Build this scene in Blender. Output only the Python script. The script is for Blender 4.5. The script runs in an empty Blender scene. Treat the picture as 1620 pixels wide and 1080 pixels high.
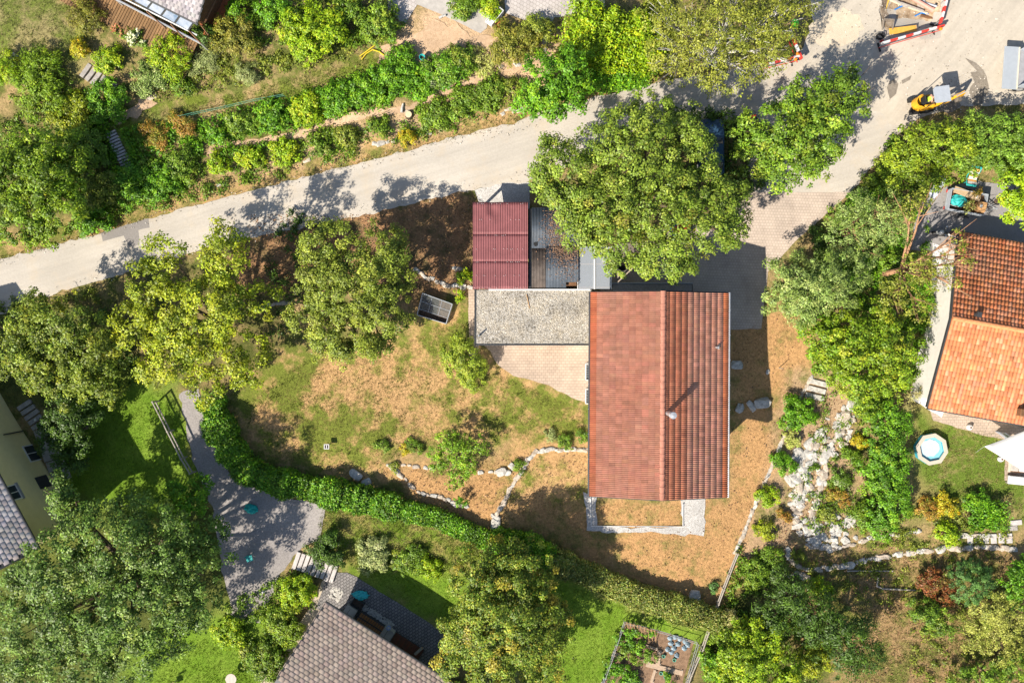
import bpy, bmesh, math, random
import numpy as np
from mathutils import Vector, Matrix, noise as mnoise
from mathutils.geometry import delaunay_2d_cdt

# ------------------------------------------------------------------ camera, sky, sun, exposure
S = bpy.context.scene
COL = S.collection
H = 52.0            # camera height over the garden
PX = 0.045          # metres per photograph pixel at z = 0
cam = bpy.data.cameras.new('camera'); cam_o = bpy.data.objects.new('camera', cam); COL.objects.link(cam_o)
cam_o.location = (0, 0, H); cam_o.rotation_euler = (0, 0, 0)
cam.sensor_width = 36; cam.lens = 36 * H / (1620 * PX); cam.clip_end = 2000; cam.clip_start = 0.5
S.camera = cam_o
SUN_EL = math.radians(40); SD = Vector((0.73, 0.68, 0)).normalized()      # SD: the way shadows fall
w = bpy.data.worlds.new('World'); S.world = w; w.use_nodes = True
sky = w.node_tree.nodes.new('ShaderNodeTexSky'); sky.sky_type = 'NISHITA'; sky.sun_disc = False
sky.sun_elevation = SUN_EL; sky.sun_rotation = math.atan2(-SD.x, -SD.y)
bg = w.node_tree.nodes['Background']; bg.inputs[1].default_value = 0.088
w.node_tree.links.new(sky.outputs[0], bg.inputs[0])
sun = bpy.data.lights.new('sun', 'SUN'); sun_o = bpy.data.objects.new('sun', sun); COL.objects.link(sun_o)
sun.energy = 5.0; sun.angle = math.radians(0.55); sun.color = (1, 0.92, 0.80)
sun_o.rotation_euler = Vector((SD.x * math.cos(SUN_EL), SD.y * math.cos(SUN_EL), -math.sin(SUN_EL))).to_track_quat('-Z', 'Y').to_euler()
S.view_settings.view_transform = 'Standard'; S.view_settings.look = 'None'
S.view_settings.exposure = 0.78; S.view_settings.gamma = 1; S.view_settings.use_curve_mapping = False

RNG = np.random.default_rng(7); R = random.Random(11)

# ------------------------------------------------------------------ terrain
TP = np.array([(600,640,0),(450,600,0),(850,600,0.1),(1040,480,.35),(1040,780,-.5),(930,700,-.1),(800,760,-.3),(700,780,-.4),
 (100,420,1.0),(250,370,1.1),(400,310,1.25),(550,290,1.35),(700,250,1.5),(850,230,1.5),(1000,180,1.6),(1150,140,1.7),(1300,100,1.8),(1450,100,1.9),(1600,100,2.0),(1600,0,2.2),
 (1250,350,.9),(1180,450,.4),(1330,260,1.3),(300,210,2.3),(600,140,2.6),(450,80,3.0),(500,20,3.3),(100,50,3.0),(250,50,3.2),(850,20,3.0),(900,110,2.2),(720,60,3.0),(100,250,1.8),
 (600,850,-.9),(400,820,-.8),(650,930,-1.5),(500,1000,-1.5),(450,900,-1.0),(1000,1030,-1.5),(900,900,-1.0),(800,1000,-1.5),(1200,1000,-1.4),(1400,950,-1.2),(1300,700,-.5),(1200,850,-.8),
 (1500,720,-.3),(1560,560,.1),(1550,450,.4),(1550,340,.9),(1500,230,1.5),(1600,850,-.8),(1580,1020,-1.2),(150,700,-.3),(220,650,-.2),(50,800,-.6),(200,1000,-1.2),(60,600,.1),(300,650,-.2),
 (560,400,.6),(300,480,.5),(700,400,.6),(790,400,.7),(850,480,.2),(1040,350,1.0),(1350,450,.6),(1330,850,-.9)], float)
TX = (TP[:,0]-810)*PX; TY = -(TP[:,1]-540)*PX
def T_np(x, y):
    x = np.asarray(x, float); y = np.asarray(y, float)
    d = (x[...,None]-TX)**2 + (y[...,None]-TY)**2
    k = 1.0/(d+14.0)**2.2
    return (k*TP[:,2]).sum(-1)/k.sum(-1)
_gx = np.arange(-60, 60.01, .25); _gy = np.arange(-50, 50.01, .25)
_TG = np.stack([T_np(_gx, np.full_like(_gx, yy)) for yy in _gy])
def pit(x, y):      # the trench of the road works
    px = x/PX/0.965+810; py = 540-y/PX/0.965
    a = np.clip(np.minimum(np.minimum(px-1396-(py-10)*.1, 1482+(py)*.1-px), np.minimum(py+40, 44-py-(px-1400)*-.06))/12, 0, 1)
    return -0.5*a
def T(x, y):
    x = np.asarray(x, float); y = np.asarray(y, float)
    fx = np.clip((x+60)/.25, 0, len(_gx)-1.001); fy = np.clip((y+50)/.25, 0, len(_gy)-1.001)
    i = fx.astype(int); j = fy.astype(int); u = fx-i; v = fy-j
    z = (_TG[j,i]*(1-u)+_TG[j,i+1]*u)*(1-v)+(_TG[j+1,i]*(1-u)+_TG[j+1,i+1]*u)*v
    return z + pit(x, y)
def P(px, py, z=0.0):                        # pixel of the photograph -> point at height z
    k = PX*(H-z)/H
    return Vector(((px-810)*k, (540-py)*k, z))
def G(px, py, dz=0.0):                       # pixel -> point standing dz over the ground
    z = 0.0
    for _ in range(4):
        p = P(px, py, z); z = float(T(p.x, p.y)) + dz
    return P(px, py, z)
def TV(p): return float(T(p.x, p.y))

# ------------------------------------------------------------------ materials
MATS = {}
def nmat(name):
    m = bpy.data.materials.new(name); m.use_nodes = True; MATS[name] = m
    nt = m.node_tree; return m, nt, nt.nodes['Principled BSDF']
def mat(name, c, rough=.8, noise=0.0, nscale=8.0, metal=0.0, bump=0.0, bscale=30.0, c2=None, spec=.3, stretch=None):
    m, nt, b = nmat(name); L = nt.links.new
    b.inputs['Roughness'].default_value = rough; b.inputs['Metallic'].default_value = metal; b.inputs['Specular IOR Level'].default_value = spec
    b.inputs['Base Color'].default_value = (*c, 1)
    if noise or c2:
        tc = nt.nodes.new('ShaderNodeNewGeometry'); src = tc.outputs['Position']
        if stretch:
            mp = nt.nodes.new('ShaderNodeMapping'); mp.inputs['Scale'].default_value = stretch; L(src, mp.inputs[0]); src = mp.outputs[0]
        n = nt.nodes.new('ShaderNodeTexNoise'); n.inputs['Scale'].default_value = nscale; n.inputs['Detail'].default_value = 6; n.inputs['Roughness'].default_value = .65
        L(src, n.inputs['Vector'])
        r = nt.nodes.new('ShaderNodeValToRGB'); r.color_ramp.elements[0].position = .32; r.color_ramp.elements[1].position = .68
        a = c if c2 else tuple(x*(1-noise) for x in c); d = c2 if c2 else tuple(min(1, x*(1+noise)) for x in c)
        r.color_ramp.elements[0].color = (*a, 1); r.color_ramp.elements[1].color = (*d, 1)
        L(n.outputs[0], r.inputs[0]); L(r.outputs[0], b.inputs['Base Color'])
    if bump:
        tc = nt.nodes.new('ShaderNodeNewGeometry')
        n = nt.nodes.new('ShaderNodeTexNoise'); n.inputs['Scale'].default_value = bscale; n.inputs['Detail'].default_value = 4
        L(tc.outputs['Position'], n.inputs['Vector'])
        bp = nt.nodes.new('ShaderNodeBump'); bp.inputs['Strength'].default_value = min(1, bump); bp.inputs['Distance'].default_value = .05
        L(n.outputs[0], bp.inputs['Height']); L(bp.outputs[0], b.inputs['Normal'])
    return m
def colmat(name, rough=.7, trans=0.0, noise=0.0, nscale=10.0, spec=.25):     # colour comes with the mesh (attribute Col)
    m, nt, b = nmat(name); L = nt.links.new
    a = nt.nodes.new('ShaderNodeAttribute'); a.attribute_name = 'Col'; out = a.outputs['Color']
    if noise:
        g = nt.nodes.new('ShaderNodeNewGeometry'); n = nt.nodes.new('ShaderNodeTexNoise'); n.inputs['Scale'].default_value = nscale; n.inputs['Detail'].default_value = 9; n.inputs['Roughness'].default_value = .72
        L(g.outputs['Position'], n.inputs['Vector'])
        mr = nt.nodes.new('ShaderNodeMapRange'); mr.inputs[1].default_value = .3; mr.inputs[2].default_value = .7; mr.inputs[3].default_value = 1-noise; mr.inputs[4].default_value = 1+noise
        L(n.outputs[0], mr.inputs[0])
        mx = nt.nodes.new('ShaderNodeVectorMath'); mx.operation = 'SCALE'; L(out, mx.inputs[0]); L(mr.outputs[0], mx.inputs['Scale']); out = mx.outputs[0]
    L(out, b.inputs['Base Color']); b.inputs['Roughness'].default_value = rough; b.inputs['Specular IOR Level'].default_value = spec
    if trans:
        t = nt.nodes.new('ShaderNodeBsdfTranslucent'); ms = nt.nodes.new('ShaderNodeMixShader'); ms.inputs[0].default_value = trans
        L(out, t.inputs['Color']); L(b.outputs[0], ms.inputs[1]); L(t.outputs[0], ms.inputs[2]); L(ms.outputs[0], nt.nodes['Material Output'].inputs[0])
    return m
M_leaf = colmat('leaf', .5, .12, 0, spec=.35)
M_tile = colmat('clay_tile', .75, 0, .26, 1.3)
M_stone = mat('pale_stone', (.29,.27,.235), .9, c2=(.62,.59,.53), nscale=5, bump=.6, bscale=12)
M_stone2 = mat('warm_stone', (.30,.245,.185), .9, c2=(.58,.495,.40), nscale=5, bump=.6, bscale=12)
M_bark = mat('bark', (.13,.095,.065), .95, .4, 9, bump=.7)
M_birch = mat('birch_bark', (.5,.48,.44), .9, .35, 7)
M_pine = mat('pine_bark', (.36,.20,.11), .95, .35, 9)
M_greywood = mat('grey_wood', (.36,.32,.27), .9, .25, 10)
M_wood = mat('timber', (.40,.25,.12), .8, .25, 8)
M_darkwood = mat('dark_timber', (.17,.085,.04), .8, .3, 8)
M_deck_ = mat('deck_timber', (.34,.20,.085), .75, .25, 6)
M_wall = mat('white_render', (.70,.68,.64), .9, .08, 3)
M_ywall = mat('yellow_render', (.74,.63,.33), .9, .05, 2)
M_metal = mat('galvanised', (.55,.56,.57), .4, .1, 5, metal=.6)
M_white = mat('white_paint', (.60,.60,.59), .5, .04, 4)
M_dark = mat('dark_metal', (.045,.047,.05), .5, .2, 5)
M_black = mat('black_rubber', (.02,.02,.02), .8)
M_glass = mat('window_glass', (.03,.04,.05), .08, spec=.6)
M_conc = mat('concrete', (.42,.39,.35), .9, .16, 2.5, bump=.2)
M_redroof = mat('red_sheet', (.235,.085,.088), .55, .16, 1.6, spec=.4)
M_greysheet = mat('grey_sheet', (.075,.09,.11), .45, .25, 1.8, spec=.4)
M_brownsheet = mat('brown_sheet', (.10,.08,.068), .6, .35, 2.5)
M_yellow = mat('yellow_paint', (.72,.36,.02), .5, .18, 5)
M_red = mat('red_paint', (.56,.05,.035), .6, .22, 6)
M_orange = mat('orange_plastic', (.85,.22,.02), .4)
M_teal = mat('teal_sheet', (.03,.36,.34), .5, .2, 5)
M_blue = mat('blue_plastic', (.03,.20,.55), .4, .1, 5)
M_lime = mat('lime_vest', (.45,.80,.05), .7, .1, 9)
M_sail = mat('sail_cloth', (.60,.59,.57), .8, .03, 3)
M_greyplate = mat('grey_plate', (.36,.39,.43), .5, .07, 4)
M_soil = mat('dark_soil', (.10,.07,.05), 1, .4, 6, bump=.8)
M_terra = mat('terracotta', (.45,.14,.05), .8, .2, 4)

def brickmat(name, c1, c2, mort, bw, bh, rot=0.0, offset=.5, msize=.012, nz=.2):
    m, nt, b = nmat(name); L = nt.links.new
    g = nt.nodes.new('ShaderNodeNewGeometry'); mp = nt.nodes.new('ShaderNodeMapping'); mp.inputs['Rotation'].default_value[2] = rot
    L(g.outputs['Position'], mp.inputs[0])
    br = nt.nodes.new('ShaderNodeTexBrick'); br.inputs['Scale'].default_value = 1; br.offset = offset
    br.inputs['Brick Width'].default_value = bw; br.inputs['Row Height'].default_value = bh; br.inputs['Mortar Size'].default_value = msize; br.inputs['Mortar Smooth'].default_value = .3
    br.inputs['Color1'].default_value = (*c1,1); br.inputs['Color2'].default_value = (*c2,1); br.inputs['Mortar'].default_value = (*mort,1)
    L(mp.outputs[0], br.inputs['Vector'])
    n = nt.nodes.new('ShaderNodeTexNoise'); n.inputs['Scale'].default_value = .7; n.inputs['Detail'].default_value = 8; n.inputs['Roughness'].default_value = .7; L(g.outputs['Position'], n.inputs['Vector'])
    mr = nt.nodes.new('ShaderNodeMapRange'); mr.inputs[1].default_value = .3; mr.inputs[2].default_value = .7; mr.inputs[3].default_value = 1-nz; mr.inputs[4].default_value = 1+nz; L(n.outputs[0], mr.inputs[0])
    s = nt.nodes.new('ShaderNodeVectorMath'); s.operation = 'SCALE'; L(br.outputs['Color'], s.inputs[0]); L(mr.outputs[0], s.inputs['Scale']); L(s.outputs[0], b.inputs['Base Color'])
    bp = nt.nodes.new('ShaderNodeBump'); bp.invert = True; bp.inputs['Distance'].default_value = .01; bp.inputs['Strength'].default_value = .6; L(br.outputs['Fac'], bp.inputs['Height']); L(bp.outputs[0], b.inputs['Normal'])
    b.inputs['Roughness'].default_value = .9
    return m
M_pave = brickmat('block_paving', (.47,.385,.315), (.43,.35,.285), (.31,.25,.20), .20, .20, .04)
M_pave2 = brickmat('court_paving', (.45,.35,.27), (.40,.31,.24), (.25,.20,.15), .28, .20, 0.0)
M_hex = brickmat('path_paving', (.46,.42,.39), (.42,.38,.35), (.28,.25,.22), .24, .24, .5)
M_cobble = brickmat('terrace_cobble', (.26,.24,.23), (.18,.17,.165), (.08,.075,.07), .26, .2, -.57, msize=.025)

def gravelmat(name, c1, c2, scale, fine=60, bump=.3, big=.25, bigs=.18, c3=None, streak=None):
    m, nt, b = nmat(name); L = nt.links.new; N = nt.nodes.new
    g = N('ShaderNodeNewGeometry')
    n = N('ShaderNodeTexNoise'); n.inputs['Scale'].default_value = scale; n.inputs['Detail'].default_value = 8; n.inputs['Roughness'].default_value = .75; L(g.outputs['Position'], n.inputs['Vector'])
    r = N('ShaderNodeValToRGB'); r.color_ramp.elements[0].position = .36; r.color_ramp.elements[1].position = .64
    r.color_ramp.elements[0].color = (*c1,1); r.color_ramp.elements[1].color = (*c2,1); L(n.outputs[0], r.inputs[0])
    n2 = N('ShaderNodeTexNoise'); n2.inputs['Scale'].default_value = bigs; n2.inputs['Detail'].default_value = 5; L(g.outputs['Position'], n2.inputs['Vector'])
    mr = N('ShaderNodeMapRange'); mr.inputs[1].default_value = .3; mr.inputs[2].default_value = .7; mr.inputs[3].default_value = 1-big; mr.inputs[4].default_value = 1+big; L(n2.outputs[0], mr.inputs[0])
    s = N('ShaderNodeVectorMath'); s.operation = 'SCALE'; L(r.outputs[0], s.inputs[0]); L(mr.outputs[0], s.inputs['Scale']); out = s.outputs[0]
    if c3:
        n3 = N('ShaderNodeTexNoise'); n3.inputs['Scale'].default_value = bigs*2.3; n3.inputs['Detail'].default_value = 9; n3.inputs['Roughness'].default_value = .7; L(g.outputs['Position'], n3.inputs['Vector'])
        r3 = N('ShaderNodeValToRGB'); r3.color_ramp.elements[0].position = .5; r3.color_ramp.elements[1].position = .68; L(n3.outputs[0], r3.inputs[0])
        mx = N('ShaderNodeMixRGB'); L(r3.outputs[0], mx.inputs[0]); L(out, mx.inputs[1]); mx.inputs[2].default_value = (*c3,1); out = mx.outputs[0]
    if streak is not None:
        mp = N('ShaderNodeMapping'); mp.vector_type = 'TEXTURE'; mp.inputs['Rotation'].default_value[2] = streak; mp.inputs['Scale'].default_value = (9,.55,1); L(g.outputs['Position'], mp.inputs[0])
        n4 = N('ShaderNodeTexNoise'); n4.inputs['Scale'].default_value = 1; n4.inputs['Detail'].default_value = 7; n4.inputs['Roughness'].default_value = .7; L(mp.outputs[0], n4.inputs['Vector'])
        m4 = N('ShaderNodeMapRange'); m4.inputs[1].default_value = .32; m4.inputs[2].default_value = .68; m4.inputs[3].default_value = .90; m4.inputs[4].default_value = 1.08; L(n4.outputs[0], m4.inputs[0])
        s4 = N('ShaderNodeVectorMath'); s4.operation = 'SCALE'; L(out, s4.inputs[0]); L(m4.outputs[0], s4.inputs['Scale']); out = s4.outputs[0]
    L(out, b.inputs['Base Color']); b.inputs['Roughness'].default_value = .95; b.inputs['Specular IOR Level'].default_value = .15
    nb = N('ShaderNodeTexNoise'); nb.inputs['Scale'].default_value = fine; nb.inputs['Detail'].default_value = 3; L(g.outputs['Position'], nb.inputs['Vector'])
    bp = N('ShaderNodeBump'); bp.inputs['Strength'].default_value = bump; bp.inputs['Distance'].default_value = .03; L(nb.outputs[0], bp.inputs['Height']); L(bp.outputs[0], b.inputs['Normal'])
    return m
M_road = gravelmat('gravel_road', (.41,.37,.315), (.475,.435,.375), 9, 40, .3, .08, .25, c3=(.46,.395,.31), streak=math.radians(17))
M_yard = gravelmat('yard_gravel', (.22,.20,.19), (.36,.33,.31), 9, 25, .5, .12, .2)
M_patch = gravelmat('asphalt_patch', (.22,.20,.185), (.27,.25,.23), 12, 40, .3, .08, .5)
M_damp = gravelmat('damp_soil', (.17,.145,.115), (.27,.235,.19), 6, 30, .5, .15, .6)
M_sand = gravelmat('sand', (.50,.42,.31), (.58,.49,.37), 4, 20, .4, .1, .3)
M_plaza = gravelmat('sandy_square', (.44,.39,.315), (.50,.445,.365), 5, 30, .35, .08, .22, c3=(.41,.365,.30), streak=math.radians(52))
M_trench = gravelmat('trench_soil', (.22,.15,.09), (.50,.39,.27), 2.2, 14, .8, .2, .5)
M_wgravel = gravelmat('white_gravel', (.22,.205,.185), (.62,.60,.57), 14, 14, .8, .15, .6)
M_rgravel = gravelmat('roof_gravel', (.26,.24,.205), (.52,.49,.44), 9, 11, .7, .12, .5, c3=(.38,.33,.25))
M_asph = gravelmat('asphalt_yard', (.24,.225,.22), (.30,.285,.275), 8, 40, .3, .1, .3)
M_wpave = gravelmat('white_slabs', (.60,.585,.56), (.68,.665,.64), 3, 30, .2, .08, .5)

# ------------------------------------------------------------------ mesh helpers
def tag(o, label=None, cat=None, group=None, kind=None):
    if label: o['label'] = label
    if cat: o['category'] = cat
    if group: o['group'] = group
    if kind: o['kind'] = kind
    return o
def thing(name, label, cat, loc=(0,0,0), rotz=0.0, group=None):
    o = bpy.data.objects.new(name, None); COL.objects.link(o); o.empty_display_size = .2
    o.location = loc; o.rotation_euler = (0,0,rotz)
    return tag(o, label, cat, group)
def link(name, me, parent=None, m=None):
    o = bpy.data.objects.new(name, me); COL.objects.link(o)
    if parent is not None: o.parent = parent
    if m is not None and not me.materials: me.materials.append(m)
    return o
class MB:
    def __init__(s): s.v = []; s.f = []
    def add(s, vs, fs):
        n = len(s.v); s.v += [tuple(v) for v in vs]; s.f += [tuple(i+n for i in f) for f in fs]; return s
    def box(s, c, d, rz=0.0, bev=0.0, M=None):
        x,y,z = (k/2 for k in d); co, si = math.cos(rz), math.sin(rz)
        if bev <= 0:
            vs = [(a*x,b*y,e*z) for e in (-1,1) for a,b in ((-1,-1),(1,-1),(1,1),(-1,1))]
            fs = [(3,2,1,0),(4,5,6,7),(0,1,5,4),(1,2,6,5),(2,3,7,6),(3,0,4,7)]
        else:
            e = min(bev, x*.9, y*.9, z*.9); ring = []
            o8 = [(x,y-e),(x-e,y),(-x+e,y),(-x,y-e),(-x,-y+e),(-x+e,-y),(x-e,-y),(x,-y+e)]
            i8 = [(x-e,y-2*e),(x-2*e,y-e),(-x+2*e,y-e),(-x+e,y-2*e),(-x+e,-y+2*e),(-x+2*e,-y+e),(x-2*e,-y+e),(x-e,-y+2*e)]
            vs = [(a,b,-z) for a,b in o8]+[(a,b,z-e) for a,b in o8]+[(a,b,z) for a,b in i8]
            fs = [tuple(range(7,-1,-1)), tuple(range(16,24))]
            for k in range(8):
                j = (k+1)%8; fs += [(k,j,8+j,8+k),(8+k,8+j,16+j,16+k)]
        out = []
        for (a,b,e) in vs:
            p = Vector((a*co-b*si+c[0], a*si+b*co+c[1], e+c[2]))
            out.append(M @ p if M else p)
        return s.add(out, fs)
    def tube(s, pts, rad, n=8, cap=True):
        pts = [Vector(p) for p in pts]
        if not hasattr(rad, '__len__'): rad = [rad]*len(pts)
        vs = []; fs = []
        for i, p in enumerate(pts):
            d = (pts[min(i+1,len(pts)-1)]-pts[max(i-1,0)])
            d = d.normalized() if d.length > 1e-9 else Vector((0,0,1))
            a = d.cross(Vector((0,0,1)) if abs(d.z) < .9 else Vector((1,0,0))).normalized(); b = d.cross(a)
            for k in range(n):
                t = 2*math.pi*k/n; vs.append(p+(a*math.cos(t)+b*math.sin(t))*rad[i])
        for i in range(len(pts)-1):
            for k in range(n):
                j = (k+1)%n; fs.append((i*n+k, i*n+j, (i+1)*n+j, (i+1)*n+k))
        if cap: fs += [tuple(range(n-1,-1,-1)), tuple(range((len(pts)-1)*n, len(pts)*n))]
        return s.add(vs, fs)
    def prism(s, poly, z0, z1):       # poly counter-clockwise [(x,y)], z scalar or list
        n = len(poly); z0 = z0 if hasattr(z0,'__len__') else [z0]*n; z1 = z1 if hasattr(z1,'__len__') else [z1]*n
        vs = [(p[0],p[1],z0[i]) for i,p in enumerate(poly)]+[(p[0],p[1],z1[i]) for i,p in enumerate(poly)]
        return s.add(vs, [tuple(range(n-1,-1,-1)), tuple(range(n,2*n))]+[(i,(i+1)%n,n+(i+1)%n,n+i) for i in range(n)])
    def lathe(s, prof, n=16, c=(0,0,0), sx=1, sy=1):
        vs = [(c[0]+r*math.cos(2*math.pi*k/n)*sx, c[1]+r*math.sin(2*math.pi*k/n)*sy, c[2]+z) for r,z in prof for k in range(n)]
        fs = [(i*n+k, i*n+(k+1)%n, (i+1)*n+(k+1)%n, (i+1)*n+k) for i in range(len(prof)-1) for k in range(n)]
        return s.add(vs, fs)
    def mesh(s, name, m=None, smooth=False):
        me = bpy.data.meshes.new(name); me.from_pydata(s.v, [], s.f); me.update()
        if m: me.materials.append(m)
        if smooth: me.polygons.foreach_set('use_smooth', [True]*len(me.polygons))
        return me
    def build(s, name, m, parent=None, world=False, smooth=False):
        if world and parent is not None:
            root = parent
            while root.parent: root = root.parent
            inv = (Matrix.Translation(root.location) @ root.rotation_euler.to_matrix().to_4x4()).inverted()
            s.v = [tuple(inv @ Vector(v)) for v in s.v]
        return link(name, s.mesh(name, m, smooth), parent)
def npmesh(name, V, F, m=None, col=None, smooth=False):      # V (n,3), F (k,q)
    me = bpy.data.meshes.new(name); V = np.ascontiguousarray(V, np.float32); F = np.ascontiguousarray(F, np.int32); q = F.shape[1]
    me.vertices.add(len(V)); me.vertices.foreach_set('co', V.ravel())
    me.loops.add(F.size); me.loops.foreach_set('vertex_index', F.ravel())
    me.polygons.add(len(F)); me.polygons.foreach_set('loop_start', np.arange(0, F.size, q, dtype=np.int32)); me.polygons.foreach_set('loop_total', np.full(len(F), q, np.int32))
    me.update(calc_edges=True)
    if col is not None:
        a = me.attributes.new('Col', 'FLOAT_COLOR', 'POINT'); c = np.ones((len(V),4), np.float32); c[:,:3] = col; a.data.foreach_set('color', c.ravel())
    if smooth: me.polygons.foreach_set('use_smooth', np.ones(len(F), bool))
    if m: me.materials.append(m)
    return me
def in_poly(x, y, poly):
    x = np.asarray(x); y = np.asarray(y); r = np.zeros(x.shape, bool); n = len(poly)
    for i in range(n):
        x1,y1 = poly[i][:2]; x2,y2 = poly[(i+1)%n][:2]
        if y1 == y2: continue
        c = ((y1 > y) != (y2 > y)) & (x < (x2-x1)*(y-y1)/(y2-y1)+x1); r ^= c
    return r
def poly_dist(x, y, poly):
    d = np.full(np.shape(x), 1e9); n = len(poly)
    for i in range(n):
        x1,y1 = poly[i][:2]; x2,y2 = poly[(i+1)%n][:2]; dx,dy = x2-x1,y2-y1; l = dx*dx+dy*dy+1e-12
        t = np.clip(((x-x1)*dx+(y-y1)*dy)/l, 0, 1); d = np.minimum(d, np.hypot(x-x1-t*dx, y-y1-t*dy))
    return np.where(in_poly(x, y, poly), d, -d)
def gpoly(pp): return [tuple(G(*p)[:2]) for p in pp]
def sheet(name, pp, m, off=.03, step=.7, jit=.06, kind='structure', world=None):
    poly = world or gpoly(pp); B = []; n = len(poly)
    for i in range(n):
        a = Vector(poly[i]); b = Vector(poly[(i+1)%n]); k = max(1, int((b-a).length/.35))
        for j in range(k):
            p = a.lerp(b, j/k)
            if jit: p += Vector((mnoise.noise(Vector((p.x*1.7,p.y*1.7,3))), mnoise.noise(Vector((p.x*1.7,p.y*1.7,9)))))*jit*2
            B.append(p)
    X = [p.x for p in B]; Y = [p.y for p in B]
    gx, gy = np.meshgrid(np.arange(min(X)+.2, max(X), step), np.arange(min(Y)+.2, max(Y), step))
    gx = gx.ravel()+RNG.uniform(-.1,.1,gx.size); gy = gy.ravel()+RNG.uniform(-.1,.1,gy.size)
    k = poly_dist(gx, gy, [(p.x,p.y) for p in B]) > .2
    pts = B+[Vector((a,b)) for a,b in zip(gx[k],gy[k])]; nb = len(B)
    r = delaunay_2d_cdt(pts, [(i,(i+1)%nb) for i in range(nb)], [], 1, 1e-5)
    xy = np.array([tuple(v) for v in r[0]]); z = T(xy[:,0], xy[:,1])+off
    F = [f if (r[0][f[1]]-r[0][f[0]]).cross(r[0][f[2]]-r[0][f[0]]) > 0 else f[::-1] for f in r[2]]
    me = npmesh(name, np.c_[xy, z], np.array(F), m, smooth=True)
    return tag(link(name, me), kind=kind)

# ------------------------------------------------------------------ foliage helpers
LEAFK = 1.58
def leaf_mesh(name, pos, nrm, size, col, aspect=.6, tdir=None, m=None, fold=.18):
    if m is None: col = np.minimum(col*LEAFK*np.array([.92,1.0,.43]), np.maximum(col,.52))
    n = len(pos); nrm = nrm/np.linalg.norm(nrm, axis=1, keepdims=True)
    t = RNG.normal(size=(n,3)) if tdir is None else tdir
    t = t-(t*nrm).sum(1,keepdims=True)*nrm; t /= np.linalg.norm(t, axis=1, keepdims=True)+1e-9
    b = np.cross(nrm, t); L = size[:,None]*.5; Wd = L*aspect
    V = np.empty((n,4,3)); V[:,0] = pos-t*L; V[:,1] = pos+b*Wd-t*L*.15+nrm*L*fold; V[:,2] = pos+t*L-nrm*L*.15; V[:,3] = pos-b*Wd-t*L*.15+nrm*L*fold
    F = np.arange(4*n).reshape(n,4); C = np.repeat(col[:,None,:], 4, 1).reshape(-1,3)
    return npmesh(name, V.reshape(-1,3), F, m or M_leaf, C)
def pick(pal, n):
    c = np.array([p[:3] for p in pal]); wt = np.array([p[3] if len(p) > 3 else 1 for p in pal], float)
    return c[RNG.choice(len(c), n, p=wt/wt.sum())]
PAL = dict(
 yellowgreen=[(.21,.23,.018,3),(.145,.175,.018,3),(.27,.255,.025,1.5),(.085,.12,.018,1.2)],
 olive=[(.150,.170,.038,3),(.105,.130,.030,3),(.22,.225,.062,1.6),(.06,.085,.02,1)],
 green=[(.095,.155,.022,3),(.065,.115,.018,3),(.150,.205,.035,1.5),(.17,.175,.04,.6)],
 oak=[(.125,.165,.035,3),(.085,.125,.024,3),(.20,.23,.065,1.4),(.25,.20,.06,.25)],
 ash=[(.085,.135,.038,3),(.060,.105,.028,3),(.135,.185,.065,1.6),(.19,.21,.075,.4)],
 lime=[(.20,.29,.014,3),(.135,.215,.012,2.5),(.285,.33,.02,1.2)],
 vivid=[(.085,.19,.014,3),(.055,.13,.012,3),(.16,.26,.018,1.5)],
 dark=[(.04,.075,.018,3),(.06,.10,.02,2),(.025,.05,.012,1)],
 laurel=[(.075,.165,.014,3),(.045,.105,.012,2.5),(.13,.235,.022,1.6),(.20,.25,.03,.3)],
 birch=[(.165,.165,.042,3),(.115,.125,.028,3),(.225,.21,.065,1.4),(.08,.10,.02,1)],
 fleck=[(.115,.15,.028,3),(.075,.115,.022,3),(.17,.195,.04,1.2),(.36,.24,.06,.9)],
 bluegreen=[(.17,.215,.125,3),(.12,.165,.08,3),(.23,.255,.15,1.5),(.11,.15,.04,1.4)],
 bluedark=[(.05,.11,.05,3),(.075,.14,.07,2),(.10,.18,.085,1.2)],
 silver=[(.23,.25,.19,3),(.16,.18,.12,3),(.30,.31,.26,1)],
 cream=[(.36,.34,.20,3),(.28,.28,.13,2),(.18,.22,.06,1.5)],
 gold=[(.42,.25,.02,2),(.32,.24,.02,2),(.16,.20,.02,1)],
 rust=[(.30,.13,.05,2),(.22,.13,.05,2),(.14,.16,.03,2)],
 red=[(.17,.04,.03,2),(.13,.05,.035,2),(.10,.085,.03,1.4)],
 hedge2=[(.14,.16,.055,3),(.20,.17,.075,2),(.11,.14,.05,3),(.30,.28,.20,.6)],
 brownish=[(.16,.145,.04,3),(.115,.12,.03,3),(.21,.165,.06,1.3)],
 blade=[(.13,.20,.02,3),(.20,.22,.03,2),(.09,.15,.02,2)],
 straw=[(.30,.25,.19,2),(.22,.18,.13,2),(.38,.33,.26,1)],
 cabbage=[(.22,.30,.36,3),(.15,.22,.25,2),(.33,.40,.45,1.3)],
 white=[(.75,.75,.70,3),(.6,.62,.5,1)], pink=[(.55,.12,.14,2),(.5,.2,.2,1)])
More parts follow.
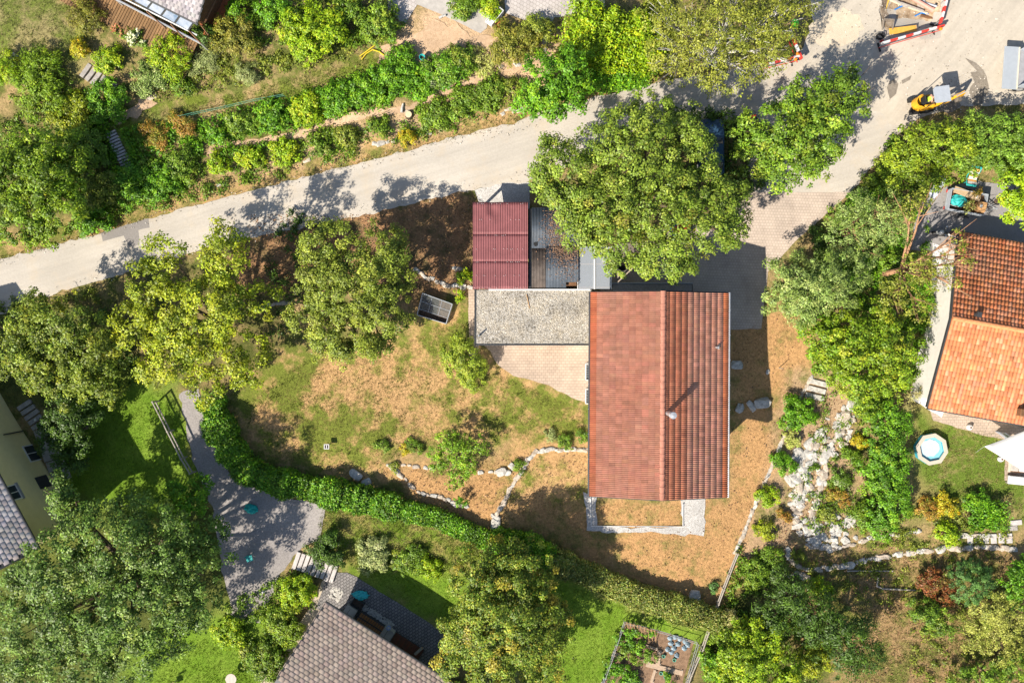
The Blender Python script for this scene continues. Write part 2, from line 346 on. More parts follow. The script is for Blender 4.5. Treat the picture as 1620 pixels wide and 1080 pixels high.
def lobe_leaves(lobes, pal, leaf0=.17, lai0=4.0, rc=.5, flat=.6, style='leaf', jitter=1.0, up=.75, droop=0.0):
    """lobes: (x,y,z,rx,ry,rz) in metres. Clumps of leaves on and in the lobes; returns pos, nrm, size, col, tdir"""
    Pp=[]; Nn=[]; Ss=[]; Cc=[]; Td=[]
    for (x,y,z,rx,ry,rz) in lobes:
        leaf = leaf0*.86; lai = lai0*.86; area = math.pi*rx*ry; nl = int(area*lai/(leaf*leaf*.3)); rcl = min(rc, .5*min(rx,ry)); nc = max(5, int(area/(rcl*rcl)*1.1))
        d = RNG.normal(size=(nc,3)); d /= np.linalg.norm(d,axis=1,keepdims=True); d[:,2] = np.where(d[:,2] < -.25, -d[:,2]*.8, d[:,2])
        rad = np.where(RNG.random(nc) < .72, RNG.uniform(.80,1.02,nc), RNG.uniform(.3,.8,nc))
        seed = RNG.uniform(0,100)
        lump = np.array([mnoise.noise(Vector((a*1.9+seed,b*1.9,c*1.9))) for a,b,c in d])
        rad = rad*(1+.34*jitter*lump)
        c = np.c_[x+d[:,0]*rx*rad, y+d[:,1]*ry*rad, z+d[:,2]*rz*rad]
        cr = rcl*RNG.uniform(.45,1.15,nc); k = RNG.choice(nc, nl, p=(cr**2)/(cr**2).sum())
        off = RNG.normal(size=(nl,3)); off /= np.linalg.norm(off,axis=1,keepdims=True); off *= (RNG.random(nl)**.5)[:,None]; off[:,2] *= flat
        pos = c[k]+off*cr[k][:,None]
        if droop: pos[:,2] -= droop*np.hypot(off[:,0],off[:,1])*cr[k]
        out = d[k]*.5+off*.7+np.array([0,0,up])
        nn = out+RNG.normal(size=(nl,3))*.38
        base = pick(pal, nc); cc = .55*base[k]+.45*pick(pal, nl); cc = cc*np.exp(RNG.normal(size=(nl,1))*.24)*np.exp(RNG.normal(size=(nc,1))*.17)[k]
        if style == 'spiky': td = np.c_[pos[:,0]-x, pos[:,1]-y, (pos[:,2]-z)*.6]+RNG.normal(size=(nl,3))*.25*rx
        elif style == 'hang': td = np.c_[off[:,:2]*.5, np.full(nl,-.8)]+RNG.normal(size=(nl,3))*.4
        else: td = off+RNG.normal(size=(nl,3))*.6
        Pp.append(pos); Nn.append(nn); Ss.append(leaf*RNG.uniform(.65,1.3,nl)); Cc.append(cc); Td.append(td)
    return [np.concatenate(a) for a in (Pp,Nn,Ss,Cc,Td)]
def limbs(mb, base, r0, targets, kids=2, rnd=R, wig=.25):
    top = base.copy(); zc = sum(t.z for t in targets)/len(targets); fork = base.lerp(Vector((sum(t.x for t in targets)/len(targets), sum(t.y for t in targets)/len(targets), zc)), .45)
    mb.tube([base-Vector((0,0,.3)), base.lerp(fork,.5)+Vector((rnd.uniform(-.1,.1),rnd.uniform(-.1,.1),0)), fork], [r0*1.25, r0, r0*.8], 8)
    for t in targets:
        mid = fork.lerp(t,.5)+Vector((rnd.uniform(-wig,wig),rnd.uniform(-wig,wig),rnd.uniform(0,wig)))
        mb.tube([fork, mid, t], [r0*.55, r0*.32, r0*.1], 6)
        for _ in range(kids):
            e = t+Vector((rnd.uniform(-1,1),rnd.uniform(-1,1),rnd.uniform(-.2,.8)))*1.1
            mb.tube([mid.lerp(t,rnd.uniform(.1,.7)), e], [r0*.18, r0*.05], 5, False)
def plant(name, label, cat, lobes, pal, group=None, leaf=.17, lai=4.0, rc=.5, style='leaf', aspect=.6, trunk=.16, bark=None, crown='crown', stem='trunk', extra=None, jitter=1.0, flat=.6, kids=2, up=.75, droop=0.0, base=None):
    """lobes in photograph terms: (px, py, radius px, centre height over ground m, vertical radius m[, ry px])"""
    Ls = []; 
    for l in lobes:
        px,py,rp,hc,rz = l[:5]; p = G(px,py,hc); k = PX*(H-p.z)/H; Ls.append((p.x,p.y,p.z,rp*k,(l[5] if len(l) > 5 else rp)*k,rz))
    wsum = sum(l[3]*l[4] for l in Ls); bx = sum(l[0]*l[3]*l[4] for l in Ls)/wsum; by = sum(l[1]*l[3]*l[4] for l in Ls)/wsum
    if base: bx,by = base
    bz = float(T(bx,by)); root = thing(name, label, cat, (bx,by,bz), 0, group)
    pos,nn,ss,cc,td = lobe_leaves(Ls, PAL[pal] if isinstance(pal,str) else pal, leaf, lai, rc, flat, style, jitter, up, droop)
    g = T(pos[:,0],pos[:,1])+.03; pos[:,2] = np.maximum(pos[:,2], g)
    pos -= np.array([bx,by,bz])
    tag(link(crown, leaf_mesh(crown, pos, nn, ss, cc, aspect, td), root), kind='stuff')
    if extra:                       # blossom
        xp, n, sz = extra; k = RNG.choice(len(pos), min(len(pos), n*6)); k = k[np.argsort(-pos[k,2])][:n]
        nb = len(k); q = np.repeat(pos[k],5,0)+RNG.normal(size=(nb*5,3))*sz*.35+np.array([0,0,.07])
        tag(link('blossom', leaf_mesh('blossom', q, np.tile([0,0,1.],(nb*5,1))+RNG.normal(size=(nb*5,3))*.3, np.full(nb*5,sz), pick(PAL[xp],nb*5), .9), root), kind='stuff')
    mb = MB(); o = Vector((bx,by,bz))
    if trunk:
        limbs(mb, Vector((0,0,0)), trunk, [Vector((l[0],l[1],l[2]+.1*l[5]))-o for l in Ls], kids)
        mb.build(stem, bark or M_bark, root)
    return root

# ------------------------------------------------------------------ ground
DRY=(.46,.285,.13); ORG=(.43,.25,.11); GRN=(.15,.175,.03); LAWN=(.13,.225,.02); LAWN2=(.175,.265,.032); BRN=(.30,.175,.09); DK=(.11,.085,.04); EARTH=(.52,.36,.22)
VERGE=[(0,411),(160,368),(240,345),(400,301),(540,265),(700,222),(810,195),(870,172),(960,150),(1050,128)]
ZONES=[ # polygon (photograph pixels), colour A, colour B, share of B
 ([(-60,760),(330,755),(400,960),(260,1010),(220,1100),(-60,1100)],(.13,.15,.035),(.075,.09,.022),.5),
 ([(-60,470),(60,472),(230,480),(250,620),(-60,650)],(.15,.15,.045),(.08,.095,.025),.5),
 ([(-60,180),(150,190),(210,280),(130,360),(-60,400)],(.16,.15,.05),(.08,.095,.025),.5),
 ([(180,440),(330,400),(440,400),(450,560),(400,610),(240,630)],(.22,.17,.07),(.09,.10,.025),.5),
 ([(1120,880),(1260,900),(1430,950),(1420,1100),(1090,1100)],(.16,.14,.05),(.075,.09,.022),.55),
 ([(380,620),(440,570),(640,520),(735,470),(760,560),(930,630),(935,700),(850,712),(720,690),(600,735),(560,760),(400,720)],DRY,GRN,.5),
 ([(480,590),(560,560),(640,565),(700,590),(720,640),(660,665),(560,650),(490,630)],DRY,GRN,.34),
 ([(410,565),(520,552),(480,620),(400,650)],DRY,GRN,.72),
 ([(490,655),(600,660),(590,705),(470,700)],DRY,GRN,.8),
 ([(760,585),(920,640),(925,680),(850,690),(760,650)],DRY,GRN,.7),
 ([(640,520),(740,470),(750,560),(690,560)],DRY,GRN,.62),
 ([(x,y-26) for x,y in VERGE]+[(x,y+8) for x,y in reversed(VERGE)],(.42,.27,.12),(.17,.17,.04),.4),
 ([(1190,800),(1260,790),(1290,860),(1240,920),(1160,900)],(.46,.30,.17),(.18,.17,.05),.35),
 ([(590,735),(720,745),(850,705),(935,700),(935,790),(840,815),(780,830),(640,800)],ORG,(.20,.17,.05),.22),
 ([(820,720),(935,720),(935,790),(900,830),(800,810)],DRY,GRN,.42),
 ([(800,800),(1150,785),(1170,900),(1130,960),(1000,920),(880,870)],ORG,(.20,.17,.055),.36),
 ([(1150,500),(1270,480),(1290,600),(1210,780),(1150,950),(1110,830),(1155,790)],ORG,(.22,.18,.06),.30),
 ([(100,600),(275,610),(330,760),(250,820),(80,780)],LAWN,LAWN2,.45),
 ([(545,895),(700,880),(960,935),(1010,965),(1150,1000),(950,1090),(860,1090),(700,1010),(600,930)],LAWN,LAWN2,.55),
 ([(510,795),(640,815),(740,845),(800,900),(560,905),(495,850)],(.26,.22,.07),(.12,.18,.02),.55),
 ([(200,1000),(420,960),(450,1100),(200,1100)],LAWN,LAWN2,.5),
 ([(-60,-40),(80,-20),(170,70),(110,120),(-60,90)],(.27,.23,.10),(.14,.17,.035),.5),
 ([(185,185),(260,165),(400,140),(560,95),(620,80),(640,110),(450,165),(300,185),(190,205)],(.30,.22,.10),(.15,.19,.025),.6),
 ([(185,205),(245,195),(250,265),(200,262)],(.12,.20,.03),LAWN,.5),
 ([(590,70),(690,25),(790,50),(900,55),(870,120),(640,130)],EARTH,(.28,.19,.08),.25),
 ([(330,250),(640,180),(870,90),(880,115),(700,190),(400,270)],EARTH,(.24,.17,.07),.3),
 ([(1440,655),(1640,670),(1640,835),(1450,820)],(.12,.175,.025),(.28,.22,.09),.28),
 ([(1210,870),(1640,850),(1640,1100),(1340,1100),(1210,960)],(.32,.21,.10),(.14,.15,.035),.45),
 ([(1240,600),(1360,600),(1350,860),(1200,880)],(.38,.26,.15),(.16,.16,.05),.3),
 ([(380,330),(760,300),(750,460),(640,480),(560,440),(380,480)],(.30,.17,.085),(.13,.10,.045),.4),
]
def axis(a, b, st, far):
    c = list(np.arange(a, b+.001, st)); k = st; x = c[-1]; y = c[0]
    while x < far: k *= 1.5; x += k; y -= k; c.append(x); c.insert(0, y)
    return np.array(c)
ax = axis(-41, 41, .3, 500); ay = axis(-29, 29, .3, 500); gx, gy = np.meshgrid(ax, ay); X = gx.ravel(); Y = gy.ravel(); Zg = T(X, Y)
_u = X/PX/.965+810; _v = 540-Y/PX/.965; Zg = Zg-.5*((_u > 1380) & (_u < 1500) & (_v < 62) & (_v > -60))
A = np.tile(np.array((.33,.235,.11)), (len(X),1)); B = np.tile(np.array((.11,.125,.03)), (len(X),1)); Fm = np.full(len(X), .5)
_wn = [np.array([mnoise.noise(Vector((x*.45,y*.45,z_)))*1.1+mnoise.noise(Vector((x*1.3,y*1.3,z_)))*.6 if abs(x) < 45 and abs(y) < 32 else 0 for x,y in zip(X,Y)]) for z_ in (1.5,7.5)]
Xw = X+_wn[0]; Yw = Y+_wn[1]
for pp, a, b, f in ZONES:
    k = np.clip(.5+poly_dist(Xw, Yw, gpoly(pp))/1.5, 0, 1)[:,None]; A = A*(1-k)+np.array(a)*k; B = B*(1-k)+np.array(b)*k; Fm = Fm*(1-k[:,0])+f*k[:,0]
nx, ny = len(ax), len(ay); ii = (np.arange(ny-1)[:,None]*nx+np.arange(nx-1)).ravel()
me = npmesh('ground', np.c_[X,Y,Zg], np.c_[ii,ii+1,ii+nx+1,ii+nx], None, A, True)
b2 = me.attributes.new('ColB','FLOAT_COLOR','POINT'); cb = np.ones((len(X),4),np.float32); cb[:,:3] = B; cb[:,3] = Fm; b2.data.foreach_set('color', cb.ravel())
m, nt, bs = nmat('turf'); L = nt.links.new; N = nt.nodes.new
g = N('ShaderNodeNewGeometry'); a1 = N('ShaderNodeAttribute'); a1.attribute_name = 'Col'; a2 = N('ShaderNodeAttribute'); a2.attribute_name = 'ColB'
n1 = N('ShaderNodeTexNoise'); n1.inputs['Scale'].default_value = .6; n1.inputs['Detail'].default_value = 10; n1.inputs['Roughness'].default_value = .72; L(g.outputs['Position'], n1.inputs['Vector'])
mr = N('ShaderNodeMapRange'); mr.inputs[1].default_value = .30; mr.inputs[2].default_value = .70; L(n1.outputs[0], mr.inputs[0])
sub = N('ShaderNodeMath'); sub.operation = 'ADD'; L(mr.outputs[0], sub.inputs[0]); L(a2.outputs['Alpha'], sub.inputs[1])
st = N('ShaderNodeMapRange'); st.inputs[1].default_value = .82; st.inputs[2].default_value = 1.18; L(sub.outputs[0], st.inputs[0])
mx = N('ShaderNodeMixRGB'); L(st.outputs[0], mx.inputs[0]); L(a1.outputs['Color'], mx.inputs[1]); L(a2.outputs['Color'], mx.inputs[2])
n2 = N('ShaderNodeTexNoise'); n2.inputs['Scale'].default_value = 6; n2.inputs['Detail'].default_value = 8; n2.inputs['Roughness'].default_value = .8; L(g.outputs['Position'], n2.inputs['Vector'])
m2 = N('ShaderNodeMapRange'); m2.inputs[1].default_value = .3; m2.inputs[2].default_value = .7; m2.inputs[3].default_value = .5; m2.inputs[4].default_value = 1.5; L(n2.outputs[0], m2.inputs[0])
sc = N('ShaderNodeVectorMath'); sc.operation = 'SCALE'; L(mx.outputs[0], sc.inputs[0]); L(m2.outputs[0], sc.inputs['Scale']); L(sc.outputs[0], bs.inputs['Base Color'])
bs.inputs['Roughness'].default_value = 1; bs.inputs['Specular IOR Level'].default_value = .1
nb = N('ShaderNodeTexNoise'); nb.inputs['Scale'].default_value = 16; nb.inputs['Detail'].default_value = 5; L(g.outputs['Position'], nb.inputs['Vector'])
bp = N('ShaderNodeBump'); bp.inputs['Strength'].default_value = .9; bp.inputs['Distance'].default_value = .06; L(nb.outputs[0], bp.inputs['Height']); L(bp.outputs[0], bs.inputs['Normal'])
me.materials.append(m); tag(link('ground', me), kind='structure')

# ------------------------------------------------------------------ roads and paving
ROAD=[(-40,424),(0,411),(80,390),(160,368),(240,345),(320,322),(400,301),(540,265),(620,245),(700,222),(760,206),(810,195),(870,172),(960,150),(1040,130),(1110,119),(1210,101),(1265,84),(1285,40),(1275,-60),(1700,-60),(1700,170),(1600,165),(1530,168),(1450,188),(1420,215),(1385,255),(1345,305),(1190,305),(1180,240),(1190,195),(1100,190),(1010,205),(900,262),(830,289),(760,298),(690,312),(600,336),(520,352),(330,391),(170,441),(60,471),(0,497),(-40,512)]
sheet('road', ROAD, M_road, .03, .7, .09)
sheet('driveway', [(1346,304),(1300,345),(1258,382),(1215,430),(1204,520),(1120,522),(1100,480),(950,470),(950,395),(1060,360),(1140,330),(1189,304)], M_pave, .034, .7, .03)
PATH=[(330,238),(350,232),(420,222),(485,212),(510,197),(540,189),(600,179),(645,172),(700,146),(760,126),(830,101),(872,88)]
def strip(path, wd): return [(x,y-wd*.5) for x,y in path]+[(x,y+wd*.5) for x,y in reversed(path)]
M_earth = gravelmat('bare_earth', (.40,.27,.165), (.54,.385,.25), 5, 18, .8, .2, .5)
sheet('bank_path', strip(PATH,10), M_earth, .03, .5, .16)
sheet('terrace_earth', [(600,78),(640,60),(690,32),(770,56),(800,48),(790,66),(745,88),(690,90),(650,88),(620,104),(600,100)], M_earth, .034, .5, .25)
sheet('bare_bank', [(150,178),(190,180),(235,160),(245,168),(200,190),(160,205)], M_earth, .03, .5, .25)
sheet('asphalt_patch', [(160,368),(235,346),(237,360),(219,364),(221,387),(205,392),(196,373),(163,382)], M_patch, .036, .6, .015)
sheet('sandy_square', [(1225,104),(1275,84),(1290,40),(1280,-60),(1395,-60),(1393,44),(1405,62),(1490,40),(1500,-60),(1700,-60),(1700,165),(1600,160),(1530,163),(1450,182),(1415,200),(1360,150),(1290,120)], M_plaza, .036, .7, .25)
sheet('sand_patch', [(1278,40),(1330,15),(1365,30),(1360,62),(1320,78),(1285,72)], M_sand, .042, .6, .2)
sheet('trench_soil', [(1395,-60),(1394,20),(1400,46),(1486,36),(1490,-60)], M_trench, .034, .5, .1)
for q,(pp,mm) in enumerate([([(1526,92),(1545,100),(1562,118),(1564,145),(1554,164),(1540,168),(1532,150),(1540,130),(1536,116),(1545,112)],M_damp),([(1404,128),(1414,124),(1421,134),(1417,150),(1405,158)],M_damp),([(1427,128),(1440,121),(1438,128),(1428,134)],M_damp),([(1480,160),(1510,150),(1520,170),(1500,180),(1478,178)],M_damp)]):
    sheet('damp_soil_patch', pp, mm, .05+q*.003, .4, .1)
sheet('forecourt', [(756,538),(940,538),(940,642),(905,629),(868,609),(812,594),(786,576),(776,556)], M_pave2, .03, .7, .04)
sheet('garden_path', [(741,458),(757,458),(757,560),(750,600),(742,560)], M_pave2, .034, .5, .02)
sheet('gravel_yard', [(284,622),(314,614),(332,690),(372,758),(430,782),(516,800),(506,850),(470,872),(440,915),(412,985),(372,985),(352,900),(335,800),(305,725)], M_yard, .03, .7, .12)
sheet('cobbled_terrace', [(520,905),(548,905),(565,912),(600,935),(680,985),(735,1030),(700,1090),(600,1040),(500,960)], M_cobble, .03, .6, .03)
sheet('earth_path', [(520,900),(548,912),(515,955),(455,1050),(425,1090),(405,1090),(440,1040),(495,950)], M_sand, .026, .6, .08)
sheet('honeycomb_paving', [(795,-40),(960,-40),(956,12),(930,20),(868,30),(835,34),(800,22)], M_hex, .03, .7, .02)
sheet('concrete_path', [(650,-20),(690,-14),(775,22),(770,45),(760,53),(690,20),(640,0),(620,-20)], M_conc, .034, .7, .02)
sheet('lower_terrace_path', [(610,-20),(650,-20),(660,8),(640,40),(615,20)], M_hex, .038, .7, .02)
sheet('gravel_apron', [(752,300),(800,290),(838,288),(838,330),(760,330)], M_wgravel, .036, .6, .06)
sheet('gravel_strip', [(924,780),(944,780),(944,832),(1078,834),(1078,785),(1115,785),(1114,846),(1060,844),(930,839)], M_wgravel, .03, .6, .12)
sheet('asphalt_yard', [(1440,395),(1450,330),(1480,300),(1540,288),(1640,290),(1680,440),(1500,400)], M_asph, .03, .7, .12)
sheet('white_patio', [(1476,385),(1530,400),(1530,520),(1490,660),(1440,630),(1452,560),(1470,500)], M_wpave, .034, .6, .05)
sheet('pink_terrace', [(1470,640),(1640,680),(1640,700),(1560,690),(1475,664)], M_pave2, .032, .6, .04)
sheet('brown_terrace', [(1590,715),(1660,700),(1660,765),(1588,760)], M_pave2, .036, .6, .02)

# ------------------------------------------------------------------ roof tiles
def tile_two_roll(Lt, wt):        # x down-slope, y along, z normal
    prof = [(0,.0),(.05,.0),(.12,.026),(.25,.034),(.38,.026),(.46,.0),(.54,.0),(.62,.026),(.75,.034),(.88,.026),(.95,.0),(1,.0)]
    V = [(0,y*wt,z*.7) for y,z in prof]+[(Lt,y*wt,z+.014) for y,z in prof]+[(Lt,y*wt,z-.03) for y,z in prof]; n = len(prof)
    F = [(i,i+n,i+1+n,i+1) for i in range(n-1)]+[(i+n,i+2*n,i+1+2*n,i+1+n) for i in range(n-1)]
    d_ = np.array([.55 if z < .001 else 1.0 for y,z in prof]); return np.array(V), np.array(F), np.concatenate([d_*.95,d_,d_*.5])  # vertex colour darkens valleys and lower lip: joint grime plus painted crease shade
def tile_barrel(Lt, wt):
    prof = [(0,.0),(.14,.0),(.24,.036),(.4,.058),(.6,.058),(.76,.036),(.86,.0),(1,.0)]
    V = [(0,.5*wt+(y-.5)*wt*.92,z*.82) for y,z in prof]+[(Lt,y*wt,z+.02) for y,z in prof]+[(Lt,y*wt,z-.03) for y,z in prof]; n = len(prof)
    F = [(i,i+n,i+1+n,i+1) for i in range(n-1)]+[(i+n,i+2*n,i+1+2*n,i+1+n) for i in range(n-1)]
    d_ = np.array([.85 if z < .001 else 1.0 for y,z in prof]); return np.array(V), np.array(F), np.concatenate([d_*.9,d_,d_*.55])  # crease shade painted into valleys and lip as on the two-roll tile
def tile_slate(Lt, wt):
    g_ = .0025; e = wt*.10
    top = [(0,g_,.0),(Lt-e,g_,.012),(Lt-e*.3,g_+e*.3,.013),(Lt,g_+e*1.3,.014),(Lt,wt-g_-e*1.3,.014),(Lt-e*.3,wt-g_-e*.3,.013),(Lt-e,wt-g_,.012),(0,wt-g_,.0)]
    V = top+[(x,y,z-.03) for x,y,z in top]; n = 8
    F = [(0,1,6,7),(1,2,5,6),(2,3,4,5)]+[(i,i+n,i+1+n,i+1) for i in range(0,7)]
    return np.array(V), np.array(F)
def tile_field(parent, VF, Ms, colf, n_ind, name='tile', field='tile_field', nvar=28):
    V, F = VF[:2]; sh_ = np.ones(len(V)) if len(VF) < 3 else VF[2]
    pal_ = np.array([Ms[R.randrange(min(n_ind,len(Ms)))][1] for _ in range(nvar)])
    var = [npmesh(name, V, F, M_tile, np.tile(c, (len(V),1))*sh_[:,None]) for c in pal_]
    for Mx, c in Ms[:n_ind]:
        o = link(name, var[int(np.argmin(((pal_-np.array(c))**2).sum(1)))], parent); o.matrix_local = Mx
    rest = Ms[n_ind:]
    if rest:
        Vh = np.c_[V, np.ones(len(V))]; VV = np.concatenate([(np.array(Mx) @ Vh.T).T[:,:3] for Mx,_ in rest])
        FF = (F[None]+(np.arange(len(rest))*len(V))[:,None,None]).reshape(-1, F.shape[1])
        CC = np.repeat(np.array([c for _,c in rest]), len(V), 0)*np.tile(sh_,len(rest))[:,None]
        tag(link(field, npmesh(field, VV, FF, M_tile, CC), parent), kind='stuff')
def plane_tiles(o, ex, ey, nrows, ncols, dl, dw, colf, stagger=0.0, jit=.004, order=None, skip=None):
    """o: top corner, ex: unit vector down the slope, ey: along; matrices for every tile"""
    ez = ex.cross(ey).normalized(); out = []
    for i in range(nrows):
        for j in range(ncols):
            off = stagger*(i % 2)*dw
            if skip and skip(i*dl, j*dw+off): continue
            p = o+ex*(i*dl)+ey*(j*dw+off)+ez*R.uniform(0, jit)
            Mx = Matrix(((ex.x,ey.x,ez.x,p.x),(ex.y,ey.y,ez.y,p.y),(ex.z,ey.z,ez.z,p.z),(0,0,0,1)))
            out.append((Mx @ Matrix.Rotation(R.uniform(-.006,.006),4,'Z'), colf(i,j)))
    return out
def mixc(a, b, t): return tuple(x*(1-t)+y*t for x,y in zip(a,b))
def jitc(c, s=.12):
    k = math.exp(R.gauss(0,s)); return tuple(min(1,x*k*math.exp(R.gauss(0,s*.25))) for x in c)

# ------------------------------------------------------------------ main house
ZE=5.05; ZR=6.12
hc = P(1043,624,ZE); kH = PX*(H-ZE)/H; HW = 109*kH; HL = 161.5*kH
house = thing('tiled_house', 'large house with long red clay tiled gable roof in the middle of the garden', 'house', (hc.x,hc.y,0), math.radians(-.35))
gz = -.9; wx = HW-.75; wy0 = -HL+1.0; wy1 = HL-.55
th = (ZR-ZE)/HW
mb = MB()
ztop = lambda x: ZR-abs(x)*th-.16
mb.add([(-wx,wy0,gz),(wx,wy0,gz),(wx,wy0,ztop(wx)),(0,wy0,ztop(0)),(-wx,wy0,ztop(wx)),(-wx,wy1,gz),(wx,wy1,gz),(wx,wy1,ztop(wx)),(0,wy1,ztop(0)),(-wx,wy1,ztop(wx))],
       [(0,1,2,3,4),(9,8,7,6,5),(1,6,7,2),(5,0,4,9),(3,2,7,8),(4,3,8,9)])
mb.build('wall', M_wall, house)
ph = math.atan(th); SLn = HW/math.cos(ph)
mb = MB()
for s in (-1,1):
    a = [(0,-HL,ZR-.06),(s*HW,-HL,ZE-.06),(s*HW,HL,ZE-.06),(0,HL,ZR-.06)]
    mb.add([(x,y,z) for x,y,z in a]+[(x,y,z-.09) for x,y,z in a], [(0,1,2,3),(7,6,5,4),(0,4,5,1),(1,5,6,2),(2,6,7,3)])
roof = mb.build('roof', M_darkwood, house)
clay=(.36,.115,.062); clay2=(.44,.115,.05); clay3=(.31,.135,.085)
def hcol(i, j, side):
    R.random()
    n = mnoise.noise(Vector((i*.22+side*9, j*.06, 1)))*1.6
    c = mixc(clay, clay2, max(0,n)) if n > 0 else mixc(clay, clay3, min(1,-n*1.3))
    if side > 0:  # lee slope paler: weathered tiles, plus colour lifted against its shade
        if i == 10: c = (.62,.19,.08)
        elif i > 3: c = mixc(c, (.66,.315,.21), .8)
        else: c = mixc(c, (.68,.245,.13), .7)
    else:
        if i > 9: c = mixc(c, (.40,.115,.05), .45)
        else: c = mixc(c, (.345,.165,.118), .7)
    c = tuple(x*(1.08 if side > 0 else .84) for x in c); return jitc(c, .08)  # colour raised on lee slope, lowered on sunny slope to even the light
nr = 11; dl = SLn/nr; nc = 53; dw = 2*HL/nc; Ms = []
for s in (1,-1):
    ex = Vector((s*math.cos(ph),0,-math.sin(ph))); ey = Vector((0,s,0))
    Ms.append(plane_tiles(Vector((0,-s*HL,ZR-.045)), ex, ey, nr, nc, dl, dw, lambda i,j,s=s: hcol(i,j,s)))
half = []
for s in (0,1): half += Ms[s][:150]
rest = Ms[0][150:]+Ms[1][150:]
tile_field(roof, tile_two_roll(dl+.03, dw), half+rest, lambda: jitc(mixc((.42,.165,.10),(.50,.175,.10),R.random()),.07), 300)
mb = MB(); nrd = 32                # ridge tiles, one by one
for k in range(nrd):
    y0 = -HL+2*HL*k/nrd; y1 = y0+2*HL/nrd+.02; mbr = MB(); V = []
    for y, r in ((y0,.115),(y1,.14)):
        for q in range(7):
            t = math.pi*q/6; V.append((r*1.25*math.cos(t), y, ZR-.02+r*.9*math.sin(t)))
    mbr.add(V, [(q,q+1,8+q,7+q) for q in range(6)]+[(7,8,9,10,11,12,13)])
    mbr.build('ridge_tile', mat_ridge if k else (mat_ridge := mat('ridge_clay', (.40,.175,.12), .8, .2, 4)), roof)
for s in (-1,1):                    # gutters, brackets and verge boards
    gm = MB(); gm.tube([(s*(HW+.06),-HL-.02,ZE-.08),(s*(HW+.06),HL+.02,ZE-.08)], .075, 8); gut = gm.build('gutter', M_metal if s > 0 else M_dark, house)
    br = MB()
    for q in range(8): br.box((s*(HW+.02),-HL+.8+q*1.6,ZE-.05),(.26,.035,.03))
    br.build('bracket', M_metal, gut)
    for e in (-1,1):
        vb = MB(); n_ = [(0,e*(HL+.02),ZR-.10),(s*HW,e*(HL+.02),ZE-.10)]
        vb.add([(x,y,z) for x,y,z in n_]+[(x,y+e*.04,z) for x,y,z in n_]+[(x,y,z-.18) for x,y,z in n_]+[(x,y+e*.04,z-.18) for x,y,z in n_],[(0,1,3,2),(4,6,7,5),(2,3,7,6),(0,4,5,1),(1,5,7,3)])
        vb.build('verge_board', M_dark, house)
def house_pt(px, py, z): return (Matrix.Translation(house.location) @ house.rotation_euler.to_matrix().to_4x4()).inverted() @ P(px,py,z)
# chimney cowl on the lee slope, vent pipe near the eave
q = house_pt(1061,655,6.9); fl = MB(); fl.lathe([(.0,-.35),(.16,-.35),(.15,.75),(.2,.77),(.2,.85),(.0,.9)],14,(q.x,q.y,6.5)); f0 = fl.build('flue', M_metal, house, smooth=False)
cp = MB()
for k in range(6): cp.box((q.x,q.y,7.4+.05*k),(.34-.03*k,.34-.03*k,.018),k*.3)
cp.lathe([(.0,.45),(.21,.42),(.22,.36)],14,(q.x,q.y,7.28)); cp.build('cowl', M_metal, f0)
q = house_pt(1135,549,5.4); vp = MB(); vp.tube([(q.x-.02,q.y-.02,5.2),(q.x,q.y,5.62)],.055,8); v0 = vp.build('vent_pipe', M_metal, house)
vp = MB(); vp.add([(q.x+.16,q.y-.14,5.3),(q.x-.16,q.y-.02,5.34),(q.x+.16,q.y+.18,5.38),(q.x+.05,q.y,5.46)],[(0,3,1),(1,3,2),(2,3,0)]); vp.build('flashing', M_metal, v0)
# windows in the garden side and the south gable, light wells
def window(parent, c, wd, ht, face, pane=M_glass):   # face: unit normal (nx,ny)
    nx,ny = face; tx,ty = -ny,nx; fr = MB()
    for (u,v,a,b) in ((0,ht/2,wd+.1,.07),(0,-ht/2,wd+.1,.07),(-wd/2,0,.07,ht),(wd/2,0,.07,ht),(0,0,.05,ht)):
        fr.box((c[0]+tx*u+nx*.02,c[1]+ty*u+ny*.02,c[2]+v),(a,.08,b),math.atan2(ty,tx))
    f = fr.build('window', M_white, parent); g_ = MB(); g_.box((c[0]+nx*.01,c[1]+ny*.01,c[2]),(wd,.03,ht),math.atan2(ty,tx)); g_.build('pane', pane, f)
    si = MB(); si.box((c[0]+nx*.09,c[1]+ny*.09,c[2]-ht/2-.06),(wd+.2,.2,.05),math.atan2(ty,tx)); si.build('sill', M_conc, f)
    return f
for yy in (-4.6,-1.6,1.4): window(house,(-wx,yy,3.4),1.4,1.2,(-1,0)); window(house,(wx,yy,3.4),1.2,1.2,(1,0))
for xx in (-2.2,0,2.2): window(house,(xx,wy0,3.2),1.4,2.0,(0,-1))
for py0,py1 in ((575,601),(615,638)):
    fr = MB(); c0 = house_pt(931,(py0+py1)/2,.35); c = G(931,(py0+py1)/2); inv=(Matrix.Translation(house.location) @ house.rotation_euler.to_matrix().to_4x4()).inverted(); c = inv @ c
    hh = (py1-py0)*PX; ww = .42
    for (u,v,a,b) in ((0,hh/2,ww,.06),(0,-hh/2,ww,.06),(-ww/2,0,.06,hh),(ww/2,0,.06,hh)): fr.box((c.x+u,c.y+v,c.z+.1),(a,b,.22))
    f = fr.build('light_well', M_white, house)
    for k in range(9): sl = MB(); sl.box((c.x,c.y-hh/2+hh*(k+.7)/9.4,c.z+.1),(ww-.08,.03,.03)); sl.build('grille_bar', M_greyplate, f)
    sl = MB(); sl.box((c.x,c.y,c.z+.045),(ww-.06,hh-.06,.02)); sl.build('well_floor', M_dark, f)
